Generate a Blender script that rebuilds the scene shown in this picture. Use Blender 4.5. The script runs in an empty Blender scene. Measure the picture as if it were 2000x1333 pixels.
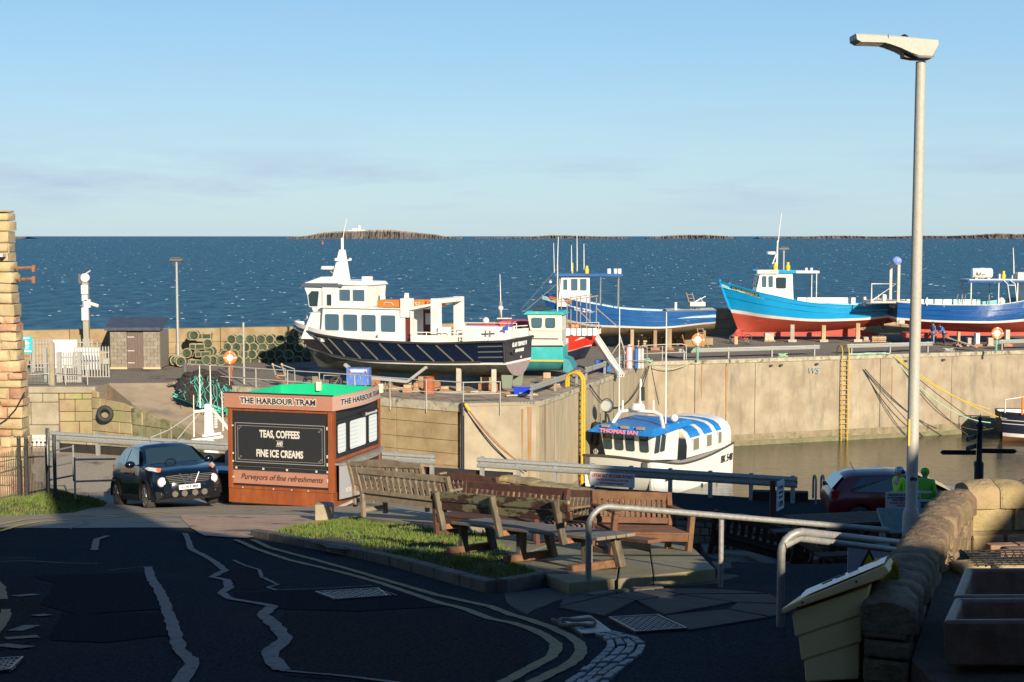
import bpy, math, random
from mathutils import Vector, Matrix, noise as mnoise
from math import sin, cos, pi, radians as R
S = bpy.context.scene
V3 = Vector; RND = random.Random
COL = S.collection
random.seed(7)
# ---------------------------------------------------------------- camera, world, sun, exposure
CZ = 14.0                     # eye height above the low water in the harbour (z = 0)
PITCH = R(4.22)
FPX = 2778.0                  # focal length in pixels of the 2000 px wide photograph (50 mm)
cam = bpy.data.cameras.new('camera'); cam.lens = 50; cam.sensor_width = 36
cam.clip_start = .1; cam.clip_end = 90000
co = bpy.data.objects.new('camera', cam); COL.objects.link(co)
co.location = (0, 0, CZ); co.rotation_euler = (pi/2 - PITCH, 0, 0)
S.camera = co
SUN_A, SUN_E = R(20), R(19.5)   # sun stands behind the camera, to the right, low
S.view_settings.view_transform = 'Standard'; S.view_settings.look = 'None'
S.view_settings.exposure = 0.65; S.view_settings.gamma = 1; S.view_settings.use_curve_mapping = False
w = bpy.data.worlds.new('World'); S.world = w; w.use_nodes = True
nt = w.node_tree; N = nt.nodes; L = nt.links
bg = N['Background']; bg.inputs['Strength'].default_value = .1
sk = N.new('ShaderNodeTexSky'); sk.sky_type = 'NISHITA'; sk.sun_disc = False
sk.sun_elevation = SUN_E; sk.sun_rotation = pi - SUN_A
sk.air_density = 1.0; sk.dust_density = .35; sk.ozone_density = 2.2; sk.altitude = 0
tc = N.new('ShaderNodeTexCoord')
mp = N.new('ShaderNodeMapping'); mp.inputs['Scale'].default_value = (5.5, 5.5, 42)
nz = N.new('ShaderNodeTexNoise'); nz.inputs['Scale'].default_value = 1.0; nz.inputs['Detail'].default_value = 8; nz.inputs['Roughness'].default_value = .62
rp = N.new('ShaderNodeValToRGB'); rp.color_ramp.elements[0].position = .44; rp.color_ramp.elements[1].position = .66
sx = N.new('ShaderNodeSeparateXYZ')
band = N.new('ShaderNodeValToRGB'); cr = band.color_ramp
cr.elements[0].position = 0.0; cr.elements[0].color = (.0, .0, .0, 1)
cr.elements[1].position = .2; cr.elements[1].color = (0, 0, 0, 1)
e = cr.elements.new(.016); e.color = (.3, .3, .3, 1)
e = cr.elements.new(.034); e.color = (1, 1, 1, 1)
e = cr.elements.new(.062); e.color = (.25, .25, .25, 1)
mul = N.new('ShaderNodeMath'); mul.operation = 'MULTIPLY'
mul2 = N.new('ShaderNodeMath'); mul2.operation = 'MULTIPLY'; mul2.inputs[1].default_value = .95
mx = N.new('ShaderNodeMix'); mx.data_type = 'RGBA'
mx.inputs['B'].default_value = (3.0, 3.8, 4.9, 1)
L.new(tc.outputs['Generated'], mp.inputs['Vector']); L.new(mp.outputs[0], nz.inputs['Vector'])
L.new(nz.outputs['Fac'], rp.inputs[0]); L.new(tc.outputs['Generated'], sx.inputs[0])
L.new(sx.outputs['Z'], band.inputs[0]); L.new(rp.outputs[0], mul.inputs[0]); L.new(band.outputs[0], mul.inputs[1])
L.new(mul.outputs[0], mul2.inputs[0]); L.new(mul2.outputs[0], mx.inputs['Factor'])
g = N.new('ShaderNodeValToRGB'); cr = g.color_ramp      # clear winter sky: pale at the sea horizon, deeper overhead
cr.elements[0].position = 0.0; cr.elements[0].color = (.47, .68, .81, 1)
cr.elements[1].position = 1.0; cr.elements[1].color = (.02, .07, .22, 1)
for p_, c_ in ((.06, (.44, .68, .85)), (.13, (.32, .60, .86)), (.24, (.19, .47, .83)), (.5, (.05, .17, .42))):
    e = cr.elements.new(p_); e.color = (*c_, 1)
sc_ = N.new('ShaderNodeVectorMath'); sc_.operation = 'SCALE'; sc_.inputs['Scale'].default_value = 6.15
gm = N.new('ShaderNodeMix'); gm.data_type = 'RGBA'; gm.inputs['Factor'].default_value = .82
L.new(sx.outputs['Z'], g.inputs[0]); L.new(g.outputs[0], sc_.inputs[0]); L.new(sk.outputs[0], gm.inputs['A']); L.new(sc_.outputs[0], gm.inputs['B'])
L.new(gm.outputs['Result'], mx.inputs['A']); L.new(mx.outputs['Result'], bg.inputs['Color'])
sl = bpy.data.lights.new('sun', 'SUN'); sl.energy = 5.0; sl.angle = R(.5); sl.color = (1, .86, .66)
so = bpy.data.objects.new('sun', sl); COL.objects.link(so)
SUN = V3((sin(SUN_A)*cos(SUN_E), -cos(SUN_A)*cos(SUN_E), sin(SUN_E)))
so.rotation_euler = SUN.to_track_quat('Z', 'Y').to_euler()
# ---------------------------------------------------------------- survey helpers
def at(px, py, Y):
    "world point seen at a photo pixel, at distance Y along the ground"
    u = (px - 1000)/FPX; v = (666.5 - py)/FPX
    k = Y/(cos(PITCH) + v*sin(PITCH))
    return V3((u*k, Y, CZ + k*(v*cos(PITCH) - sin(PITCH))))
def onz(px, py, z):
    u = (px - 1000)/FPX; v = (666.5 - py)/FPX
    dz = v*cos(PITCH) - sin(PITCH); k = (z - CZ)/dz
    return V3((u*k, k*(cos(PITCH) + v*sin(PITCH)), z))
def sst(t): t = max(0, min(1, t)); return t*t*(3 - 2*t)
def gz(x, y):
    "height of the street: slopes down to the quay at 6.6 m"
    z = 12.6 - .152*y - .8*sst((x - 2.4)/1.2)*sst((y - 17)/5)
    if y <= 0: return 12.6 - .152*y*.3
    k = (z - 6.6)/.12
    return z if k > 20 else 6.6 + .12*math.log1p(math.exp(k))
def ong(px, py, dz=0):
    lo, hi = 2.0, 70.0
    for _ in range(50):
        m = (lo + hi)/2; p = at(px, py, m)
        if p.z > gz(p.x, m) + dz: lo = m
        else: hi = m
    p = at(px, py, lo); p.z = gz(p.x, p.y) + dz
    return p
# ---------------------------------------------------------------- mesh builder
class MB:
    def __init__(s): s.v = []; s.f = []; s.m = []
    def add(s, vs, fs, m=0):
        b = len(s.v); s.v += [tuple(x) for x in vs]
        for f in fs: s.f.append([b + i for i in f]); s.m.append(m)
        return s
    def box(s, c, d, rz=0, m=0, rx=0, ry=0):
        M = Matrix.Rotation(rz, 3, 'Z') @ Matrix.Rotation(ry, 3, 'Y') @ Matrix.Rotation(rx, 3, 'X')
        c = V3(c); vs = []
        for k in (-.5, .5):
            for a, b in ((-.5, -.5), (.5, -.5), (.5, .5), (-.5, .5)):
                vs.append(c + M @ V3((a*d[0], b*d[1], k*d[2])))
        return s.add(vs, [(3, 2, 1, 0), (4, 5, 6, 7), (0, 1, 5, 4), (1, 2, 6, 5), (2, 3, 7, 6), (3, 0, 4, 7)], m)
    def bb(s, x0, x1, y0, y1, z0, z1, m=0):
        return s.box(((x0+x1)/2, (y0+y1)/2, (z0+z1)/2), (abs(x1-x0), abs(y1-y0), abs(z1-z0)), m=m)
    def bar(s, p, q, wd, h=None, up=(0, 0, 1), m=0):
        p = V3(p); q = V3(q); h = wd if h is None else h
        d = (q - p);
        if d.length < 1e-6: return s
        d.normalize(); up = V3(up)
        if abs(d.dot(up.normalized())) > .98: up = V3((0, 1, 0))
        sd = d.cross(up).normalized(); u = sd.cross(d).normalized()
        vs = [o + sd*a*wd/2 + u*b*h/2 for o in (p, q) for a, b in ((-1, -1), (1, -1), (1, 1), (-1, 1))]
        return s.add(vs, [(0, 1, 2, 3), (7, 6, 5, 4), (0, 4, 5, 1), (1, 5, 6, 2), (2, 6, 7, 3), (3, 7, 4, 0)], m)
    def tube(s, pts, r, n=8, m=0, cap=True):
        pts = [V3(p) for p in pts]; rs = r if isinstance(r, (list, tuple)) else [r]*len(pts)
        d0 = (pts[1] - pts[0]).normalized()
        a = d0.orthogonal().normalized() if abs(d0.z) > .9 else d0.cross(V3((0, 0, 1))).normalized()
        vs = [];
        for i, p in enumerate(pts):
            if i == 0: d = d0
            elif i == len(pts) - 1: d = (pts[i] - pts[i-1]).normalized()
            else: d = ((pts[i+1] - pts[i]).normalized() + (pts[i] - pts[i-1]).normalized()).normalized()
            a = (a - d*a.dot(d)).normalized(); b = d.cross(a)
            for k in range(n):
                t = 2*pi*k/n; vs.append(p + (a*cos(t) + b*sin(t))*rs[i])
        fs = []
        for i in range(len(pts) - 1):
            for k in range(n):
                fs.append((i*n + k, i*n + (k+1) % n, (i+1)*n + (k+1) % n, (i+1)*n + k))
        if cap: fs += [tuple(range(n - 1, -1, -1)), tuple(range((len(pts)-1)*n, len(pts)*n))]
        return s.add(vs, fs, m)
    def cyl(s, c, r, h, n=12, m=0, r2=None, ax=(0, 0, 1)):
        c = V3(c); ax = V3(ax).normalized()
        return s.tube([c, c + ax*h], [r, r if r2 is None else r2], n, m)
    def lathe(s, prof, c=(0, 0, 0), n=14, m=0, ax='Z', cap=True):
        vs = []; c = V3(c)
        for r, z in prof:
            for k in range(n):
                t = 2*pi*k/n
                p = (r*cos(t), r*sin(t), z) if ax == 'Z' else ((z, r*cos(t), r*sin(t)) if ax == 'X' else (r*sin(t), z, r*cos(t)))
                vs.append(c + V3(p))
        fs = [(i*n + k, i*n + (k+1) % n, (i+1)*n + (k+1) % n, (i+1)*n + k) for i in range(len(prof)-1) for k in range(n)]
        if cap: fs += [tuple(range(n-1, -1, -1)), tuple(range((len(prof)-1)*n, len(prof)*n))]
        return s.add(vs, fs, m)
    def ext(s, poly, vec, m=0):
        "polygon (3D points) pulled along vec"
        n = len(poly); vec = V3(vec); poly = [V3(p) for p in poly]
        return s.add(poly + [p + vec for p in poly], [tuple(range(n-1, -1, -1)), tuple(range(n, 2*n))] + [(i, (i+1) % n, n + (i+1) % n, n + i) for i in range(n)], m)
    def grid(s, rows, m=0, close=False):
        n = len(rows[0]); vs = [p for r in rows for p in r]; fs = []
        for i in range(len(rows) - 1):
            for k in range(n - (0 if close else 1)):
                fs.append((i*n + k, i*n + (k+1) % n, (i+1)*n + (k+1) % n, (i+1)*n + k))
        return s.add(vs, fs, m)
    def ball(s, c, r, nu=12, nv=8, sc=(1, 1, 1), m=0):
        prof = [(max(1e-4, r*sin(pi*i/nv)), -r*cos(pi*i/nv)) for i in range(nv + 1)]
        b = len(s.v); s.lathe(prof, (0, 0, 0), nu, m, cap=False)
        for i in range(b, len(s.v)):
            x, y, z = s.v[i]; s.v[i] = (c[0] + x*sc[0], c[1] + y*sc[1], c[2] + z*sc[2])
        return s
    def torus(s, c, Rr, r, n=24, k=8, ax='Z', m=0, a0=0, a1=2*pi):
        vs = []; full = abs(a1 - a0 - 2*pi) < 1e-6; nn = n if full else n + 1; c = V3(c)
        for i in range(nn):
            t = a0 + (a1 - a0)*i/n
            for j in range(k):
                f = 2*pi*j/k; rr = Rr + r*cos(f)
                p = (rr*cos(t), rr*sin(t), r*sin(f))
                if ax == 'Y': p = (p[0], p[2], p[1])
                elif ax == 'X': p = (p[2], p[0], p[1])
                vs.append(c + V3(p))
        fs = [(i*k + j, i*k + (j+1) % k, ((i+1) % nn)*k + (j+1) % k, ((i+1) % nn)*k + j) for i in range(n) for j in range(k)]
        return s.add(vs, fs, m)
    def xf(s, M, b=0):
        for i in range(b, len(s.v)): s.v[i] = tuple(M @ V3(s.v[i]))
        return s
    def mk(s, name, mat, parent=None, smooth=None, bevel=None, kind=None, label=None, loc=None):
        me = bpy.data.meshes.new(name); me.from_pydata(s.v, [], s.f)
        for mm in (mat if isinstance(mat, (list, tuple)) else [mat]): me.materials.append(mm)
        if any(s.m): me.polygons.foreach_set('material_index', s.m)
        if smooth is not None:
            me.polygons.foreach_set('use_smooth', [True]*len(me.polygons)); me.set_sharp_from_angle(angle=R(smooth))
        me.update()
        o = bpy.data.objects.new(name, me); COL.objects.link(o)
        if parent: o.parent = parent
        if loc is not None: o.location = loc
        if bevel:
            b = o.modifiers.new('bevel', 'BEVEL'); b.width = bevel; b.segments = 2; b.limit_method = 'ANGLE'; b.angle_limit = R(50)
        if kind: o['kind'] = kind
        if label: o['label'] = label
        return o
def thing(name, label, cat, loc=(0, 0, 0), rz=0, group=None):
    o = bpy.data.objects.new(name, None); o.empty_display_size = .3; COL.objects.link(o)
    o.location = loc; o.rotation_euler = (0, 0, rz); o['label'] = label; o['category'] = cat
    if group: o['group'] = group
    return o
def tag(o, label, cat, group=None):
    o['label'] = label; o['category'] = cat
    if group: o['group'] = group
    return o
def dup(root, loc, rz=None, label=None, group=None):
    def cp(o, par):
        c = o.copy(); COL.objects.link(c)
        if par: c.parent = par
        for ch in kids.get(o.name, []): cp(ch, c)
        return c
    kids = {}
    def walk(o):
        kids[o.name] = list(o.children)
        for c in o.children: walk(c)
    walk(root)
    r = cp(root, None); r.location = loc
    if rz is not None: r.rotation_euler = (0, 0, rz)
    if label: r['label'] = label
    if group: r['group'] = group
    return r
def text(s, size, mat, parent, loc, rot=(pi/2, 0, 0), bold=0, shear=0, width=None, ext=.003, name='lettering', align='CENTER', space=1.0, sx=1):
    cu = bpy.data.curves.new(name, 'FONT'); cu.body = s; cu.size = size; cu.align_x = align; cu.align_y = 'CENTER'
    cu.extrude = ext; cu.offset = bold; cu.shear = shear; cu.space_character = space; cu.resolution_u = 3
    o = bpy.data.objects.new('tmp_text', cu); COL.objects.link(o)
    bpy.context.view_layer.update()
    dg = bpy.context.evaluated_depsgraph_get()
    me = bpy.data.meshes.new_from_object(o.evaluated_get(dg)); bpy.data.objects.remove(o)
    if me.vertices:
        xs = [v.co.x for v in me.vertices]; wd = max(xs) - min(xs); mid = (max(xs) + min(xs))/2 if align == 'CENTER' else 0
        k = width/wd if width else sx
        for v in me.vertices: v.co.x = (v.co.x - mid)*k
    me.materials.clear(); me.materials.append(mat); me.name = name
    t = bpy.data.objects.new(name, me); COL.objects.link(t); t.parent = parent; t.location = loc; t.rotation_euler = rot
    return t
# ---------------------------------------------------------------- materials
def mat(name, c, rough=.6, metal=0, c2=None, sc=5, bump=0, bsc=None, coat=0, rnd=0, c3=None, sc3=1.2, t3=.55, w3=.12, st=(1, 1, 1), spec=.5, det=6, lo=.35, hi=.65, alpha=1, bdist=.02, st3=None):
    m = bpy.data.materials.new(name); m.use_nodes = True
    nt = m.node_tree; N = nt.nodes; L = nt.links; b = N['Principled BSDF']
    b.inputs['Roughness'].default_value = rough; b.inputs['Metallic'].default_value = metal
    b.inputs['Specular IOR Level'].default_value = spec; b.inputs['Coat Weight'].default_value = coat
    if coat: b.inputs['Coat Roughness'].default_value = .05
    b.inputs['Base Color'].default_value = (*c, 1)
    if alpha < 1: b.inputs['Alpha'].default_value = alpha
    tc = N.new('ShaderNodeTexCoord'); mp = N.new('ShaderNodeMapping'); mp.inputs['Scale'].default_value = st
    L.new(tc.outputs['Object'], mp.inputs[0]); out = None
    if c2:
        n = N.new('ShaderNodeTexNoise'); n.inputs['Scale'].default_value = sc; n.inputs['Detail'].default_value = det; n.inputs['Roughness'].default_value = .62
        r = N.new('ShaderNodeValToRGB'); r.color_ramp.elements[0].position = lo; r.color_ramp.elements[1].position = hi
        r.color_ramp.elements[0].color = (*c, 1); r.color_ramp.elements[1].color = (*c2, 1)
        L.new(mp.outputs[0], n.inputs['Vector']); L.new(n.outputs['Fac'], r.inputs[0]); out = r.outputs[0]
    if c3:
        if st3:
            mp3 = N.new('ShaderNodeMapping'); mp3.inputs['Scale'].default_value = st3; L.new(tc.outputs['Object'], mp3.inputs[0])
        else: mp3 = mp
        n = N.new('ShaderNodeTexNoise'); n.inputs['Scale'].default_value = sc3; n.inputs['Detail'].default_value = 9; n.inputs['Roughness'].default_value = .68
        r = N.new('ShaderNodeValToRGB'); r.color_ramp.elements[0].position = t3; r.color_ramp.elements[1].position = t3 + w3
        L.new(mp3.outputs[0], n.inputs['Vector']); L.new(n.outputs['Fac'], r.inputs[0])
        x = N.new('ShaderNodeMix'); x.data_type = 'RGBA'; L.new(r.outputs[0], x.inputs['Factor'])
        if out: L.new(out, x.inputs['A'])
        else: x.inputs['A'].default_value = (*c, 1)
        x.inputs['B'].default_value = (*c3, 1); out = x.outputs['Result']
    if rnd:
        oi = N.new('ShaderNodeObjectInfo'); mr = N.new('ShaderNodeMapRange'); mr.inputs['To Min'].default_value = 1 - rnd; mr.inputs['To Max'].default_value = 1 + rnd
        hs = N.new('ShaderNodeHueSaturation'); L.new(oi.outputs['Random'], mr.inputs[0]); L.new(mr.outputs[0], hs.inputs['Value'])
        ml = N.new('ShaderNodeMath'); ml.operation = 'MULTIPLY'; ml.inputs[1].default_value = 7.13; fr = N.new('ShaderNodeMath'); fr.operation = 'FRACT'
        mh = N.new('ShaderNodeMapRange'); mh.inputs['To Min'].default_value = .5 - rnd*.06; mh.inputs['To Max'].default_value = .5 + rnd*.06
        L.new(oi.outputs['Random'], ml.inputs[0]); L.new(ml.outputs[0], fr.inputs[0]); L.new(fr.outputs[0], mh.inputs[0]); L.new(mh.outputs[0], hs.inputs['Hue'])
        if out: L.new(out, hs.inputs['Color'])
        else: hs.inputs['Color'].default_value = (*c, 1)
        out = hs.outputs[0]
    if out: L.new(out, b.inputs['Base Color'])
    if bump:
        n = N.new('ShaderNodeTexNoise'); n.inputs['Scale'].default_value = bsc or sc*2; n.inputs['Detail'].default_value = 8; n.inputs['Roughness'].default_value = .65
        bp = N.new('ShaderNodeBump'); bp.inputs['Strength'].default_value = bump; bp.inputs['Distance'].default_value = bdist
        L.new(mp.outputs[0], n.inputs['Vector']); L.new(n.outputs['Fac'], bp.inputs['Height']); L.new(bp.outputs[0], b.inputs['Normal'])
    return m
M_ = {}
def M(name, *a, **k):
    if name not in M_: M_[name] = mat(name, *a, **k)
    return M_[name]
# ---------------------------------------------------------------- materials of the setting
ASPH = mat('shaded_asphalt', (.022, .028, .032), .88, c2=(.066, .068, .07), sc=38, bump=.5, bsc=90, c3=(.06, .056, .053), sc3=.5, t3=.5, w3=.16, bdist=.012, spec=0)  # darkened for the street in house shade; the shade is in the colour
ASPHP = mat('pink_asphalt', (.5, .33, .225), .9, c2=(.6, .43, .31), sc=3, bump=.5, bsc=80, c3=(.13, .11, .1), sc3=.8, bdist=.012, spec=0)
APRON = mat('sunlit_quay_tarmac', (.29, .25, .19), .9, c2=(.46, .4, .31), sc=30, bump=.5, bsc=60, c3=(.13, .115, .1), sc3=.6, bdist=.01, spec=0)  # lighter tarmac for the sunlit ground; sunlight is put into the colour
ASPHD = mat('dark_patch_asphalt', (.02, .023, .026), .8, c2=(.042, .045, .048), sc=38, bump=.4, bsc=80, bdist=.01, spec=0)
ASPHR = mat('worn_red_asphalt', (.03, .028, .028), .9, c2=(.07, .06, .057), sc=38, bump=.6, bsc=70, bdist=.012, spec=0)
QUAYA = mat('quay_asphalt', (.17, .145, .115), .9, c2=(.3, .26, .21), sc=12, bump=.4, bsc=30, c3=(.085, .075, .065), sc3=.35, t3=.55, spec=0)
CONC = mat('concrete', (.26, .22, .15), .9, c2=(.36, .31, .225), sc=1.6, bump=.4, bsc=14, c3=(.3, .28, .14), sc3=.9, t3=.56, w3=.15)
YEL = mat('shaded_yellow_paint', (.25, .185, .075), .8, c2=(.17, .13, .06), sc=14, bump=.3, bsc=60, c3=(.05, .045, .035), sc3=22, t3=.56, w3=.1)  # dulled yellow for the lines in shade, shade put into the paint
YEL2 = mat('sunlit_yellow_paint', (.72, .5, .1), .8, c2=(.6, .4, .09), sc=14, bump=.3, bsc=60, c3=(.3, .25, .15), sc3=18, t3=.6, w3=.08)  # brighter yellow for the lines in sun, sunlight put into the paint
SEAL = mat('pale_joint_sealer', (.1, .105, .11), .7, c2=(.06, .065, .07), sc=9, bump=.5, bsc=50, c3=(.03, .032, .034), sc3=13, t3=.54, w3=.06)
GRIME = mat('coping_concrete', (.28, .25, .18), .95, c2=(.42, .38, .28), sc=3, bump=.6, bsc=12, c3=(.12, .11, .07), sc3=2.2, t3=.54, w3=.1)
SANDM = mat('slipway_concrete', (.33, .25, .16), .95, c2=(.42, .33, .22), sc=.8, bump=.5, bsc=18, c3=(.24, .19, .13), sc3=.5)
def struct(o): o['kind'] = 'structure'; return o
# ---------------------------------------------------------------- water
def water(name, col, c2, bumps, rough, foam=None, refl=.5, ior=1.33):
    m = bpy.data.materials.new(name); m.use_nodes = True; nt = m.node_tree; N = nt.nodes; L = nt.links; b = N['Principled BSDF']
    b.inputs['Roughness'].default_value = rough; b.inputs['IOR'].default_value = ior; b.inputs['Specular IOR Level'].default_value = refl
    tc = N.new('ShaderNodeTexCoord'); prev = None
    for (sx_, sy_, strength, dist, det) in bumps:
        mp = N.new('ShaderNodeMapping'); mp.inputs['Scale'].default_value = (sx_, sy_, 1); mp.inputs['Rotation'].default_value = (0, 0, .22)
        n = N.new('ShaderNodeTexNoise'); n.inputs['Scale'].default_value = 1; n.inputs['Detail'].default_value = det; n.inputs['Roughness'].default_value = .6
        bp = N.new('ShaderNodeBump'); bp.inputs['Strength'].default_value = strength; bp.inputs['Distance'].default_value = dist
        L.new(tc.outputs['Object'], mp.inputs[0]); L.new(mp.outputs[0], n.inputs[0]); L.new(n.outputs['Fac'], bp.inputs['Height'])
        if prev: L.new(prev, bp.inputs['Normal'])
        prev = bp.outputs[0]
    L.new(prev, b.inputs['Normal'])
    mp = N.new('ShaderNodeMapping'); mp.inputs['Scale'].default_value = (.24, .11, 1)
    n = N.new('ShaderNodeTexNoise'); n.inputs['Scale'].default_value = 1; n.inputs['Detail'].default_value = 10; n.inputs['Roughness'].default_value = .8
    r = N.new('ShaderNodeValToRGB'); r.color_ramp.elements[0].position = .4; r.color_ramp.elements[1].position = .62
    r.color_ramp.elements[0].color = (*col, 1); r.color_ramp.elements[1].color = (*c2, 1)
    L.new(tc.outputs['Object'], mp.inputs[0]); L.new(mp.outputs[0], n.inputs[0]); L.new(n.outputs['Fac'], r.inputs[0])
    L.new(r.outputs[0], b.inputs['Base Color'])
    return m
SEA = water('open_sea_water', (.004, .055, .115), (.06, .19, .28), [(.03, .1, 1, 5, 4), (.3, .5, 1, 2.0, 8), (1.1, 2.4, .7, .3, 4)], .45, refl=.3)
HARB = water('harbour_water', (.05, .052, .035), (.07, .068, .045), [(.35, .8, .35, .12, 3), (1.6, 3.4, .45, .05, 4)], .12, refl=.6)
o = struct(MB().add([(-60000, -2000, 0), (60000, -2000, 0), (60000, 80000, 0), (-60000, 80000, 0)], [(0, 1, 2, 3)]).mk('sea', SEA))
o = struct(MB().add([(-60, 38, .012), (90, 38, .012), (90, 104, .012), (-60, 104, .012)], [(0, 1, 2, 3)]).mk('harbour_water', HARB))
# white caps: small real crests lying on the sea, each a low ridge of foam
FOAM = mat('sea_foam', (.5, .54, .57), .8)
rg = RND(3); mb = MB()
for i in range(1700):
    y = 170*math.exp(rg.random()*3.9); y = y if y < 7500 else 500*math.exp(rg.random()*2)
    x = (rg.random()*2 - 1)*.42*y
    if y < 130: continue
    ln = rg.uniform(.15, .6)*(1 + y/900); wd = ln*rg.uniform(.05, .14)*(1 + y/700); h = ln*.05 + .02 + y*.00002
    if rg.random() < .08: ln *= 2.1
    k = rg.uniform(-.2, .2); n = 5; pts = []
    for j in range(n):
        t = j/(n-1); xx = x + (t - .5)*ln; yy = y + k*(t - .5)*ln + rg.uniform(-.25, .25)*wd; ww = wd*sin(pi*(t*.8 + .1))*rg.uniform(.4, 1)
        pts.append([(xx, yy - ww/2, .01), (xx, yy, .01 + h*sin(pi*(t*.8+.1))), (xx, yy + ww/2, .01)])
    mb.grid(pts)
o = mb.mk('whitecaps', FOAM, kind='stuff'); tag(o, 'small white wave crests scattered over the dark blue open sea', 'whitecaps')
# ---------------------------------------------------------------- street and quay ground
def edge(x):
    if x < -14.3: return 48.2 + (-14.3 - x)*.15
    if x < 7.6: return 48.2 - (x + 14.3)/21.9*8.6
    return 39.6 + (x - 7.6)*.04
rows = []
xs = [-60, -50] + [-42 + i*.5 for i in range(169)] + [50, 60]
for x in xs:
    e_ = edge(x); ys = [-25 + (e_ + 25)*(j/140) for j in range(141)]
    r_ = [(x, y, gz(x, y)) for y in ys] + [(x, e_ + .02, 6.3), (x, e_ + .02, -1)]
    rows.append(r_)
struct(MB().grid(rows).mk('street', ASPH, smooth=40))
LIFT = lambda y: .016*sst((y - 18)/4)
def sheet(name, pxs, m, dz=.005, kind='structure', wob=0, sub=1, parent=None):
    "polygon painted on the ground, follows its slope"
    P = [ong(a, b, dz) for a, b in pxs]
    for p in P: p.z += LIFT(p.y)
    if sub > 1:
        Q = []
        for i in range(len(P)):
            a, b = P[i], P[(i+1) % len(P)]
            for k in range(sub):
                q = a.lerp(b, k/sub)
                if k: q.x += random.uniform(-wob, wob); q.y += random.uniform(-wob, wob)
                q.z = gz(q.x, q.y) + dz + LIFT(q.y); Q.append(q)
        P = Q
    o = MB().add(P, [tuple(range(len(P)))]).mk(name, m, parent)
    if kind and not parent: o['kind'] = kind
    return o
def stripe(name, pxs, wd, m, dz=.009, wob=.0, parent=None, wv=0, seed=1):
    rg = RND(seed); P = [ong(a, b, 0) for a, b in pxs]; Q = [P[0]]
    for a, b in zip(P, P[1:]):
        n = max(1, int((b - a).length/.12))
        for k in range(1, n + 1): Q.append(a.lerp(b, k/n))
    rows = []
    for i, p in enumerate(Q):
        d = (Q[min(i+1, len(Q)-1)] - Q[max(i-1, 0)]); s_ = V3((d.y, -d.x, 0)).normalized()
        ww = wd*(1 + rg.uniform(-wv, wv)); off = rg.uniform(-wob, wob)
        r = []
        for k in (-.5, .5):
            q = p + s_*(k*ww + off); q.z = gz(q.x, q.y) + dz + LIFT(q.y); r.append(q)
        rows.append(r)
    o = MB().grid(rows).mk(name, m, parent)
    if not parent: o['kind'] = 'structure'
    return o
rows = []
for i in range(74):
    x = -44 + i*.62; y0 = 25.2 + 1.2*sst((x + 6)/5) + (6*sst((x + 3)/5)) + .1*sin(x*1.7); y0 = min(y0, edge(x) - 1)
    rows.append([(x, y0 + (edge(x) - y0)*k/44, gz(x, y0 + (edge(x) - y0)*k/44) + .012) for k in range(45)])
struct(MB().grid(rows).mk('sunlit_apron', APRON, smooth=40))  # lighter sheet laid only over the ground the sun reaches
sheet('pink_tarmac', [(352, 1008), (640, 1008), (660, 1012), (650, 1024), (600, 1032), (520, 1046), (480, 1053), (400, 1048), (372, 1033)], ASPHP, .005, sub=3, wob=.03)
sheet('red_tarmac', [(452, 1099), (478, 1107), (500, 1118), (505, 1130), (520, 1146), (500, 1152), (462, 1150), (455, 1133), (430, 1128), (452, 1117), (440, 1108)], ASPHR, .004, sub=3, wob=.01)
sheet('worn_tarmac', [(560, 1192), (700, 1196), (860, 1190), (990, 1228), (1040, 1262), (1030, 1290), (960, 1350), (560, 1320), (540, 1290), (572, 1250), (540, 1215)], ASPHR, .004, sub=4, wob=.02)
sheet('worn_tarmac', [(40, 1130), (78, 1120), (62, 1160), (90, 1190), (40, 1220), (110, 1240), (40, 1262), (0, 1270), (-60, 1240), (-60, 1150)], ASPHR, .004, sub=4, wob=.03)
sheet('dark_tarmac', [(455, 1158), (640, 1153), (745, 1150), (880, 1184), (700, 1194), (560, 1190), (470, 1175)], ASPHD, .006, sub=3, wob=.01)
sheet('dark_tarmac', [(60, 1125), (290, 1118), (320, 1190), (150, 1200), (80, 1180), (110, 1140)], ASPHD, .006, sub=4, wob=.02)
sheet('dark_tarmac', [(120, 1200), (325, 1196), (340, 1240), (200, 1255), (100, 1250)], ASPHD, .006, sub=4, wob=.02)
Y_IN = [(460, 1057), (500, 1074), (568, 1096), (670, 1120), (745, 1141), (850, 1177), (910, 1192), (955, 1210), (1000, 1219), (1030, 1227), (1062, 1242), (1085, 1260), (1087, 1270), (1077, 1285), (1050, 1300), (1000, 1327), (960, 1348)]
Y_OUT = [(493, 1057), (526, 1072), (610, 1093), (670, 1110), (775, 1141), (850, 1163), (955, 1186), (1000, 1203), (1037, 1214), (1075, 1227), (1107, 1242), (1130, 1257), (1136, 1272), (1125, 1290), (1100, 1307), (1050, 1330), (1015, 1350)]
for pts, sd in ((Y_IN, 3), (Y_OUT, 4)): stripe('yellow_line', pts, .088, YEL, wob=.006, wv=.09, seed=sd)
for pts, sd in (([(-60, 1052), (0, 1040), (37, 1029), (75, 1022), (137, 1017), (200, 1014.5), (275, 1008.5), (340, 1004), (400, 1003), (455, 1004.5), (560, 1006), (640, 1006)], 5),
                ([(-60, 1038), (0, 1027), (45, 1018), (100, 1014), (160, 1012), (240, 1008.5), (300, 1003), (350, 1001), (450, 1001.5)], 6)):
    stripe('yellow_line', pts, .1, YEL2, wob=.004, wv=.1, seed=sd)
stripe('yellow_line', [(-14, 1128), (2, 1150), (6, 1172)], .09, YEL, seed=7, wv=.2); stripe('yellow_line', [(12, 1192), (8, 1215), (-12, 1240)], .09, YEL, seed=8, wv=.2)
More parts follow.
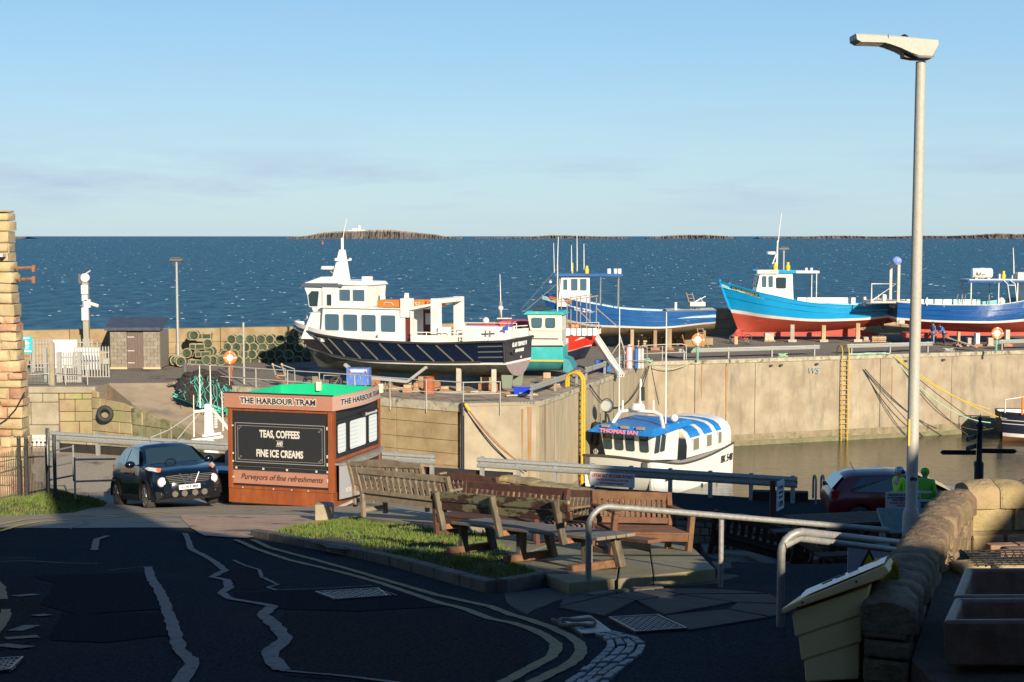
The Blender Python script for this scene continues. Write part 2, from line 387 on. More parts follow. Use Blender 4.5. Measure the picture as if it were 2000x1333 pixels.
SE = [([(362, 1045), (368, 1060), (373, 1075), (400, 1088), (420, 1100), (440, 1116), (415, 1129), (443, 1135), (447, 1150), (431, 1160), (450, 1172), (500, 1180), (538, 1187)], .09),
      ([(532, 1187), (512, 1204), (535, 1222), (558, 1249), (529, 1276), (529, 1287), (550, 1312)], .115), ([(548, 1313), (610, 1318), (680, 1325), (745, 1333), (800, 1340)], .045),
      ([(209, 1116), (282, 1109)], .02), ([(290, 1109), (295, 1132), (308, 1150), (318, 1170), (333, 1212), (342, 1240), (350, 1270), (370, 1290), (374, 1300), (357, 1328), (345, 1345)], .1),
      ([(184, 1077), (189, 1057), (210, 1050)], .1), ([(-40, 1101), (0, 1099), (50, 1097), (112, 1101), (192, 1103)], .035), ([(-40, 1093), (30, 1091), (70, 1093)], .02),
      ([(455, 1096), (475, 1105), (506, 1115), (511, 1129), (542, 1144), (523, 1150), (541, 1155)], .045), ([(541, 1155), (640, 1151), (727, 1146)], .03),
      ([(137, 1037), (145, 1032), (172, 1024), (160, 1019)], .03), ([(30, 1167), (70, 1163)], .16), ([(30, 1235), (62, 1224)], .14), ([(10, 1250), (75, 1246)], .14), ([(0, 1262), (55, 1268)], .12), ([(72, 1203), (92, 1205)], .12)]
for k, (pts, wd) in enumerate(SE): stripe('joint_sealer', pts, wd, SEAL, dz=.012, wob=.007, wv=.16, seed=20 + k)
# ---------------------------------------------------------------- pier with its walls
E1, E2, E3, E4, E5 = onz(357, 748, 5.8), onz(905, 789, 5.8), onz(1047, 786, 5.8), onz(1262, 708, 5.8), onz(2000, 685, 5.8)
E6 = E5 + (E5 - E4)*.6; E0 = onz(214, 749, 5.8)
PAR = [V3((-70, 84, 5.8)), V3((-33, 90, 5.8)), V3((-14.5, 94, 5.8)), V3((-3.9, 97.5, 5.8)), V3((2.5, 101, 5.8)), V3((14, 117, 5.8)), V3((30, 121, 5.8)), V3((90, 133, 5.8))]
OW = [V3((-60, 76.0, 5.8)), onz(40, 757, 5.8), onz(178, 757, 5.8)]    # old wall left
pts = OW + [E0, E1, E2, E3, E4, E5, E6] + [PAR[-1]] + PAR[-2::-1]
b_ = [V3((p.x, p.y, -1)) for p in pts]; n = len(pts)
struct(MB().add([(p.x, p.y, 5.8) for p in pts] + b_, [tuple(range(n))] + [(i, n + i, n + (i+1) % n, (i+1) % n) for i in range(n)]).mk('pier', QUAYA))
# concrete apron along the near edge under the boats
ap = [E1 + V3((2.2, 1.3, .006)), E1 + V3((.1, -.0, .006)), E2 + V3((0, 0, .006)), E3 + V3((0, 0, .006)), E4 + V3((0, 0, .006)), E4 + V3((-1, 1.5, .006)), V3((1.2, 82, 5.806)), V3((-2.5, 79.5, 5.806)), V3((-9, 81, 5.806))]
struct(MB().add(ap, [tuple(range(len(ap)))]).mk('concrete_apron', mat('apron_concrete', (.26, .2, .14), .95, c2=(.38, .31, .22), sc=1.4, bump=.5, bsc=9, c3=(.13, .11, .09), sc3=1.1, t3=.52, w3=.12)))
WALLA = mat('harbour_wall_tan', (.24, .17, .085), .92, c2=(.34, .26, .145), sc=1.1, bump=.35, bsc=10, c3=(.29, .25, .15), sc3=1.3, t3=.56, w3=.14, rnd=.07, st3=(1, 1, .35))
WALLG = mat('harbour_wall_grey', (.27, .225, .16), .92, c2=(.37, .32, .23), sc=.8, bump=.35, bsc=8, c3=(.42, .3, .14), sc3=.7, t3=.57, w3=.12, rnd=.05, st3=(1, 1, .3))
WALLV = mat('harbour_wall_streaked', (.27, .22, .145), .92, c2=(.38, .32, .22), sc=1.8, st=(1, 1, .16), bump=.35, bsc=6, c3=(.25, .25, .14), sc3=.9, t3=.57, w3=.14, rnd=.05, st3=(1, 1, .22))
WALLP = mat('harbour_wall_pale', (.26, .21, .145), .92, c2=(.35, .3, .215), sc=.7, bump=.4, bsc=7, c3=(.19, .165, .125), sc3=1.1, t3=.5, w3=.2, rnd=.08, st3=(1.3, 1.3, .3))
TIDE = mat('tide_stained_concrete', (.17, .14, .085), .95, c2=(.27, .22, .15), sc=2, bump=.5, bsc=10, c3=(.1, .1, .05), sc3=1.5)
STREAK = mat('rust_streak', (.3, .15, .045), .95, c2=(.3, .22, .13), sc=2.5, st=(2, 1, .3))
WEED = mat('weedy_concrete', (.2, .18, .11), .95, c2=(.12, .12, .06), sc=2, bump=.5, bsc=10)
RUST = mat('rust', (.22, .085, .035), .9, c2=(.34, .15, .06), sc=14, bump=.5, bsc=40, c3=(.09, .05, .04), sc3=9)
GALV = mat('galvanised_steel', (.27, .28, .27), .6, metal=.3, c2=(.37, .38, .36), sc=18, bump=.12, bsc=40, c3=(.34, .33, .3), sc3=5)
GREYP = mat('grey_rail_paint', (.32, .31, .27), .6, c2=(.42, .4, .35), sc=12, bump=.1, c3=(.3, .2, .13), sc3=14, t3=.64, w3=.05)
def wall_run(root, A, B, cuts, lifts, m, z0=-.6, z1=5.8, th=.16, gap=.018, side=1, zz=None, pname='wall_panel'):
    d = (B - A); L_ = V3((d.x, d.y, 0)).length; u = V3((d.x, d.y, 0)).normalized(); nrm = V3((u.y, -u.x, 0))*side
    c = [0] + cuts + [1]
    for i in range(len(c) - 1):
        a, b = A + u*(c[i]*L_ + gap), A + u*(c[i+1]*L_ - gap)
        lf = [z0] + lifts + [z1]
        for k in range(len(lf) - 1):
            t = th + random.uniform(-.012, .012); za, zb = lf[k] + gap*.6, lf[k+1] - gap*.6
            mb = MB(); mb.ext([(a.x, a.y, za), (b.x, b.y, za), (b.x, b.y, zb), (a.x, a.y, zb)], nrm*t); mb.mk(pname, m, root, bevel=.012)
def coping(root, A, B, nseg, z=5.8, wd=.55, h=.22, out=.24, side=1, m=None):
    d = (B - A); L_ = V3((d.x, d.y, 0)).length; u = V3((d.x, d.y, 0)).normalized(); nrm = V3((u.y, -u.x, 0))*side
    for i in range(nseg):
        a = A + u*(L_*i/nseg + .012); b = A + u*(L_*(i+1)/nseg - .012); dz = random.uniform(0, .02)
        mb = MB(); mb.ext([(p.x, p.y, z - h + dz + q) for p, q in ((a, 0), (b, 0))] + [(p.x, p.y, z + dz + .03) for p in (b, a)], (0, 0, 0))
        mb = MB(); o1 = nrm*out; o2 = nrm*(out - wd)
        base = [a + o1, b + o1, b + o2, a + o2]
        mb.ext([(p.x, p.y, z - h) for p in base], (0, 0, h + .03 + dz)); mb.mk('coping_stone', m or GRIME, root, bevel=.025)
hw = thing('harbour_wall', 'long pale concrete harbour wall rising from the water below the boats', 'harbour wall', (0, 0, 0))
dl = (E5 - E4).length; cuts = []
for px_ in (1357, 1418, 1475, 1655, 1720, 1860):
    t = (onz(px_, 700, 5.8) - E4)
    # intersect view ray column with the wall line
    u_ = (px_ - 1000)/FPX; a = E4; b = E6 - E4
    tt = (u_*a.y - a.x)/(b.x - u_*b.y); cuts.append(tt)
wall_run(hw, E4, E6, cuts, [], WALLP, side=1)
coping(hw, E4, E6, 16)
wall_run(hw, E3, E4, [.12, .3, .36, .55, .8], [], WALLV, side=1); coping(hw, E3, E4, 12)
wall_run(hw, E2, E3, [], [], WALLG, side=1); coping(hw, E2, E3, 2, h=.12, out=.2, m=WALLG)
wall_run(hw, E1, E2 - (E2 - E1)*.012, [.45, .8], [1.2, 1.95, 2.7, 3.3, 3.95, 4.75], WALLA, side=1); coping(hw, E1, E2, 9, h=.4, out=.22)
# weed line at the foot
for A, B in ((E3, E4), (E4, E6)):
    u = (B - A).normalized(); nrm = V3((u.y, -u.x, 0)); mb = MB()
    mb.ext([(A.x, A.y, -.3), (B.x, B.y, -.3), (B.x, B.y, .32), (A.x, A.y, .32)], nrm*.19); mb.mk('weed_band', WEED, hw)
    MB().ext([(A.x, A.y, .33), (B.x, B.y, .33), (B.x, B.y, .78), (A.x, A.y, .78)], nrm*.183).mk('tide_band', TIDE, hw)
def streak(A, B, t, w_, za, zb, off=.19):
    u = (B - A).normalized(); nrm = V3((u.y, -u.x, 0)); P = A + (B - A)*t + nrm*off
    MB().add([(P + u*a).to_tuple()[:2] + (z,) for a, z in ((-w_*.5, za), (-w_*.2, zb), (w_*.3, zb - .2), (w_*.5, za))], [(3, 2, 1, 0)]).mk('rust_streak', STREAK, hw)
streak(E2, E3, .9, .22, 5.6, 1.2); streak(E2, E3, .8, .1, 5.5, 3.0); streak(E3, E4, .04, .12, 5.6, 2.4); streak(E4, E6, cuts[1], .16, 5.4, 2.2); streak(E4, E6, cuts[4] + .02, .12, 5.0, 2.6); streak(E4, E6, cuts[0] + .01, .1, 5.5, 3.5)
# parapet
pw = thing('breakwater_parapet', 'weathered sandy concrete parapet wall along the seaward side of the pier', 'wall')
for i in range(len(PAR) - 1):
    A, B = PAR[i], PAR[i+1]; Ls = (B - A).length; nn = max(1, round(Ls/5.2))
    for k in range(nn):
        a = A.lerp(B, (k + .004)/nn); b = A.lerp(B, (k + .996)/nn); zt = 8.0 + random.uniform(-.015, .015); th = V3((0, .8, 0))
        for z0_, z1_, of in ((5.5, 6.35, .03), (6.365, 7.1, .0), (7.115, zt, .015)):
            MB().ext([(a.x, a.y - of, z0_), (b.x, b.y - of, z0_), (b.x, b.y - of, z1_), (a.x, a.y - of, z1_)], th).mk('parapet_block', WALLA, pw, bevel=.02)
# seaward rock mass so the wall has an outer side
struct(MB().ext([(p.x, p.y + .8, -1) for p in PAR] + [(p.x, p.y + 3, -1) for p in PAR[::-1]], (0, 0, 6.2)).mk('breakwater', WALLG))
# slipway
SA, SB = E0 + V3((0, -.3, 0)), E1
sl_far = [SB, at(742, 879, E1.y + (E2.y - E1.y)*.7), at(905, 917, E2.y - .2), V3((2.2, 69.9, .9)), V3((7, 69, -.6))]
sl_near = [SA, at(262, 792, 75.2), at(340, 822, 73.0), at(402, 856, 70.5), V3((-6, 63.5, .6)), V3((2, 60, -.7))]
def lerp_path(P, n):
    out = []
    for i in range(n + 1):
        t = i/n*(len(P) - 1); k = min(int(t), len(P) - 2); out.append(P[k].lerp(P[k+1], t - k))
    return out
fa, ne = lerp_path(sl_far, 30), lerp_path(sl_near, 30)
rows = [[a.lerp(b, k/8) for k in range(9)] for a, b in zip(fa, ne)]
mb = MB().grid(rows); mb.grid([[p, V3((p.x, p.y - .02, -1))] for p in ne])
struct(mb.mk('slipway', SANDM, smooth=30))
# old stone wall on the left with big blocks
OLDW = mat('old_harbour_stone', (.26, .2, .105), .95, c2=(.36, .29, .165), sc=1.6, bump=.7, bsc=7, c3=(.25, .25, .1), sc3=.8, t3=.52, w3=.14, rnd=.12)
OLDG = mat('algae_stained_stone', (.2, .19, .09), .95, c2=(.33, .28, .16), sc=1.2, bump=.7, bsc=7, c3=(.08, .1, .04), sc3=.9, t3=.5, rnd=.12)
ow = thing('old_quay_wall', 'old yellowish stone quay wall with algae stains below the railing and gates', 'wall')
def ashlar(root, A, B, z0, z1, hs, ws, m, th=.18, topf=None, seed=1, mlow=None, zl=0, pname='stone_block', jit=.03, side=1, bev=.03):
    rg = RND(seed); d = B - A; Ls = V3((d.x, d.y, 0)).length; u = V3((d.x, d.y, 0)).normalized(); nrm = V3((u.y, -u.x, 0))*side
    z = z0; row = 0
    while z < z1 - .05:
        h = min(rg.uniform(*hs), z1 - z)
        if z1 - z - h < hs[0]*.5: h = z1 - z
        x = -rg.random()*ws[0]
        while x < Ls:
            w_ = rg.uniform(*ws); xa, xb = max(0, x), min(Ls, x + w_); x += w_
            if xb - xa < .08: continue
            zt = z + h
            if topf:
                lim = topf((xa + xb)/2)
                if z > lim - .1: continue
                zt = min(zt, lim)
            t = th + rg.uniform(-jit, jit); g = .012
            a, b = A + u*(xa + g), A + u*(xb - g)
            ta, tb = (min(z + h, topf(xa)), min(z + h, topf(xb))) if topf else (zt, zt)
            if min(ta, tb) < z + .06: continue
            MB().ext([(a.x, a.y, z + g), (b.x, b.y, z + g), (b.x, b.y, tb - g), (a.x, a.y, ta - g)], nrm*t).mk(pname, mlow if (mlow and z < zl) else m, root, bevel=bev)
        z += h; row += 1
W1, W2 = OW[1], OW[2]
ashlar(ow, W1 - V3((3, 0, 0)), W1 + V3((4.2*.5, 0, 0)), -.5, 5.5, (.8, 1.3), (2.6, 4.6), CONC, seed=4)
ashlar(ow, W1 + V3((2.15, -.05, 0)), W2 + V3((.2, 0, 0)), -.5, 5.5, (.5, .75), (.9, 1.7), OLDW, seed=5, mlow=OLDG, zl=2.6)
MB().ext([(W1.x - 3, W1.y - .3, 5.52), (W2.x + .3, W2.y - .3, 5.52), (W2.x + .3, W2.y + .4, 5.52), (W1.x - 3, W1.y + .4, 5.52)], (0, 0, .34)).mk('wall_top', CONC, ow, bevel=.03)
# flank wall beside the slipway
npath = [W2 + V3((.2, -.2, 0))] + sl_near[1:4]
for i in range(len(npath) - 1):
    A, B = npath[i], npath[i+1]; Ls = V3((B.x - A.x, B.y - A.y, 0)).length
    ashlar(ow, A, B, -.5, max(A.z, B.z) - .1, (.55, .8), (.9, 1.6), OLDG if i else OLDW, topf=lambda x, A=A, B=B, Ls=Ls: A.z + (B.z - A.z)*x/Ls - .08, seed=8 + i, mlow=OLDG, zl=2.8)
STEPM = mat('pale_step_stone', (.5, .45, .36), .9, c2=(.6, .55, .45), sc=3, bump=.3)
for k, (px_, py_, w_) in enumerate(((275, 805, 34), (302, 816, 32), (330, 828, 33))):
    p = at(px_, py_, 75.2 - .9*k); q = at(px_ + w_, py_ - 6, 75.4 - .9*k)
    MB().bar(p - V3((0, 0, .1)), q - V3((0, 0, .1)), .5, .24).mk('step', STEPM, ow, bevel=.02)
# ---------------------------------------------------------------- islands, lighthouse, buoy
ROCK = mat('dark_whin_rock', (.07, .065, .07), .95, c2=(.16, .135, .12), sc=.02, bump=.4, bsc=.1, c3=(.1, .085, .08), sc3=.05, st=(1, .2, .05))
ISLTOP = mat('island_turf', (.3, .23, .16), .95, c2=(.36, .3, .2), sc=.02)
WHITE = mat('white_paint', (.78, .77, .73), .45, c2=(.72, .7, .65), sc=3)
def island(label, x0, x1, pts, Y, cat='island', step=2.0):
    "pts: (px, py) outline of the crest; foot on the water at distance Y"
    base = CZ*0
    sea_d = Y; rgi = RND(int(x0)); rows = [[], [], [], [], [], []]
    n = int((x1 - x0)/step)
    for i in range(n + 1):
        px = x0 + (x1 - x0)*i/n
        for (a, b) in zip(pts, pts[1:]):
            if a[0] <= px <= b[0]: py = a[1] + (b[1] - a[1])*(px - a[0])/(b[0] - a[0]); break
        X = at(px, 461, Y).x; H = max(.5, (at(px, py, Y).z))
        H *= 1 + rgi.uniform(-.05, .05); j = rgi.uniform(-14, 14)
        rows[0].append((X, Y - 60 + j, -1)); rows[1].append((X, Y - 52 + j, H*.12 + rgi.uniform(0, 1)))
        rows[2].append((X + rgi.uniform(-3, 3), Y - 42 + j + rgi.uniform(-12, 12), H*.32)); rows[3].append((X, Y - 36 + j + rgi.uniform(-10, 10), H*.82)); rows[4].append((X, Y - 10 + j, H)); rows[5].append((X, Y + 160, 0))
    mb = MB().grid(rows[:4]); k = len(mb.v); mb.grid(rows[3:], m=1)
    o = mb.mk('island', [ROCK, ISLTOP]); o['kind'] = 'structure'
    return o
ISY = 7200
island('', 562, 905, [(562, 463.5), (600, 461), (628, 455), (660, 452), (720, 449.5), (760, 449), (800, 453), (850, 458), (870, 462), (905, 464)], ISY)
island('', 925, 1232, [(925, 465), (1000, 464), (1050, 461.5), (1075, 459.5), (1100, 460), (1160, 461.5), (1215, 463), (1232, 465)], ISY)
island('', 1262, 1436, [(1262, 465), (1290, 461.5), (1330, 459), (1375, 459), (1420, 461.5), (1436, 464)], ISY)
island('', 1480, 1780, [(1480, 464), (1560, 462.5), (1620, 460.5), (1650, 460.5), (1700, 462), (1780, 463.5)], 7600)
island('', 1700, 2140, [(1700, 463), (1800, 460.5), (1850, 461), (1900, 459), (1950, 456), (1980, 457.5), (2040, 456), (2140, 462)], 7600)
island('', -60, 56, [(-60, 460), (20, 461.4), (56, 463)], 7600)
lp = at(702, 450.5, ISY - 10); k = ISY/FPX
lh = thing('lighthouse', 'tiny white lighthouse with keepers\' buildings on top of the far island', 'lighthouse', lp - V3((0, 0, 3)))
MB().lathe([(3.2*k, 0), (2.6*k, 8*k), (3.0*k, 8.2*k), (3.0*k, 8.8*k)], n=12).mk('tower', WHITE, lh, smooth=40)
MB().lathe([(1.9*k, 8.8*k), (1.9*k, 10.4*k), (.2*k, 11.8*k)], n=10).mk('lantern', WHITE, lh, smooth=40)
MB().bb(-14*k, -4*k, -3*k, 3*k, 0, 3.4*k).ext([(-14*k, -3*k, 3.4*k), (-14*k, 3*k, 3.4*k), (-14*k, 0, 4.8*k)], (10*k, 0, 0)).mk('keepers_house', WHITE, lh)
MB().bb(3*k, 15*k, -2*k, 2*k, 0, 2*k).mk('boundary_wall', WHITE, lh); MB().bb(-22*k, -14*k, -2*k, 2*k, 0, 1.6*k).mk('boundary_wall', WHITE, lh)
bp = onz(630, 477, 0)
bu = thing('channel_buoy', 'red conical buoy floating alone on the open sea left of the island', 'buoy', bp)
s_ = bp.y/FPX
MB().lathe([(2.1*s_, -s_), (2.3*s_, 1.0*s_), (1.9*s_, 1.6*s_), (1.1*s_, 3.2*s_), (.5*s_, 5.2*s_), (.5*s_, 5.8*s_)], n=10).mk('float', mat('red_buoy', (.6, .05, .03), .5), bu, smooth=40)
MB().lathe([(.9*s_, 5.8*s_), (.9*s_, 6.6*s_), (.1*s_, 7.2*s_)], n=8).mk('topmark', M_.setdefault('rb', mat('red_buoy_top', (.5, .06, .04), .5)), bu)
# ---------------------------------------------------------------- the houses behind the camera whose roofs shade the street
HS = mat('house_sandstone', (.3, .24, .16), .95, c2=(.38, .31, .22), sc=2, bump=.5)
SLATE = mat('roof_slate', (.08, .085, .1), .8, c2=(.12, .12, .13), sc=4, bump=.3)
YH = -4.0
def sil(px, py):
    "where the sun ray through a ground point passes the house front plane"
    p = ong(px, py); t = (p.y - YH)/cos(SUN_A)
    return (round(p.x + t*sin(SUN_A), 2), round(p.z + t*math.tan(SUN_E), 2))
ha = thing('terraced_house', 'row of sandstone houses with a chimney behind the viewer', 'house', (0, 0, 0))
PA = [(-34, 12.00), (8.34, 12.00), (8.34, 17.02), (7.6, 17.02), (7.42, 17.59), (7.15, 18.05), (6.35, 18.62), (5.5, 19.07), (4.9, 19.54), (2.9, 20.40), (1.4, 19.66), (0, 19.20), (-34, 19.20)]  # right end fills the gap between houses, added to keep sun off the sinks
MB().ext([(x, YH, z) for x, z in PA], (0, -7, 0)).mk('wall', HS, ha)
MB().bb(3.02, 4.55, YH - 1.2, YH - .1, 17, 23.3).mk('chimney', HS, ha)
hb = thing('gabled_house', 'tall sandstone gable house on the right behind the viewer', 'house', (0, 0, 0))
PB = [(8.35, 12.00), (40, 12.00), (40, 30.71), (25, 28.65), (18.6, 23.95), (16.2, 21.66), (12.2, 19.48), (10.9, 18.80), (9.8, 17.2), (9.2, 16.9), (8.4, 16.75)]
MB().ext([(x, YH, z) for x, z in PB], (0, -8, 0)).mk('wall', HS, hb)
WDW = mat('dark_window_glass', (.02, .025, .03), .05, spec=.8)
for x in (-28, -22, -4, 1.5, 5.5): MB().bb(x - .5, x + .5, YH - .02, YH + .03, 14, 15.4).mk('window', WDW, ha)
for x in (12, 16, 21, 27): MB().bb(x - .5, x + .5, YH - .02, YH + .03, 14, 15.4).mk('window', WDW, hb)
hc = thing('added_side_house', 'unseen house block added on the left to cut sky light from the street', 'house', (0, 0, 0))  # added out of view to block sky and deepen the street shade
MB().ext([(-17, -4, 10), (-7.6, -4, 10), (-7.6, -4, 18.2), (-12.3, -4, 21.5), (-17, -4, 18.2)], (0, 17.5, 0)).mk('wall', HS, hc)
for y in (-1, 3, 7, 11): MB().bb(-7.61, -7.57, y - .5, y + .5, 12.6, 14).bb(-7.61, -7.57, y - .5, y + .5, 15.3, 16.7).mk('window_pair', WDW, hc)['kind'] = 'stuff'
hd = thing('added_side_house', 'low unseen house block added on the right to cut sky light', 'house', (0, 0, 0))  # second added block out of view, kept low so it only screens sky
MB().ext([(12.5, -3.9, 10), (22, -3.9, 10), (22, -3.9, 14.8), (17, -3.9, 16.3), (12.5, -3.9, 14.8)], (0, 11.5, 0)).mk('wall', HS, hd)
# ---------------------------------------------------------------- boat kit
BWH = mat('boat_white_gelcoat', (.74, .73, .69), .35, c2=(.66, .64, .58), sc=1.5, coat=.3, c3=(.45, .38, .28), sc3=2.6, t3=.68, w3=.1)
GLS = mat('cabin_glass', (.03, .05, .06), .06, spec=.9)
GLSB = mat('cabin_glass_blue', (.06, .12, .17), .08, spec=.9)
BLK = mat('black_rubber', (.02, .02, .022), .7, c2=(.04, .04, .04), sc=20, bump=.2)
STEEL = mat('boat_steel', (.5, .49, .45), .4, metal=.6, c2=(.4, .36, .3), sc=9)
WOODT = mat('timber_prop', (.3, .2, .11), .9, c2=(.42, .31, .19), sc=3, st=(1, 1, .2), bump=.5, bsc=12, rnd=.2)
TIMR = mat('red_timber_block', (.28, .13, .07), .9, c2=(.38, .2, .11), sc=4, bump=.5, rnd=.2)
GREYW = mat('weathered_grey_wood', (.34, .31, .26), .9, c2=(.45, .42, .35), sc=3, bump=.5, rnd=.15)
YELP = mat('yellow_paint', (.75, .5, .02), .45, c2=(.65, .42, .02), sc=9)
ORG = mat('orange_plastic', (.8, .2, .03), .45, c2=(.7, .17, .03), sc=6)
LBLK = mat('black_lettering', (.015, .015, .02), .6); LWHT = mat('white_lettering', (.8, .8, .78), .6); LRED = mat('red_lettering', (.45, .03, .03), .6); LYEL = mat('yellow_lettering', (.6, .5, .05), .6)
def rrect(w, h, r, n=4):
    P = []
    for cx, cy, a in ((w/2-r, h/2-r, 0), (-w/2+r, h/2-r, 90), (-w/2+r, -h/2+r, 180), (w/2-r, -h/2+r, 270)):
        for k in range(n + 1):
            t = R(a + 90*k/n); P.append((cx + r*cos(t), cy + r*sin(t)))
    return P
def slab(mb, c, u, v, nr, w, h, r, t, m=0, skew=None, n=4):
    c, u, v, nr = V3(c), V3(u).normalized(), V3(v).normalized(), V3(nr).normalized()
    P = rrect(w, h, r, n)
    if skew: P = [(x*(1 + skew*(y/h)), y) for x, y in P]
    return mb.ext([c + u*x + v*y for x, y in P], nr*t, m)
def win(par, c, u, nr, w, h, r=.06, fm=None, gm=None, fr=.035, skew=None, v=(0, 0, 1), name='window'):
    c = V3(c); nr = V3(nr).normalized()
    mb = MB(); P = rrect(w + fr*2, h + fr*2, r + fr); Q = rrect(w, h, r); U = V3(u).normalized(); V = V3(v).normalized()
    if skew: P = [(x*(1 + skew*y/h), y) for x, y in P]; Q = [(x*(1 + skew*y/h), y) for x, y in Q]
    n = len(P); pts = [c + U*x + V*y + nr*d for S_, d in ((P, 0), (P, .025), (Q, .025), (Q, .004)) for x, y in S_]
    fs = [(a*n + i, a*n + (i+1) % n, (a+1)*n + (i+1) % n, (a+1)*n + i) for a in range(3) for i in range(n)]
    f = mb.add(pts, fs).mk(name, fm or BWH, par)
    MB().add([c + U*x + V*y + nr*.012 for x, y in Q], [tuple(range(n))]).mk('pane', gm or GLS, f)
    return f
class Hull:
    def __init__(s, L, zk, zw, zs, zh, bw, bh, rake=.8, srake=.0, pw=.6, n=26, dx=0):
        s.L, s.zk, s.zw, s.zs, s.zh, s.bw, s.bh, s.rake, s.srake, s.pw, s.n = L, zk, zw, zs, zh, bw, bh, rake, srake, pw, n; s.dx = dx
    def X(s, t, z):
        x = s.dx - s.L/2 + s.L*t; zr = (z - s.zk(1))/(s.zh(1) - s.zk(1))
        x += -s.rake*(1 - zr)*sst((t - .62)/.38)**1.3 - s.srake*(zr)*sst((.25 - t)/.25) if t > .3 else -s.srake*zr*sst((.25 - t)/.25)
        return x
    def top(s, t, f, sd=1, off=0):
        z0, z1 = s.zs(t), s.zh(t); b0 = s.bw(t) + (s.bh(t) - s.bw(t))*.3; z = z0 + (z1 - z0)*f
        y = b0 + (s.bh(t) - b0)*f**.9 + off
        return V3((s.X(t, z), sd*y, z))
    def mid(s, t, f, sd=1, off=0):
        z0, z1 = s.zw(t), s.zs(t); b1 = s.bw(t) + (s.bh(t) - s.bw(t))*.3; z = z0 + (z1 - z0)*f
        return V3((s.X(t, z), sd*(s.bw(t) + (b1 - s.bw(t))*f + off), z))
    def low(s, t, f, sd=1):
        z = s.zk(t) + (s.zw(t) - s.zk(t))*f; y = .05 + (s.bw(t) - .05)*f**s.pw
        return V3((s.X(t, z), sd*max(y, .03), z))
    def mk(s, par, mb_, ms, mt, mtr=None, inner=None, cap=None, deckz=.45, stripe_on_transom=True, mbt=None, capw=.09, dm=None):
        n = s.n; T = [i/n for i in range(n + 1)]
        a = MB(); b = MB(); c = MB()
        for sd in (1, -1):
            o_ = (lambda r: r if sd == 1 else r[::-1])
            a.grid([o_([s.low(t, f, sd) for f in (0, .12, .3, .5, .72, 1)]) for t in T])
            b.grid([o_([s.mid(t, f, sd, .004) for f in (0, 1)]) for t in T])
            c.grid([o_([s.top(t, f, sd) for f in (0, .25, .5, .75, 1)]) for t in T])
        a.mk('hull_bottom', mb_, par, smooth=50); b.mk('waterline_stripe', ms, par, smooth=50); c.mk('topsides', mt, par, smooth=50)
        # transom
        lo = [s.low(0, f) for f in (0, .12, .3, .5, .72, 1)]; md = [s.mid(0, 1)]; tp = [s.top(0, f) for f in (.5, 1)]
        mir = lambda P: [V3((p.x, -p.y, p.z)) for p in P[::-1]]
        MB().add(lo + mir(lo), [tuple(range(2*len(lo)))]).mk('transom_bottom', mbt or mb_, par)
        q = [lo[-1]] + md; MB().add(q + mir(q), [tuple(range(4))]).mk('transom_stripe', ms, par)
        q = md + tp; MB().add(q + mir(q), [tuple(range(len(q)*2))]).mk('transom', mtr or mt, par)
        # inside of the bulwark, deck, capping
        d = MB(); dk = MB()
        for sd in (1, -1): d.grid([[s.top(t, 1, sd, -.07), V3((s.X(t, s.zh(t)), sd*max(s.bh(t) - .1, .01), s.zh(t) - deckz))] for t in T])
        d.mk('bulwark_lining', inner or mt, par)
        dk.grid([[V3((s.X(t, s.zh(t)), sd*max(s.bh(t) - .08, .01), s.zh(t) - deckz)) for sd in (1, 0, -1)] for t in T]); dk.mk('deck', dm or inner or mt, par)
        k = MB()
        for sd in (1, -1):
            k.grid([[s.top(t, 1, sd, .03) + V3((0, 0, -.03)), s.top(t, 1, sd, .03) + V3((0, 0, .03)), s.top(t, 1, sd, -capw) + V3((0, 0, .03)), s.top(t, 1, sd, -capw) + V3((0, 0, -.03))] for t in T], close=True)
        p0, p1 = s.top(0, 1, 1), s.top(0, 1, -1); k.bar(p0, p1, .08, .06)
        k.mk('gunwale', cap or mt, par)
    def strake(s, par, f, r, m, name='rubbing_strake', t0=0, t1=1, sides=(1, -1), fn=None):
        for sd in sides:
            P = [(fn or s.top)(t0 + (t1 - t0)*i/24, f, sd, r*.6) for i in range(25)]
            MB().tube(P, r, 6).mk(name, m, par, smooth=60)
    def write(s, par, txt, t, f, size, m, sd, bold=0, shear=0, width=None, plate=None, flip=1):
        o = text(txt, size, m, par, (0, 0, 0), (0, 0, 0), bold=bold, shear=shear, width=width, ext=0)
        H = s.zh(t) - s.zs(t); xs = [v.co.x for v in o.data.vertices]; ys = [v.co.y for v in o.data.vertices]
        def P(x, y, e=.018): return s.top(t + flip*x/s.L, f + y/H, sd, e)
        for v in o.data.vertices: v.co = P(v.co.x, v.co.y)
        if plate:
            a, b = min(xs) - size*.35, max(xs) + size*.35; c, d = min(ys) - size*.2, max(ys) + size*.25
            rows = [[P(a + (b - a)*i/8, c, .008), P(a + (b - a)*i/8, d, .008)] for i in range(9)]
            MB().grid(rows).mk('name_board', plate, par)
        return o
def prop(par_label, p, h, w=.22, m=None, base=True, name='hull_prop', group='timber props under the boats', top=None, foot=None):
    t = thing(name, par_label, 'prop', p, random.uniform(-.2, .2), group)
    MB().bar((0, 0, .12 if base else 0), (top or (0, 0, 0))[:2] + (h,) if top else (0, 0, h), w).mk('post', m or WOODT, t, bevel=.01)
    if base: MB().bb(-.32, .32, -.28, .28, 0, .2).mk('foot_block', foot or TIMR, t, bevel=.015)
    return t
def whip(par, p, h, lean=(0, 0), r=.02, m=None, name='aerial'):
    return MB().tube([V3(p), V3(p) + V3((lean[0]*.4, lean[1]*.4, h*.5)), V3(p) + V3((lean[0], lean[1], h))], [r, r*.9, r*.6], 6).mk(name, m or BWH, par)
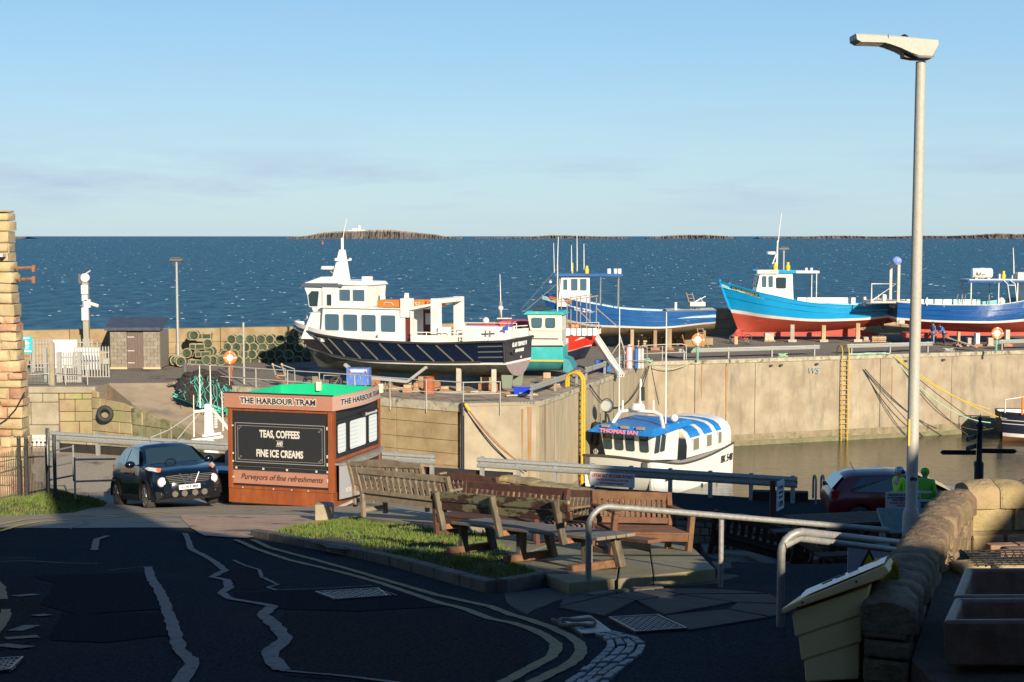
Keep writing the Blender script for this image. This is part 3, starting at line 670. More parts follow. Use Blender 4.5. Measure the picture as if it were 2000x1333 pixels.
def lp_(pts):
    def f(t):
        for a, b in zip(pts, pts[1:]):
            if t <= b[0]: k = (t - a[0])/(b[0] - a[0]); k = k*k*(3-2*k)*.5 + k*.5; return a[1] + (b[1] - a[1])*k
        return pts[-1][1]
    return f
def smoothlp(pts, n=3):
    f = lp_(pts)
    def g(t): return sum(f(min(1, max(0, t + (k - n)*.025))) for k in range(2*n + 1))/(2*n + 1)
    return lambda t: f(t) if t < .02 or t > .98 else g(t)
# ================================================================ 1. navy passenger boat
NAVY = mat('navy_hull_paint', (.004, .008, .022), .3, c2=(.005, .011, .03), sc=2, coat=.15)
AF = mat('grey_antifouling', (.05, .055, .045), .8, c2=(.09, .1, .075), sc=2, bump=.2, c3=(.03, .03, .03), sc3=1.5)
AFP = mat('mauve_antifouling', (.26, .2, .21), .75, c2=(.33, .26, .26), sc=5)
MAR = mat('maroon_door', (.13, .025, .02), .45); FEND = mat('grey_fender_strip', (.1, .1, .095), .6)
th1 = R(158); st1 = V3((.35, 75.2, 6.35)); ctr1 = st1 + V3((cos(th1), sin(th1), 0))*6.8
b1 = thing('passenger_boat', 'large navy blue passenger boat with white cabin propped up on the pier', 'boat', ctr1, th1)
H1 = Hull(13.6, smoothlp([(0, .25), (.1, .2), (.6, .12), (.85, .1), (1, .35)]), smoothlp([(0, .98), (.3, .85), (.6, .82), (.85, 1.05), (1, 1.35)]), smoothlp([(0, 1.1), (.3, .95), (.6, .92), (.85, 1.17), (1, 1.45)]),
          smoothlp([(0, 2.25), (.3, 2.02), (.6, 2.06), (.85, 2.3), (1, 2.62)]), smoothlp([(0, 1.75), (.2, 1.9), (.5, 1.95), (.75, 1.45), (.9, .7), (1, .05)]), smoothlp([(0, 1.95), (.2, 2.05), (.5, 2.1), (.78, 1.95), (.92, 1.15), (1, .06)]), rake=1.5, pw=.45)
H1.mk(b1, AF, BWH, NAVY, inner=BWH, cap=BWH, deckz=.25, mbt=AFP, dm=BWH)
H1.strake(b1, .97, .075, BLK); H1.strake(b1, .04, .05, BLK, t0=.1, t1=.9)
MB().tube([H1.top(0, .97, 1, .05), H1.top(0, .97, 1, .03) + V3((-.05, 0, 0)), H1.top(0, .97, -1, .03) + V3((-.05, 0, 0))], .08, 6).mk('stern_fender', BLK, b1)
for sd in (1, -1): MB().tube([H1.top(0.004, 0, sd, .03), H1.top(0.004, 1, sd, .03)], .05, 6).mk('corner_fender', BLK, b1)
for k in range(9):
    t0 = .13 + k*.082
    for sd in (1, -1):
        P = [H1.top(t0 + .055*(1 - i/6) - .0, .88 - .8*(1 - i/6), sd, .03) for i in range(7)]
        P = [H1.top(t0 + .072*(i/6), .08 + .8*(i/6), sd, .03) for i in range(7)]
        MB().tube(P, .045, 5).mk('fender_strip', FEND, b1)
for f in (.25, .5, .75): MB().tube([H1.top(.01 + .1*i/4, f, 1, .02) for i in range(5)], .04, 5).mk('fender_strip', FEND, b1)
# bulwark above the sheer at the bow
for sd in (1, -1):
    T = [.45 + .55*i/16 for i in range(17)]
    MB().grid([[H1.top(t, 1, sd, .02), H1.top(t, 1, sd, .05*0) + V3((.05*(t > .9), 0, .1 + .16*sst((t-.45)/.3))), H1.top(t, 1, sd, -.08) + V3((0, 0, .1 + .16*sst((t-.45)/.3))), H1.top(t, 1, sd, -.1)] for t in T]).mk('bow_bulwark', BWH, b1, smooth=40)
MB().box((6.0, 0, 2.52), (1.4, .9, .05)).mk('foredeck_hatch', mat('blue_deck_cover', (.02, .08, .3), .6), b1)
text('GLAD TIDINGS VI', .3, LWHT, b1, (-6.86, 0, 1.95), (pi/2, 0, -pi/2), bold=.012, shear=.25, width=2.1)
text('SEAHOUSES', .22, LWHT, b1, (-6.86, 0, 1.62), (pi/2, 0, -pi/2), bold=.01, shear=.25, width=1.25)
text('1-4', .16, LWHT, b1, (-6.86, -.2, 1.24), (pi/2, 0, -pi/2), bold=.01)
MB().cyl((-6.82, .9, 1.5), .09, -.08, 10, ax=(1, 0, 0)).mk('exhaust_outlet', BLK, b1)
# main cabin
def slopebox(mb, x0b, x1b, x0t, x1t, yb, yt, z0, z1, m=0):
    return mb.add([(x0b, -yb, z0), (x1b, -yb, z0), (x1b, yb, z0), (x0b, yb, z0), (x0t, -yt, z1), (x1t, -yt, z1), (x1t, yt, z1), (x0t, yt, z1)],
                  [(3, 2, 1, 0), (4, 5, 6, 7), (0, 1, 5, 4), (1, 2, 6, 5), (2, 3, 7, 6), (3, 0, 4, 7)], m)
slopebox(MB(), -.75, 4.3, -.7, 4.2, 1.62, 1.5, 1.85, 3.72).mk('main_cabin', BWH, b1, bevel=.06)
MB().bb(-.85, 4.3, -1.62, 1.62, 3.722, 3.8).mk('cabin_roof', BWH, b1, bevel=.03)
for x in (3.55, 2.42, 1.3, .12):
    for sd in (1, -1): win(b1, (x, sd*1.575, 2.95), (1, 0, 0), (0, sd, .06), .88, .9, .1, gm=GLSB)
# lower front
slopebox(MB(), 4.2, 5.75, 4.2, 5.15, 1.25, 1.1, 1.95, 3.45).mk('wheelhouse_base', BWH, b1, bevel=.05)
# wheelhouse, forward-leaning screen
wh = MB(); wh.add([(1.75, -1.2, 3.8), (4.95, -1.2, 3.45), (4.95, 1.2, 3.45), (1.75, 1.2, 3.8), (1.6, -1.15, 4.98), (5.5, -1.25, 4.85), (5.5, 1.25, 4.85), (1.6, 1.15, 4.98)], [(3, 2, 1, 0), (4, 5, 6, 7), (0, 1, 5, 4), (1, 2, 6, 5), (2, 3, 7, 6), (3, 0, 4, 7)])
wh.mk('wheelhouse', BWH, b1, bevel=.05)
MB().bb(3.3, 4.3, -1.33, 1.33, 2.0, 4.85).mk('wheelhouse_door_frame', BWH, b1, bevel=.03)
win(b1, (4.9, 1.22, 4.2), (1, 0, 0), (0, 1, 0), .62, .85, .06, gm=GLS, skew=.35)
for y in (-.75, 0, .75): win(b1, (5.3, y, 4.28), (0, 1, 0), (1, 0, -.38), .58, .8, .06, v=(.38, 0, 1))
win(b1, (3.85, 1.335, 4.15), (1, 0, 0), (0, 1, 0), .3, .62, .05, gm=GLS)
for x in (2.98, 2.1): win(b1, (x, 1.19, 4.42), (1, 0, 0), (0, 1, 0), .72, .62, .06, gm=GLSB)
MB().add([(3.1, -1.38, 4.86), (5.65, -1.35, 4.86), (5.65, 1.35, 4.86), (3.1, 1.38, 4.86), (3.1, -1.3, 5.02), (5.55, -1.2, 5.06), (5.55, 1.2, 5.06), (3.1, 1.3, 5.02)], [(3, 2, 1, 0), (4, 5, 6, 7), (0, 1, 5, 4), (1, 2, 6, 5), (2, 3, 7, 6), (3, 0, 4, 7)]).mk('brow', mat('slate_grey_trim', (.08, .1, .13), .5), b1)
MB().add([(3.6, -1.1, 5.06), (5.5, -1.15, 5.06), (5.5, 1.15, 5.06), (3.6, 1.1, 5.06), (4.1, -.7, 5.4), (4.7, -.7, 5.4), (4.7, .7, 5.4), (4.1, .7, 5.4)], [(4, 5, 6, 7), (0, 1, 5, 4), (1, 2, 6, 5), (2, 3, 7, 6), (3, 0, 4, 7)]).mk('wheelhouse_roof', BWH, b1)
MB().add([(1.5, -1.2, 4.98), (3.4, -1.2, 4.98), (3.4, 1.2, 4.98), (1.5, 1.2, 4.98), (1.6, -1.05, 5.16), (3.4, -1.05, 5.24), (3.4, 1.05, 5.24), (1.6, 1.05, 5.16)], [(4, 5, 6, 7), (0, 1, 5, 4), (1, 2, 6, 5), (2, 3, 7, 6), (3, 0, 4, 7)]).mk('aft_roof', BWH, b1)
MB().bb(1.75, 2.15, .2, .75, 5.15, 5.45).mk('roof_box', BWH, b1, bevel=.02)
mst = slopebox(MB(), 3.35, 4.35, 3.6, 3.88, .3, .14, 5.0, 6.9).mk('mast', BWH, b1, bevel=.03)
MB().cyl((3.74, 0, 6.9), .08, .65, 8).mk('mast_head', BWH, mst); whip(mst, (3.7, 0, 7.5), 1.1, (-.25, 0), .025)
MB().tube([(3.5, -.45, 6.3), (3.9, .45, 6.3)], .04, 6).mk('crosstree', BWH, mst)
MB().ball((3.5, -.45, 6.35), .09).mk('navigation_light', BWH, mst); MB().ball((3.9, .45, 6.35), .09).mk('navigation_light', BWH, mst)
MB().bb(4.3, 4.95, -.35, .3, 5.78, 5.98).mk('radar_scanner', BWH, b1, bevel=.06); MB().tube([(4.05, 0, 5.3), (4.6, 0, 5.8)], .04, 6).mk('radar_bracket', STEEL, b1)
for x, h in ((1.25, .75), (-.2, .75)): slopebox(MB(), x - .16, x + .16, x - .1, x + .06, .12, .09, 3.8, 3.8 + h).mk('vent_post', BWH, b1)
for x0, x1, y0 in ((-.55, .85, 1.1), (-1.6, -.9, .4), (-2.5, -1.75, .4)):
    o = MB().bb(x0, x1, y0 - .55, y0 + .35, 3.84, 4.22).mk('raft_locker', ORG, b1, bevel=.04); MB().tube([(x0 + .4, y0 + .37, 3.95), (x0 + .5, y0 + .42, 4.08), (x1 - .5, y0 + .42, 4.08), (x1 - .4, y0 + .37, 3.95)], .02, 5).mk('grab_line', BWH, o)
MB().bb(-1.1, -.6, .9, 1.6, 3.3, 4.32).mk('roof_locker', BWH, b1, bevel=.03)
# aft shelter
MB().ext([(-.8, 1.55, 3.62), (-2.4, 1.62, 3.95), (-2.4, 1.62, 4.08), (-.8, 1.55, 3.8)], (0, -3.1, 0)).mk('shelter_roof', BWH, b1)
for sd in (1, -1): MB().bb(-2.95, -2.4, sd*1.62 - .3*sd, sd*1.62, 2.0, 4.35).mk('arch_leg', BWH, b1, bevel=.04)
MB().bb(-2.95, -2.4, -1.32, 1.32, 4.1, 4.33).mk('arch_beam', BWH, b1)
MB().bb(-1.15, -.85, 1.38, 1.45, 1.95, 3.6).mk('door', MAR, b1); MB().bb(-.84, -.76, 1.3, 1.55, 1.9, 3.65).bb(-1.28, -1.16, 1.3, 1.5, 1.9, 3.65).mk('door_post', BWH, b1)
d_ = MB().bb(-2.05, -1.5, .55, .62, 1.95, 3.7).mk('door', MAR, b1); MB().bb(-1.95, -1.65, .625, .64, 2.9, 3.5).mk('pane', BWH, d_)
for x0 in (-2.36,): MB().bb(x0, x0 + .3, .5, .6, 1.95, 3.75).mk('door_post', MAR, b1)
MB().bb(-1.5, -.9, -1.2, -1.1, 1.95, 3.6).mk('bulkhead', GLSB, b1)
# stern bulwark, rails, seats
for sd in (1, -1):
    MB().ext([(-6.65, sd*1.85, 2.2), (-3.9, sd*1.95, 2.0), (-1.4, sd*1.95, 2.0), (-1.4, sd*1.95, 2.4), (-3.9, sd*1.95, 2.45), (-6.65, sd*1.85, 2.68)], (0, -sd*.07, 0)).mk('bulwark_panel', BWH, b1)
    MB().tube([(-1.4, sd*1.9, 2.55), (-3.9, sd*1.9, 2.58), (-6.6, sd*1.8, 2.82)], .03, 6).mk('handrail', BWH, b1)
for x in (-1.5, -2.3, -3.2, -4.1, -5.0, -5.9): MB().tube([(x, 1.9, 2.0), (x, 1.9, 2.6)], .025, 5).mk('stanchion', BWH, b1)
for x0, x1, y0 in ((-3.4, -2.9, 1.1), (-6.5, -3.7, -.3)): MB().bb(x0, x1, y0, y0 + .7, 1.9, 2.85).mk('seat_locker', BWH, b1, bevel=.04)
MB().tube([(-3.55, -.2, 2.6), (-3.6, -.2, 3.0), (-6.6, -.2, 3.02), (-6.6, -.2, 2.7)], .025, 6).mk('seat_rail', BWH, b1)
for y in (.1, .75): MB().ext([(-6.5, y, 2.7), (-6.15, y, 2.7), (-6.5, y, 3.1)], (0, .06, 0)).mk('rail_bracket', mat('blue_bracket', (.03, .1, .4), .5) if y < .5 else M_.setdefault('bb', mat('blue_bracket', (.03, .1, .4), .5)), b1)
text('12', .3, LBLK, b1, (-4.3, 1.96, 2.24), (pi/2, 0, pi), bold=.005)
MB().tube([(-5.5, 1.9, 2.55), (-6.2, 1.86, 2.6)], .05, 6).tube([(-5.7, 1.9, 2.42), (-5.7, 1.9, 2.75)], .04, 6).tube([(-5.95, 1.9, 2.42), (-5.95, 1.9, 2.75)], .04, 6).mk('mooring_cross_bollard', FEND, b1)
whip(b1, (5.9, .2, 2.6), .95, (0, 0), .035); MB().box((6.3, 0, 2.7), (.7, .25, .14)).mk('anchor_roller', BWH, b1)
MB().bb(.1, .6, 1.7, 1.95, 2.05, 2.45).mk('vent_cowl', BWH, b1, bevel=.06)
MB().cyl((-6.1, 0, .0), .1, .4, 6).mk('rudder_stock', AF, b1)
for y in (.75, -.75): MB().ext([(-6.7, y, -.35), (-6.2, y, -.35), (-6.15, y, .35), (-6.8, y, .35)], (0, .07, 0)).mk('rudder', mat('sage_rudder', (.22, .26, .2), .7), b1)
def props_line(lbl, root, xs, hfn, yy, n0=0, **k):
    for i, (x, y) in enumerate([(x, y) for x in xs for y in yy]):
        p = root.matrix_basis @ V3((x, y, 0)); prop(lbl, V3((p.x, p.y, 5.81)), hfn(x) , **k)
bpy.context.view_layer.update()
def keelz(root, H, x): return root.location.z + H.zk(x/H.L + .5) - 5.8
for i, (x, lbl) in enumerate(((-5.2, 'keel block under the stern of the navy passenger boat'), (-1.5, 'keel block amidships under the navy passenger boat'), (2.2, 'keel block under the forward part of the navy passenger boat'))):
    p = b1.matrix_basis @ V3((x, 0, 0)); t = thing('keel_block', lbl, 'block', (p.x, p.y, 5.81), th1, 'keel blocks under the navy boat')
    MB().bb(-.55, .55, -.45, .45, 0, .34).mk('timber', TIMR, t, bevel=.02); MB().bb(-.4, .4, -.5, .5, .342, .72).mk('timber', WOODT, t, bevel=.02)
for x, lbl in ((-6.0, 'pale timber prop at the quarter of the navy passenger boat'), (-4.0, 'pale upright timber prop left of the blue tub under the navy boat')):
    p = b1.matrix_basis @ V3((x, 1.5, 0)); prop(lbl, V3((p.x, p.y, 5.81)), 1.25, w=.26, m=GREYW, base=False)
# folded steel cradle frame
cr1 = thing('boat_cradle', 'grey steel cradle frame with angled arms under the navy boat', 'cradle', b1.matrix_basis @ V3((0, 1.9, -.54)), th1)
MB().bar((2.6, 0, 1.25), (1.75, 0, .62), .2, .14).bar((1.75, 0, .62), (-1.2, 0, .45), .22, .16).bar((-1.2, 0, .45), (-2.3, 0, 1.25), .2, .14).mk('arm', mat('grey_frame_paint', (.36, .37, .36), .6), cr1)
# ================================================================ 2. teal fishing boat and red boat
TEAL = mat('teal_hull_paint', (.03, .36, .36), .45, c2=(.06, .42, .42), sc=1.5, c3=(.16, .5, .5), sc3=1.5, t3=.6)
TEALD = mat('dull_teal_bottom', (.02, .2, .23), .7, c2=(.04, .25, .28), sc=2)
CREAM = mat('cream_paint', (.72, .68, .55), .5, c2=(.66, .6, .46), sc=3, c3=(.4, .2, .08), sc3=3.5, t3=.7, w3=.06)
LGREY = mat('light_grey_paint', (.45, .45, .43), .6, c2=(.52, .51, .48), sc=3)
KRED = mat('bright_red_hull', (.62, .03, .015), .4, c2=(.5, .025, .015), sc=3)
th2 = R(171); c2_ = at(1083, 720, 82.5); c2_.z = 5.95
b2 = thing('fishing_boat', 'small teal fishing boat with cream wheelhouse behind the stern of the navy boat', 'boat', c2_, th2); b2.scale = (.92, .92, .9)
H2 = Hull(7.6, smoothlp([(0, .3), (.5, .18), (1, .5)]), smoothlp([(0, .95), (.5, .95), (1, 1.2)]), smoothlp([(0, 1.06), (.5, 1.06), (1, 1.32)]), smoothlp([(0, 2.0), (.5, 1.95), (1, 2.6)]), smoothlp([(0, 1.2), (.5, 1.3), (.8, .8), (1, .04)]), smoothlp([(0, 1.35), (.5, 1.45), (.8, 1.15), (1, .05)]), rake=.7, pw=.4, dx=3.1)
H2.mk(b2, TEALD, mat('yellow_stripe', (.75, .5, .02), .5), TEAL, inner=CREAM, cap=CREAM, deckz=.5)
H2.strake(b2, .98, .05, BLK)
for sd in (1, -1): MB().grid([[H2.top(t, 1, sd, .04), H2.top(t, 1, sd, .06) + V3((0, 0, .28)), H2.top(t, 1, sd, -.02) + V3((0, 0, .28))] for t in [i/12 for i in range(13)]]).mk('cream_bulwark', CREAM, b2)
slopebox(MB(), -.6, 1.4, -.6, 1.5, 1.15, 1.1, 1.6, 2.9).mk('wheelhouse_base', LGREY, b2, bevel=.04)
slopebox(MB(), -.6, 1.4, -.6, 1.6, 1.13, 1.1, 2.902, 3.95).mk('wheelhouse', CREAM, b2, bevel=.05)
MB().add([(-.8, -1.25, 3.95), (1.85, -1.25, 3.95), (1.85, 1.25, 3.95), (-.8, 1.25, 3.95), (-.6, -1.1, 4.15), (1.6, -1.1, 4.15), (1.6, 1.1, 4.15), (-.6, 1.1, 4.15)], [(3, 2, 1, 0), (4, 5, 6, 7), (0, 1, 5, 4), (1, 2, 6, 5), (2, 3, 7, 6), (3, 0, 4, 7)]).mk('wheelhouse_roof', TEAL, b2, bevel=.03)
win(b2, (.98, 1.135, 3.42), (1, 0, 0), (0, 1, 0), .62, .62, .1, fm=BLK, gm=GLSB, fr=.02, skew=.1); win(b2, (.12, 1.135, 3.42), (1, 0, 0), (0, 1, 0), .58, .62, .1, fm=BLK, gm=GLSB, fr=.02)
MB().tube([(1.3, 1.2, 2.3), (1.25, 1.22, 2.42), (-.4, 1.22, 2.42)], .02, 5).mk('grab_rail', BLK, b2)
MB().box((1.0, .2, 4.28), (.7, .6, .2)).box((.5, -.3, 4.26), (.5, .5, .18)).mk('roof_gear', BLK, b2, bevel=.04)
mt2 = MB().tube([(-.2, .2, 4.1), (-.2, .2, 7.1)], [.06, .05], 8).mk('mast', STEEL, b2)
whip(mt2, (-.2, .2, 7.0), 1.9, (-.05, 0), .03); whip(mt2, (0, .2, 6.6), 1.9, (.05, 0), .025); MB().tube([(-.2, .2, 6.9), (2.1, .3, 4.2)], .012, 4).tube([(-.2, .2, 5.9), (1.9, .1, 4.1)], .03, 4).mk('forestay', STEEL, b2)
MB().ball((.25, .2, 6.0), .1).mk('lamp', BWH, b2)
MB().ext([(-.7, 1.2, .35), (-1.0, 1.2, .25), (-1.35, 1.1, .5), (-1.05, 1.1, 1.05), (-.7, 1.2, 1.2)], (0, -2.3, 0)).mk('skeg', TEALD, b2)
# red and black boat behind it
th3 = R(8); c3_ = at(1070, 700, 86.5); c3_.z = 5.95
b3 = thing('red_boat', 'red and black boat with a thin white mast, partly hidden behind the teal boat', 'boat', c3_, th3)
DKB = mat('dark_blue_black_bottom', (.012, .014, .03), .6)
H3 = Hull(6.6, smoothlp([(0, .2), (.6, .15), (1, .6)]), smoothlp([(0, .95), (.5, .95), (1, 1.35)]), smoothlp([(0, 1.02), (.5, 1.02), (1, 1.42)]), smoothlp([(0, 1.9), (.5, 1.85), (1, 2.5)]), smoothlp([(0, 1.1), (.5, 1.2), (.8, .7), (1, .04)]), smoothlp([(0, 1.25), (.5, 1.35), (.8, 1.1), (1, .05)]), rake=1.0, pw=.4)
H3.mk(b3, DKB, BWH, KRED, inner=LGREY, cap=BLK, deckz=.4)
MB().grid([[H3.top(t, f, -1, .03) for f in (0, 1)] for t in (.3, .4, .5, .6)]).mk('black_side_panel', BLK, b3)
MB().bb(-3.1, -1.2, -1.0, 1.0, 1.6, 2.95).mk('cuddy', KRED, b3, bevel=.05); MB().bb(-4.9, -3.1, -.8, .8, 2.2, 2.72).mk('engine_cover', KRED, b3, bevel=.05)
MB().bb(-1.75, -1.5, -1.06, -1.0, 2.1, 2.7).mk('hatch_panel', BWH, b3)
mt3 = MB().tube([(-2.9, 0, 2.9), (-2.9, 0, 4.1)], .1, 8).mk('mast', STEEL, b3); whip(mt3, (-2.9, 0, 4.0), 1.75, (-.05, 0), .03); MB().ball((-2.9, 0, 3.7), .16).mk('radar', BWH, mt3); MB().ball((-3.8, 0, 2.95), .2).mk('horn', BWH, b3)
MB().tube([(-2.9, -.3, 3.0), (-2.9, 0, 3.9), (-2.9, .3, 3.0)], .04, 5).tube([(-2.3, -.5, 3.1), (-3.2, -.5, 3.1)], .05, 5).mk('mast_legs', STEEL, mt3)
RTUB = mat('rusty_grey_tube', (.22, .19, .17), .7, c2=(.33, .28, .24), sc=8)
for x in (1.0, 1.6, 2.2, 2.8):
    for y in (-1.0, 1.0): MB().tube([(x, y, 2.0), (x, y, 4.35)], .035, 6).mk('shelter_post', RTUB, b3)
MB().tube([(.2, -1.0, 4.05), (2.9, -1.0, 4.45)], .04, 6).mk('shelter_rail', RTUB, b3); MB().tube([(.2, 1.0, 4.05), (2.9, 1.0, 4.45)], .04, 6).mk('shelter_rail', RTUB, b3)
MB().tube([(2.8, -1.0, 3.7), (4.2, -1.0, 2.5)], .03, 6).mk('shelter_brace', RTUB, b3); MB().tube([(1.6, -1.0, 3.7), (2.8, -1.0, 2.5)], .03, 6).mk('shelter_brace', RTUB, b3)
for i in range(6): MB().bb(.9 + i*.33, 1.18 + i*.33, -1.2, -.9, 2.05, 2.5).mk('fish_box', BWH if i % 2 else M_.setdefault('fb', mat('blue_white_box', (.55, .62, .7), .5)), b3, bevel=.02)
for x in (1.35, 1.6): MB().ball((x, -1.0, 2.62), .14).mk('orange_buoy', M_.setdefault('sb', mat('salmon_buoy', (.8, .25, .12), .5)), b3)
MB().tube([(.8, -1.25, 2.1), (.8, -1.25, 2.85), (2.9, -1.25, 2.85), (2.9, -1.25, 2.1)], .03, 5).mk('rail', STEEL, b3)
# ================================================================ 3-5. wooden fishing cobles with their strakes
def coble(root, H, mbot, mstripe, mtop, minner, strakes=(.33, .62), sm=None, **k):
    H.mk(root, mbot, mstripe, mtop, inner=minner, **k)
    for f in strakes: H.strake(root, f, .022, sm or mtop, name='plank_strake')
BLU = mat('worn_royal_blue', (.006, .075, .25), .45, c2=(.01, .1, .31), sc=1, c3=(.35, .42, .5), sc3=1.1, t3=.64, w3=.08, st3=(.5, 1, 3.2))
BRN = mat('brown_bottom', (.2, .15, .09), .8, c2=(.26, .2, .13), sc=2)
th4 = R(177); c4 = at(1226, 665, 103.5); c4.z = 6.75
b4 = thing('coble', 'worn royal blue wooden boat with blue canopy and white wheelhouse, long ladder at its stern', 'boat', c4, th4)
H4 = Hull(12.5, smoothlp([(0, .5), (.3, .12), (.7, .0), (1, .5)]), smoothlp([(0, 1.0), (.3, .62), (.7, .72), (1, 1.25)]), smoothlp([(0, 1.12), (.3, .76), (.7, .88), (1, 1.42)]), smoothlp([(0, 1.95), (.25, 1.85), (.5, 1.95), (.8, 2.55), (1, 3.15)]), smoothlp([(0, 1.1), (.4, 1.75), (.75, 1.35), (.92, .5), (1, .05)]), smoothlp([(0, 1.5), (.4, 2.0), (.75, 1.75), (.92, .85), (1, .06)]), rake=.8, pw=.5)
coble(b4, H4, BRN, BWH, BLU, mat('pale_inner', (.45, .6, .62), .6, c2=(.3, .45, .5), sc=4), cap=BLU, deckz=.5)
H4.write(b4, 'GLAD TIDINGS VIII', .9, .86, .2, LYEL, 1, plate=mat('red_name_board', (.5, .06, .02), .5), width=1.5, flip=-1)
H4.write(b4, 'BK 279', .77, .62, .36, LWHT, 1, bold=.012, width=1.35, flip=-1)
slopebox(MB(), 2.75, 5.1, 2.8, 4.85, 1.05, .95, 2.15, 4.35).mk('wheelhouse', BWH, b4, bevel=.05)
for x in (3.25, 3.9): win(b4, (x, 1.0, 3.75), (1, 0, 0), (0, 1, .05), .48, .85, .05, gm=GLSB)
for y in (-.55, 0, .55): win(b4, (4.97, y, 3.75), (0, 1, 0), (1, 0, .12), .42, .8, .05, gm=GLSB, v=(-.12, 0, 1))
win(b4, (4.55, 1.0, 3.75), (1, 0, 0), (0, 1, .05), .3, .75, .05, gm=GLSB)
MB().bb(.4, 5.35, -1.25, 1.25, 4.35, 4.55).mk('canopy', BLU, b4, bevel=.02)
for x in (.7, 2.0):
    for y in (1.1, -1.1): MB().tube([(x, y, 1.8), (x, y, 4.36)], .04, 6).mk('canopy_post', STEEL, b4)
for x, h, m_ in ((4.1, 1.9, BWH), (3.7, 2.6, BWH), (3.2, 2.0, BWH)): whip(b4, (x, .3, 4.7), h, (.02, 0), .035)
MB().lathe([(.14, 0), (.16, .3), (.1, .38), (.1, .55)], (3.0, .5, 4.55), 10).mk('liferaft_beacon', YELP, b4, smooth=40)
MB().tube([(4.05, .2, 4.5), (4.05, .2, 5.3)], .06, 6).mk('searchlight_post', YELP, b4);
for x, r_ in ((.65, .15), (1.4, .15), (.95, .12)): MB().cyl((x, .6, 4.55), r_, .35, 8).mk('roof_vent', BWH, b4)
MB().cyl((-3.4, 1.0, 1.95), .1, .55, 8).mk('bitt', BWH, b4); MB().box((-5.0, .2, 2.35), (1.1, 1.2, .3)).mk('net_hauler', CREAM, b4, bevel=.03)
MB().tube([(-5.5, .6, 2.3), (-5.2, .6, 2.8), (-4.8, .6, 2.5), (-5.6, .2, 2.9)], .03, 5).mk('stern_rail', BWH, b4)
MB().add([H4.top(0, 1, 1) + V3((0, 0, .04)), H4.top(0, 1, -1) + V3((0, 0, .04)), H4.top(.28, 1, -1) + V3((0, .2, .04)), H4.top(.28, 1, 1) + V3((0, -.2, .04))], [(0, 1, 2, 3)]).mk('aft_deck', CREAM, b4)
bpy.context.view_layer.update()
SKY = mat('sky_blue_hull_paint', (.005, .27, .56), .22, c2=(.008, .3, .6), sc=1, coat=.35)
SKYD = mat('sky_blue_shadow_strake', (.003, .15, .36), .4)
REDB = mat('red_antifouling', (.4, .055, .03), .65, c2=(.33, .05, .03), sc=1.5, st=(.3, 1, 3), c3=(.46, .09, .06), sc3=2)
th5 = R(178); c5 = at(1578, 690, 112); c5.z = 6.35
b5 = thing('coble', 'freshly painted sky blue wooden boat with red bottom and white wheelhouse', 'boat', c5, th5)
H5 = Hull(14.0, smoothlp([(0, .95), (.2, .45), (.5, .12), (1, .05)]), smoothlp([(0, 1.42), (.2, 1.12), (.5, 1.02), (.8, 1.3), (1, 1.62)]), smoothlp([(0, 1.58), (.2, 1.3), (.5, 1.22), (.8, 1.55), (1, 1.9)]), smoothlp([(0, 2.35), (.2, 2.28), (.5, 2.45), (.8, 3.25), (1, 4.1)]), smoothlp([(0, 1.0), (.4, 1.9), (.75, 1.35), (.92, .45), (1, .05)]), smoothlp([(0, 1.4), (.4, 2.15), (.75, 1.9), (.92, .95), (1, .07)]), rake=1.55, srake=-.3, pw=.75)
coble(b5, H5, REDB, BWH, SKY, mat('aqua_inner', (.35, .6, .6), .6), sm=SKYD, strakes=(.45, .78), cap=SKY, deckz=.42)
MB().tube([V3((H5.top(1, 1).x + .02, 0, H5.top(1, 1).z + .12)), H5.top(1, .5) + V3((.04, 0, 0)), H5.top(1, 0) + V3((.02, 0, 0))], .1, 6).mk('stem_post', SKY, b5)
MB().ext([(6.0, -.06, -.25), (-5.0, -.06, -.25), (-5.6, -.06, -.02), (-3, -.06, .5), (5.6, -.06, .3)], (0, .12, 0)).mk('keel', REDB, b5)
H5.write(b5, 'GLAD TIDINGS IV', .88, .84, .26, LYEL, 1, plate=LBLK, width=1.9, flip=-1)
slopebox(MB(), 1.35, 4.5, 1.45, 4.0, 1.15, 1.0, 2.3, 4.75).mk('wheelhouse', BWH, b5, bevel=.06)
win(b5, (2.35, 1.07, 4.0), (1, 0, 0), (0, 1, .06), .75, .85, .1, fm=BLK, fr=.015, gm=GLS)
for y in (-.68, 0, .68): win(b5, (4.22, y, 4.1), (0, 1, 0), (1, 0, .2), .5, .85, .07, fm=BLK, fr=.015, gm=GLSB, v=(-.2, 0, 1))
for x in (3.65, 3.15): win(b5, (x, 1.07, 4.1), (1, 0, 0), (0, 1, .06), .3, .85, .06, fm=BLK, fr=.015, gm=GLSB)
MB().bb(1.2, 4.3, -1.2, 1.2, 4.755, 4.98).mk('wheelhouse_roof', SKY, b5, bevel=.03); MB().bb(-.6, 1.19, -1.15, 1.15, 4.76, 4.95).mk('canopy', BWH, b5, bevel=.02)
MB().bb(2.6, 4.2, 1.2, 1.24, 4.74, 5.02).mk('name_board', BWH, b5); text('GLAD TIDINGS', .2, LBLK, b5, (3.4, 1.245, 4.88), (pi/2, 0, pi), width=1.4)
for x in (-.4,):
    for y in (1.05, -1.05): MB().tube([(x, y, 2.3), (x, y, 4.76)], .035, 6).mk('canopy_post', BWH, b5)
ms5 = MB().tube([(2.55, 0, 4.95), (2.5, 0, 7.3)], [.09, .06], 8).mk('mast', BWH, b5); whip(ms5, (2.45, 0, 7.2), 2.3, (-.25, 0), .035); MB().tube([(3.1, -.2, 4.95), (2.6, 0, 6.2)], .05, 6).tube([(3.1, .2, 4.95), (2.6, 0, 6.2)], .05, 6).mk('mast_legs', BWH, ms5)
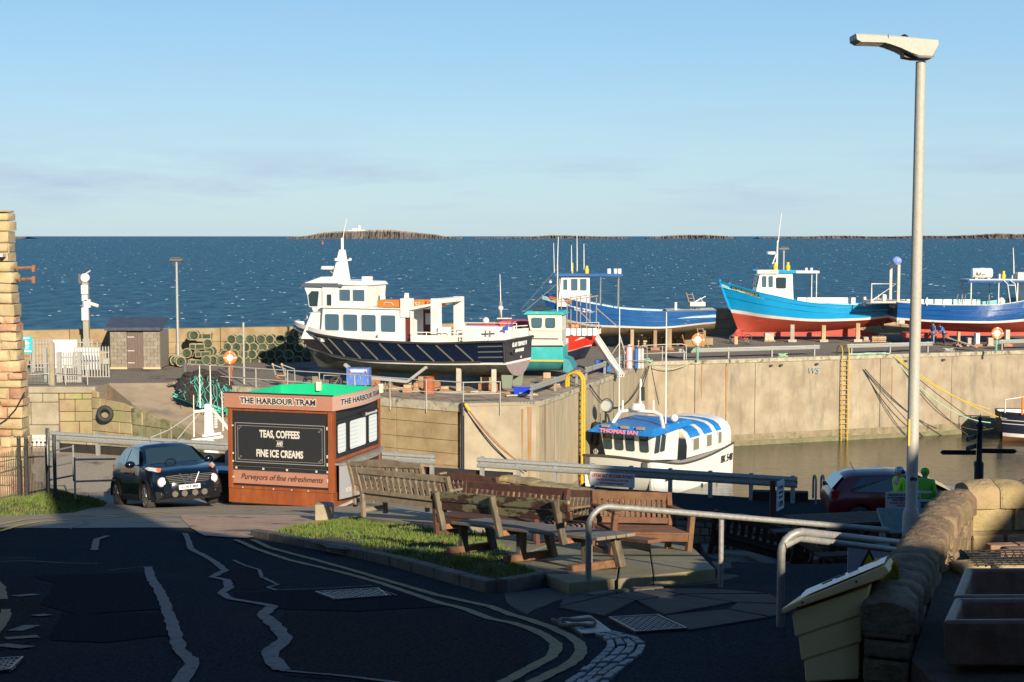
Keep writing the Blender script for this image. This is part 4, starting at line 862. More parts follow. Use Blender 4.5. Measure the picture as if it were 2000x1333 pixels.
MB().cyl((3.0, 0, 6.2), .36, .24, 14).mk('radar_scanner', BWH, b5, bevel=.05)
for x, y in ((1.75, .5), (2.75, .6)): MB().lathe([(.16, 0), (.2, .3), (.11, .42), (.11, .62)], (x, y, 4.98), 10).mk('yellow_beacon', YELP, b5, smooth=40)
for x in (-.1, .3): MB().cyl((x, .4, 4.95), .1, .22, 8).mk('roof_vent', BWH, b5)
for x, h in ((.75, .55), (-4.0, .7), (-6.0, .45)): MB().cyl((x, 1.75 if x > -5 else 1.3, 2.25), .12, h, 8).mk('bitt', BWH, b5)
MB().bb(-4.0, .6, -1.8, -1.7, 2.3, 2.75).mk('inner_coaming', BWH, b5); MB().bb(-4.2, .2, 1.55, 1.62, 2.0, 2.42).mk('inner_coaming', M_.setdefault('pa', mat('pale_aqua', (.5, .68, .66), .6)), b5)
MB().ext([H5.top(0, 1, 1) + V3((0, 0, .04)), H5.top(0, 1, -1) + V3((0, 0, .04)), H5.top(.17, 1, -1) + V3((0, .2, .04)), H5.top(.17, 1, 1) + V3((0, -.2, .04))], (0, 0, .04)).mk('aft_deck', LGREY, b5)
MB().tube([(-5.6, -.6, 2.5), (-5.6, -.6, 3.05)], .03, 5).tube([(-5.0, -.6, 2.7), (-6.9, -.6, 2.6)], .04, 5).tube([(-6.2, -.6, 2.5), (-6.2, -.6, 3.0)], .03, 5).mk('stern_gear', BWH, b5)
MB().cyl((5.0, 0, 3.35), .2, .12, 8).box((5.4, .1, 3.42), (1.2, .8, .1)).mk('anchor_gear', BLK, b5)['kind'] = 'stuff'
MB().torus((-5.7, .2, .9), .42, .1, 10, 5, ax='X').mk('propeller', mat('bronze', (.3, .2, .08), .5, metal=.5), b5)
# 5th: blue boat at the right edge, stern to the left
RBL = mat('royal_blue_hull_paint', (.003, .065, .24), .3, c2=(.004, .08, .28), sc=1, coat=.3)
th6 = R(-3); c6 = at(1905, 690, 108.5); c6.z = 6.5; c6.x += 1.0
b6 = thing('coble', 'royal blue wooden boat with a white raft canister on its open canopy', 'boat', c6, th6)
H6 = Hull(14.6, smoothlp([(0, .95), (.2, .5), (.5, .2), (1, .2)]), smoothlp([(0, 1.2), (.2, 1.0), (.5, .95), (.8, 1.25), (1, 1.7)]), smoothlp([(0, 1.36), (.2, 1.16), (.5, 1.12), (.8, 1.5), (1, 2.0)]), smoothlp([(0, 2.55), (.2, 2.35), (.5, 2.35), (.8, 3.1), (1, 4.0)]), smoothlp([(0, 1.4), (.4, 1.95), (.75, 1.4), (.92, .5), (1, .05)]), smoothlp([(0, 1.75), (.4, 2.15), (.75, 1.95), (.92, 1.0), (1, .07)]), rake=1.5, pw=.75)
coble(b6, H6, REDB, BWH, RBL, mat('turquoise_inner', (.08, .42, .46), .55, c2=(.12, .5, .52), sc=3), strakes=(.3, .62), sm=mat('royal_blue_strake', (.003, .03, .22), .4), cap=LGREY, deckz=.5)
_before = set(b6.children)
MB().bb(-.1, 10.5, -1.35, 1.35, 4, 4.18).mk('canopy', RBL, b6, bevel=.02); MB().bb(.0, 10.4, -1.3, 1.3, 4.185, 4.24).mk('canopy_top', BWH, b6)
for x in (.15, 2.2, 3.6):
    for y in (-1.25, 1.25): MB().tube([(x, y, 2.2), (x, y, 4)], .045, 6).mk('canopy_post', BWH if y < 0 else STEEL, b6)
for k in (0,):
    MB().tube([(3.0, -1.6, 2.4), (2.75, -1.6, 3.92), (2.5, -1.45, 4.17)], .035, 6).tube([(3.5, -1.6, 2.4), (3.3, -1.6, 3.92), (3.0, -1.45, 4.17)], .035, 6).tube([(2.75, -1.6, 3.82), (3.3, -1.6, 3.82)], .03, 6).mk('boarding_ladder', BWH, b6)
MB().tube([(-.3, 1.2, 2.4), (.0, 1.2, 4)], .03, 5).tube([(.3, 1.2, 2.4), (.6, 1.2, 4)], .03, 5).tube([(-.1, 1.2, 3.42), (.5, 1.2, 3.42)], .03, 5).mk('far_ladder', STEEL, b6)
rc = MB().lathe([(.02, -.75), (.34, -.74), (.38, -.68), (.38, -.2), (.4, -.18), (.4, .18), (.38, .2), (.38, .68), (.34, .74), (.02, .75)], (1.15, -.4, 4.7), 16, ax='X').mk('raft_canister', BWH, b6, smooth=35); text('R.F.D.', .3, LBLK, b6, (1.0, -.79, 4.64), (pi/2, 0, 0), bold=.012)
MB().bb(.6, .75, -.75, 0, 4.24, 4.34).bb(1.5, 1.65, -.75, 0, 4.24, 4.34).mk('raft_cradle', STEEL, b6)['kind'] = 'stuff'
for x, y in ((2.75, -.5), (4.35, -.5)): MB().lathe([(.13, 0), (.17, .3), (.1, .42), (.1, .62)], (x, y, 4.24), 10).mk('yellow_beacon', YELP, b6, smooth=40); MB().cyl((x - .3, y, 4.24), .07, .4, 6).mk('roof_vent', BWH, b6)
for x in (3.4, 3.65, 3.9): MB().cyl((x, -.5, 4.24), .04, .28, 6).mk('roof_vent', BWH, b6)
whip(b6, (3.62, -.2, 4.32), 2.3, (-.12, 0), .045); whip(b6, (4.52, -.2, 4.62), 2.1, (-.15, 0), .045)
MB().bb(3.72, 4.22, -.8, 0, 4.24, 4.77).mk('roof_locker', LGREY, b6, bevel=.03); MB().bb(4.32, 6.4, -.8, .4, 4.24, 4.32).cyl((4.62, -.2, 4.97), .3, 1.2, 12, ax=(1, 0, 0)).mk('radar_drum', BWH, b6)
MB().bb(4.3, 8, -1.0, 1.0, 2.4, 3.99).mk('wheelhouse', BWH, b6, bevel=.05); win(b6, (5.0, -1.0, 3.3), (1, 0, 0), (0, -1, 0), .4, .5, .04, fm=BLK)
for o_ in b6.children:
    if o_ not in _before: o_.location.x -= 1.9
MB().ball((.6, -.9, 2.55), .33, sc=(1, 1, 1)).mk('buoy_ball', BWH, b6, smooth=60); MB().bb(1.4, 3.0, -1.2, -.5, 2.0, 2.3).mk('engine_box', BLK, b6); MB().bb(3.0, 3.8, -1.4, -.7, 2.2, 2.6).mk('fish_box', BWH, b6, bevel=.02)
for i in range(9): MB().bb(-6.6 + i*.72, -6.0 + i*.72, 1.7, 1.78, 2.15, 2.6 - .0).mk('bulwark_panel', M_.setdefault('pa2', mat('pale_mint', (.55, .72, .7), .6)), b6)
MB().cyl((-3.9, -1.85, 2.2), .13, .55, 8).mk('bitt', BWH, b6)
for x in (-5.2, 0.3, 2.2): MB().cyl((x, -2.0, 2.3), .06, .6, 6).mk('rail_post', BWH, b6)
# dark stern gear
gn = thing('stern_gantry', 'grey steel gantry standing at the dark stern of the royal blue boat', 'gantry', b6.matrix_basis @ V3((-7.3, 0, 0)), th6)
gm_ = mat('gantry_paint', (.5, .47, .4), .6, c2=(.4, .36, .3), sc=5)
for y in (-1.4, 1.4):
    MB().bar((.1, y, 0.9 if y < 0 else 2.2), (.1, y, 5.35), .2, .2).mk('upright', gm_, gn)
MB().bar((.1, -1.4, 5.2), (.1, 1.4, 5.2), .18, .3).mk('crossbeam', gm_, gn)
MB().tube([(-1.9, -1.4, 2.5), (-1.9, -1.4, 3.9), (-.1, -1.4, 3.9), (-1.9, -1.4, 2.6)], .05, 6).mk('brace', BWH, gn)
MB().bb(-2.0, 1.0, -1.6, 1.5, 2.45, 2.6).mk('platform', gm_, gn); MB().bb(.0, .6, -1.5, -1.2, .9, 1.15).mk('foot', gm_, gn)
MB().cyl((-.9, -1.1, 2.6), .14, .5, 8).mk('bitt', BWH, gn)
bag = MB().ball((0, 0, 0), .36, 10, 7, sc=(1.1, .9, 1.0)).mk('blue_bag', mat('blue_tarpaulin', (.06, .14, .5), .6, c2=(.3, .38, .65), sc=6), None, smooth=60); bag.location = gn.matrix_basis @ V3((.1, -.6, 5.6)); tag(bag, 'crumpled blue bag tied on top of the stern gantry', 'bag')
for t, lbl in (((-4.7), 'small white numbered board on the dark transom'),): pass
BLKH = mat('shaded_transom_paint', (.015, .016, .022), .35, coat=.2)  # near black: shade on the stern facing away from the sun, as colour
MB().add([H6.top(0, f, s_) + V3((-.03, 0, 0)) for f, s_ in ((0, 1), (1, 1), (1, -1), (0, -1))], [(0, 1, 2, 3)]).mk('transom_panel', BLKH, b6)
text('GLAD TIDINGS', .24, LWHT, b6, (-7.36, 0, 2.1), (pi/2, 0, -pi/2), width=2.2)
MB().ext([(7.0, -.06, -.1), (-5.6, -.06, -.1), (-5.9, -.06, .1), (-5, -.06, .9), (7, -.06, .5)], (0, .12, 0)).mk('keel', REDB, b6)
MB().bb(-6.5, -3.2, -1.0, 1.0, -.25, .15).mk('rudder_blade', REDB, b6, bevel=.1)
# ================================================================ white catamaran alongside the wall
CATB = mat('bright_blue_deck_paint', (.01, .17, .5), .45, c2=(.015, .2, .55), sc=3, c3=(.4, .5, .6), sc3=3.5, t3=.62, w3=.06)
GCW = mat('catamaran_white', (.76, .75, .7), .3, c2=(.7, .68, .61), sc=1.2, coat=.3, c3=(.5, .42, .28), sc3=1.4, t3=.66, w3=.08)
pc = at(1292, 950, 78.5); thc = R(-123)      # bow towards the viewer, slightly left
bc = thing('catamaran', 'white catamaran with blue roof and searchlight moored against the harbour wall', 'boat', V3((8.35, 79.6, -1.03)), thc); bc.scale = (1.08, 1.06, 1.08)
# local: +x bow, +y is the right hand side of the picture when seen from the bow
Lc, Bc = 9.6, 2.05
def catsec(t):
    return -Lc/2 + Lc*t
def sheer(t): return 2.75 - .35*sin(pi*min(1, t*1.0))*1.0 + .25*sst((t - .6)/.4)
for sd in (1, -1):
    rows = [];
    for i in range(25):
        t = i/24; x = catsec(t); zs_ = sheer(t); bow = sst((t - .82)/.18); o_ = Bc - .12*bow
        inn = .55 + (.55)*bow
        rows.append([V3((x - .5*bow, sd*(inn if bow < .99 else o_ - .3), .9 - .2*bow)), V3((x - .55*bow, sd*(inn + .12), .25)), V3((x - .62*bow, sd*((inn + o_)/2 + .1*bow), -.35)), V3((x - .5*bow, sd*(o_ - .1 - .1*bow), .3)), V3((x - .3*bow, sd*(o_ - .04), 1.2)), V3((x - .05*bow, sd*o_, zs_))])
    rows = rows if sd == 1 else [r[::-1] for r in rows]
    mb = MB().grid(rows); k = len(rows[0]); mb.f.append(list(range(24*k, 25*k))); mb.m.append(0); mb.f.append(list(range(k))[::-1]); mb.m.append(0)
    mb.mk('hull', GCW, bc, smooth=45)
# bridge deck nose between the hulls, curved
rows = []
for j in range(13):
    y = -1.95 + 3.9*j/12; c_ = 1 - (y/1.95)**2
    rows.append([V3((4.75 + .22*c_, y, 2.97 + .12*c_)), V3((4.62 + .2*c_, y, 2.2)), V3((4.3 + .05*c_, y, 1.55 - .1*c_)), V3((3.7, y, 1.15 - .45*c_)), V3((3.0, y*.8, .9 - .35*c_))])
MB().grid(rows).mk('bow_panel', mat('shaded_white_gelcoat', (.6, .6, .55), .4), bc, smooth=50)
MB().ball((4.25, 0, .62), .28, sc=(2.2, .7, .8)).mk('bow_nacelle', GCW, bc, smooth=60)
dkp = [V3((catsec(i/12), sd*(Bc - .06 - .12*sst((i/12 - .82)/.18)), sheer(i/12) - .02)) for sd, rg_ in ((1, range(13)), (-1, range(12, -1, -1))) for i in rg_]
MB().grid([[V3((catsec(i/12), sd*(Bc - .06), sheer(i/12) - .03)) for sd in (1, -1)] for i in range(13)]).mk('deck', mat('cat_deck', (.5, .5, .47), .7), bc)
for sd in (1, -1): MB().tube([(catsec(i/24), sd*(Bc + .02 - .12*sst((i/24 - .82)/.18)), sheer(i/24) - .02) for i in range(25)], .055, 6).mk('fender_strip', M_.setdefault('dg', mat('dark_grey_rubber', (.06, .055, .05), .7)), bc, smooth=60)
MB().tube([(4.82 + .22*(1 - (y/1.95)**2), y, 2.97 + .12*(1 - (y/1.95)**2)) for y in [-1.95 + .325*k for k in range(13)]], .055, 6).mk('fender_strip', M_['dg'], bc, smooth=60)
# wheelhouse
mb = MB().add([(.9, -1.5, 2.5), (3.5, -1.35, 2.8), (3.5, 1.35, 2.8), (.9, 1.5, 2.5), (.9, -1.6, 4.1), (3.75, -1.55, 4.2), (3.75, 1.55, 4.2), (.9, 1.6, 4.1)], [(3, 2, 1, 0), (4, 5, 6, 7), (0, 1, 5, 4), (1, 2, 6, 5), (2, 3, 7, 6), (3, 0, 4, 7)]); mb.mk('wheelhouse', GCW, bc, bevel=.06)
for y in (-1.1, -.45, .2, 1.0): win(bc, (3.66, y, 3.62), (0, 1, 0), (1, 0, -.17), .44, .82, .08, fm=BLK, fr=.03, v=(.17, 0, 1))
for x in (3.15, 2.55): win(bc, (x, 1.5, 3.6), (1, 0, 0), (0, 1, -.1), .42, .9, .06, fm=BLK, fr=.02, v=(0, .1, 1))
MB().add([(-.2, -1.75, 4.25), (4.35, -1.95, 4.1), (4.35, 1.95, 4.1), (-.2, 1.85, 4.25), (-.2, -1.6, 4.5), (3.9, -1.6, 4.42), (3.9, 1.6, 4.42), (-.2, 1.6, 4.5)], [(3, 2, 1, 0), (4, 5, 6, 7), (0, 1, 5, 4), (1, 2, 6, 5), (2, 3, 7, 6), (3, 0, 4, 7)]).mk('wheelhouse_roof', CATB, bc, bevel=.03)
text('THOMAS IAN', .26, mat('pink_lettering', (.75, .2, .25), .6), bc, (4.345, -.1, 4.22), (R(60), 0, pi/2), bold=.012, width=2.2)
for y in (-1.0, .1, 1.0): MB().bb(3.95, 4.15, y - .22, y + .22, 4.36, 4.5).mk('floodlight', STEEL, bc, bevel=.02)
# passenger canopy: arched white ribs and blue roof, windows in the side screens
def arch(x0, x1, m, nm, a0=0, a1=1, o=0):
    P = [(1.95, 2.6), (1.97, 3.6), (1.9, 4.1), (1.72, 4.5), (1.4, 4.8), (.9, 4.95), (0, 5.02), (-.9, 4.95), (-1.4, 4.8), (-1.72, 4.5), (-1.9, 4.1), (-1.97, 3.6), (-1.95, 2.6)]
    P = [(y, 2.6 + (z - 2.6)*.66) for y, z in P]; P = P[a0:len(P) - a0] if not a1 == 0 else P[a0:a0 + 1]
    MB().grid([[(x, y*(1 + o/2), z + o) for y, z in P] for x in (x0, x1)] + [[(x1, y*(1 + o/2) - .03*y/2, z + o - .05) for y, z in P]]).mk(nm, m, bc, smooth=40)
arch(-4.6, .6, CATB, 'canopy_roof', 3); arch(-4.6, -3.6, GCW, 'canopy_rib', 0, 1, .02)
for x0, x1 in ((.35, .75), (-1.3, -.95), (-2.8, -2.45)): arch(x0, x1, GCW, 'canopy_rib', 0, 1, .02)
for sd in (1,):
    for xa, xb in ((-.95, .35), (-2.45, -1.3), (-3.6, -2.8)):
        MB().grid([[(x, 1.93, 2.6), (x, 1.95, 3.24), (x, 1.89, 3.57)] for x in (xa, xb)]).mk('side_screen', GCW, bc)
        MB().grid([[(x, 1.895, 3.57), (x, 1.715, 3.84), (x, 1.4, 4.04)] for x in (xa, xb)]).mk('blue_side_panel', CATB, bc)
        xm = (xa + xb)/2; win(bc, (xm, 1.96, 3.2), (1, 0, 0), (0, 1, 0), (xb - xa)*.55, .6, .04, fm=GCW, gm=M_.setdefault('gg', mat('grey_vinyl_window', (.2, .19, .15), .3)))
MB().bb(.7, .78, .5, 1.45, 2.6, 4.1).mk('cabin_door', mat('dark_doorway', (.02, .025, .035), .6), bc)
# radar arch, mast, lamp
MB().tube([(2.8, -1.3, 4.4), (2.4, -1.1, 4.95), (2.3, -.6, 5.05), (2.3, .9, 5.05), (2.4, 1.3, 4.9), (2.9, 1.7, 4.4)], .1, 6).mk('radar_arch', GCW, bc, smooth=50)
MB().lathe([(.36, 0), (.38, .1), (.3, .32), (.05, .34)], (2.3, -.1, 5.12), 14).mk('radar_dome', GCW, bc, smooth=40)
m_ = MB().tube([(2.3, .05, 5.4), (2.3, .05, 6.7)], [.08, .06], 8).mk('mast', GCW, bc); MB().tube([(2.3, .18, 6.3), (2.3, .2, 5.6)], .1, 6).mk('furled_cloth', BLK, m_)
whip(bc, (2.4, -1.15, 4.9), 5.4, (0, 0), .035); whip(bc, (1.9, 1.3, 4.3), 5.8, (0, 0), .04)
for y, h in ((-1.0, .5), (.8, .6)): MB().cyl((2.3, y, 5.05), .05, h, 6).mk('lamp_post', GCW, bc)
lmp = MB().cyl((2.75, -1.75, 5.25), .31, -.28, 18, ax=(1, 0, .1)).mk('searchlight', STEEL, bc, bevel=.03); MB().cyl((2.76, -1.75, 5.25), .27, .03, 18, ax=(1, 0, .1)).mk('lens', mat('lamp_glass', (.5, .55, .5), .12, spec=.9), lmp)
MB().tube([(2.55, -1.75, 4.8), (2.75, -1.5, 4.4)], .06, 6).torus((2.6, -1.75, 5.25), .36, .025, 18, 5, ax='X').mk('searchlight_bracket', BLK, bc)
MB().ball((1.7, 1.7, 4.75), .2).mk('horn_box', GCW, bc)
def cattext(s_, x, z, w_): text(s_, .55, LBLK, bc, (x, Bc + .03, z), (pi/2, 0, pi), shear=.2, bold=.008, width=w_)
cattext('BK 548', 2.6, 1.95, 1.5); cattext('BK 548', -3.9, 2.0, 1.5)
for x, z in ((.9, .8), (-.9, 1.0), (-2.7, 1.2)): MB().bb(x - .08, x + .08, Bc - .02, Bc + .02, z - .07, z + .07).mk('drain_hole', BLK, bc)
for y in (-1.6, 1.7): MB().box((4.86, y, 2.72), (.1, .25, .4)).mk('bow_pad', FEND, bc)
MB().torus((4.2, -1.5, 3.1), .12, .03, 10, 5, ax='X').tube([(4.2, -1.5, 2.9), (4.2, -1.5, 3.25)], .04, 6).mk('bow_cleat', STEEL, bc)
MB().bb(-4.75, -4.0, Bc - .05, Bc + .0, .15, .5).mk('stern_step', GCW, bc)
fb = thing('boat_fender', 'orange round fender hanging at the bow of the white catamaran', 'fender', bc.matrix_basis @ V3((4.3, -2.1, 1.4))); fb.location = bc.location + Matrix.Rotation(thc, 3, 'Z') @ V3((4.9, -2.75, 2.2))
MB().ball((0, 0, 0), .38, 12, 9, sc=(1, 1, 1.15)).mk('ball', ORG, fb, smooth=60); MB().tube([(0, 0, .4), (.1, .1, 1.4)], .03, 5).mk('line', BLK, fb)
for k, (dy, lb) in enumerate(((-2.4, 'black tyre fender hanging on the wall left of the catamaran'),)):
    t = thing('tyre_fender', lb, 'tyre', bc.location + Matrix.Rotation(thc, 3, 'Z') @ V3((2.5, -2.75, 4.0))); MB().torus((0, 0, 0), .5, .2, 18, 8, ax='X').mk('tyre', BLK, t, smooth=50)
# moored dark boat at the right edge
pm = at(2010, 855, 96); bm = thing('moored_boat', 'black hulled boat with orange and white rails moored at the far right by the wall', 'boat', V3((pm.x + 2.6, 96.5, -.3)), R(176))
HM = Hull(9, lp_([(0, .0), (1, .2)]), lp_([(0, .5), (1, .7)]), lp_([(0, .75), (1, .95)]), lp_([(0, 2.0), (1, 2.4)]), smoothlp([(0, 1.3), (.6, 1.5), (.9, 1.1), (1, .5)]), smoothlp([(0, 1.5), (.6, 1.7), (.9, 1.4), (1, .8)]), rake=.3)
HM.mk(bm, mat('rusty_bottom', (.3, .12, .05), .8), BWH, mat('black_blue_hull', (.012, .015, .03), .4), inner=BWH, cap=BLK)
MB().add([HM.top(1, f, s_) + V3((.02, 0, 0)) for f, s_ in ((0, 1), (1, 1), (1, -1), (0, -1))], [(0, 1, 2, 3)]).mk('bow_plate', BLK, bm)
for f in (.45, .62): HM.strake(bm, f, .03, LGREY)
MB().tube([(4.4, 1.4, 2.4), (4.4, 1.4, 3.3), (3.2, 1.5, 3.5), (1.5, 1.5, 3.6)], .04, 6).mk('rail', BWH, bm)
for x in (2.6, .8): MB().tube([(x, 1.5, 2.2), (x, 1.5, 3.5)], .05, 6).mk('stanchion', RUST, bm)
MB().tube([(3.3, 1.5, 2.3), (3.3, 1.5, 3.5)], .07, 6).mk('orange_stanchion', ORG, bm)
# ================================================================ props, ladders and gear below the cobles
def pp(px, Y, z=5.81): u = (px - 1000)/FPX; return V3((u*Y*1.0015, Y, z))
for px_, Y, h, lb in ((1235, 102, 1.5, 'first timber prop from the left under the worn royal blue boat'), (1280, 102, 1.45, 'middle timber prop under the worn royal blue boat'), (1307, 102, 1.55, 'thick right-hand timber prop under the worn royal blue boat')):
    prop(lb, pp(px_, Y), h, w=.36 if px_ > 1300 else .24)
for px_, Y, h, lb, m__ in ((1548, 110, 1.35, 'white topped timber prop nearest the bicycle, under the sky blue boat', GREYW), (1609, 110, 1.3, 'narrow white and brown prop under the middle of the sky blue boat', WOODT), (1676, 110.2, 1.45, 'brown prop on a blue foot near the stern of the sky blue boat', WOODT)):
    prop(lb, pp(px_, Y), h, w=.3, m=m__, foot=GREYW)
for px_, w_, lb in ((1502, .7, 'pale square block under the keel of the sky blue boat'), (1691, .38, 'small grey block beside the blue footed prop')):
    t = thing('support_block', lb, 'block', pp(px_, 110.6)); MB().bb(-w_/2, w_/2, -.3, .3, 0, w_*.95).mk('block', GREYW, t, bevel=.03); MB().bb(-w_/2 - .05, w_/2 + .1, -.35, .3, 0, .12).mk('packing', WOODT, t)
for px_, h, lb, m__ in ((1873, 1.1, 'thin brown prop below the right-hand blue boat behind the two men', WOODT), (1909, 1.0, 'blue and white painted prop right of the leaning plank', mat('pale_blue_prop', (.4, .52, .6), .7, c2=(.6, .6, .55), sc=4)), (1968, 1.25, 'tall whitewashed prop right of the right-hand lifebuoy', GREYW)):
    prop(lb, pp(px_, 105.5), h, w=.32 if px_ > 1900 else .2, m=m__)
for px_, lb in ((1895, 'short yellowish block left of the blue and white prop'), (1935, 'broad blue-white block behind the right-hand lifebuoy')):
    t = thing('support_block', lb, 'block', pp(px_, 106)); MB().bb(-.2, .2, -.2, .2, 0, .62).mk('block', GREYW, t, bevel=.03); MB().bb(-.28, .28, -.25, .25, 0, .1).mk('packing', WOODT, t)
def ladder(name, lbl, p, q, w_, n, m, r=.03, cat='ladder', rr=None, side=None):
    t = thing(name, lbl, cat, p); q = V3(q) - V3(p); sd = side or V3((1, 0, 0))
    for k in (-1, 1): MB().tube([sd*k*w_/2, sd*k*w_/2 + q], r, 6).mk('stile', m, t)
    for i in range(n):
        c = q*((i + .5)/n); MB().tube([c - sd*w_/2, c + sd*w_/2], rr or r*.7, 5).mk('rung', m, t)
    return t
ladder('wooden_ladder', 'long wooden ladder leaning on the stern of the worn royal blue boat', pp(1380, 102.0), at(1346, 572, 103.2), .42, 15, mat('ladder_wood', (.3, .2, .13), .8), .035)
# timber baulks and stone blocks stacked behind
rg = RND(5)
st = thing('stone_stack', 'pile of big sandy stone blocks behind the props of the worn blue boat', 'stone pile', pp(1320, 106.5))
for i in range(11): MB().box((-2.4 + (i % 6)*.95 + (i//6)*.4, rg.uniform(-.2, .2), .3 + (i//6)*.58), (.9, .7, .54), rz=rg.uniform(-.08, .08)).mk('block', WALLA, st, bevel=.05)
t = thing('rudder_board', 'sandy rounded wooden rudder leaning under the stern of the worn blue boat', 'rudder', pp(1358, 105.2)); MB().ext([(-.8, 0, 0), (.7, 0, 0), (.75, 0, 1.3), (.3, 0, 1.75), (-.5, 0, 1.6), (-.75, 0, 1.0)], (0, .12, 0)).mk('blade', WALLA, t, bevel=.04)
t = thing('wooden_crate_stack', 'low crate with planks left of the first prop by the worn blue boat', 'crate', pp(1253, 104.5));
for i in range(4): MB().box((0, 0, .12 + .19*i), (.7 - .1*(i % 2), .6, .16), rz=.1*i).mk('plank', WOODT, t, bevel=.01)
t = thing('pallet_stack', 'wooden pallets at the stern of the sky blue boat', 'pallet', pp(1715, 110.5))
for i in range(3):
    for k in range(5): MB().box((-.45 + .22*k, 0, .1 + .16*i), (.12, .9, .03), rz=0).mk('slat', TIMR if i < 2 else WOODT, t)
    MB().bb(-.55, .55, -.45, -.38, .13*i + .0, .08 + .16*i).mk('bearer', WOODT, t)
# leaning plank, small stand
for (a, b, lb) in (((1851, 660, 106.2), (1908, 687, 104.2), 'long pale plank leaning behind the two men'), ((1852, 668, 106.6), (1877, 686, 104.8), 'short plank lying beside the long pale plank')):
    pa, pb = at(*a), at(*b); pb.z = 5.87; tag(MB().bar(V3((0, 0, 0)), pb - pa, .22, .06).mk('leaning_plank', GREYW, loc=pa), lb, 'plank')
for px_, lb in ((1213, 'thin pale trestle stand between the long beam and the first prop'),):
    t = thing('trestle', lb, 'trestle', pp(px_, 99)); MB().tube([(.3, 0, 0), (-.1, 0, 1.3)], .05, 5).mk('leg', GREYW, t); MB().tube([(-.6, 0, 0), (0, 0, .9)], .03, 5).mk('leg', GREYW, t)
t = thing('trestle', 'rusty leaning stand to the left of the middle lifebuoy', 'trestle', pp(1338, 101)); MB().tube([(.15, 0, 0), (-.2, 0, 1.2)], .05, 5).mk('leg', RUST, t); MB().tube([(-.3, 0, 0), (.1, .3, .6)], .04, 5).mk('leg', RUST, t)
# grooved white fender board leaning by the guardrail
pa, pb = at(1162, 656, 87.5), at(1213, 729, 83.0); pb.z = 5.85
t = thing('folded_gangway', 'long pale grooved gangway leaning at the end of the red boat', 'gangway', pa); dv = pb - pa
MB().bar((0, 0, 0), dv, .42, .2).mk('deck_board', BWH, t)
for k in (-1, 0, 1): MB().bar(V3((k*.14, -.12, .02)), dv + V3((k*.14, -.12, .02)), .06, .06).mk('rib', LGREY, t)
t = thing('blue_bin', 'blue plastic tub standing behind the grooved gangway', 'tub', pp(1178, 86)); MB().bb(-.45, .45, -.3, .3, 0, .7).bb(-.52, .52, -.36, .36, .55, .62).mk('tub', mat('blue_plastic', (.01, .12, .42), .45), t, bevel=.03)
t = thing('gas_bottle_cage', 'pink gas cylinder beside blue barrels by the curved rail', 'gas bottle', pp(1232, 87.8))
MB().lathe([(.2, 0), (.2, 1.3), (.12, 1.45), (.06, 1.5)], (-.08, 0, 0), 12).mk('cylinder', mat('pink_cylinder', (.75, .4, .45), .5), t, smooth=40)
for x in (.35, .55, .75): MB().lathe([(.1, 0), (.1, 1.2), (.05, 1.3)], (x, .2, 0), 8).mk('blue_cylinder', mat('blue_cyl', (.02, .12, .4), .5) if x < .4 else LGREY, t)
for x in (-.4, 1.0): MB().tube([(x, -.2, 0), (x, -.2, 1.45)], .03, 5).mk('cage_post', STEEL, t)
for z in (.5, 1.4): MB().tube([(-.4, -.2, z), (1.0, -.2, z)], .03, 5).mk('cage_rail', STEEL, t)
# lifebuoys
def lifebuoy(lbl, p, zc, post, r=.29, side_post=True):
    t = thing('lifebuoy', lbl, 'lifebuoy', p, 0, 'lifebuoys on posts along the pier')
    MB().lathe([(.09, 0), (.09, zc - .3)], n=8).mk('post', post, t) if True else 0
    MB().bb(-.14, .14, -.02, .12, zc - .75, zc + .2).mk('backboard', post, t)
    rg_ = MB(); rg_.torus((0, -.14, zc), r, .095, 28, 8, ax='Y').mk('ring', ORG, t, smooth=60)
    for a in (0, 90, 180, 270): MB().torus((0, -.14, zc), r, .1, 3, 8, ax='Y', a0=R(a - 6), a1=R(a + 6)).mk('white_band', BWH, t, smooth=60)
    MB().cyl((0, -.1, zc), r*.72, -.05, 20, ax=(0, 1, 0)).mk('centre_disc', M_.setdefault('disc', mat('grey_disc', (.55, .55, .53), .5)), t)
    return t
GRNP = mat('green_cast_post', (.1, .28, .2), .6, c2=(.2, .38, .3), sc=8)
lifebuoy('orange lifebuoy on a rusty post above the black net pile', pp(449, 79.5), 1.4, RUST)
lifebuoy('orange lifebuoy on a green post by the foot of the long ladder', pp(1363, 93.0), 1.42, GRNP, .34)
lifebuoy('orange lifebuoy on a green post at the right edge, below the royal blue boat', pp(1947, 99.2), 1.42, GRNP, .34)
# lamp columns
def lampcol(lbl, p, h, heads=1, m=GALV):
    t = thing('lamp_column', lbl, 'lamp post', p, 0); MB().lathe([(.13, 0), (.12, 1.2), (.09, 1.25), (.075, h)], n=10).mk('pole', m, t, smooth=40)
    MB().bb(-.42, .42, -.2, .25, h - .02, h + .16).bb(-.3, .3, -.25, .2, h + .17, h + .24).mk('floodlight', FEND, t, bevel=.03)
    MB().tube([(-.4, 0, h), (0, 0, h - .3), (.4, 0, h)], .03, 5).mk('bracket', FEND, t)
    return t
lampcol('slim grey lamp column by the parapet, left of the creel stacks', pp(346.5, 92.2), at(346, 510, 92.2).z - 5.81)
lampcol('slim lamp column rising behind the wheelhouse canopy of the sky blue boat', pp(1529, 116), at(1529, 488, 116).z - 5.81)
t = thing('camera_mast', 'wooden mast with white cameras and boxes behind the palisade gates', 'mast', pp(168.5, 88.5)); zt = at(168, 535, 88.5).z - 5.81
MB().bb(-.17, .17, -.17, .17, 0, zt).mk('post', mat('grey_timber_pole', (.3, .27, .2), .9, c2=(.38, .34, .26), sc=3, st=(1, 1, .2)), t, bevel=.02)
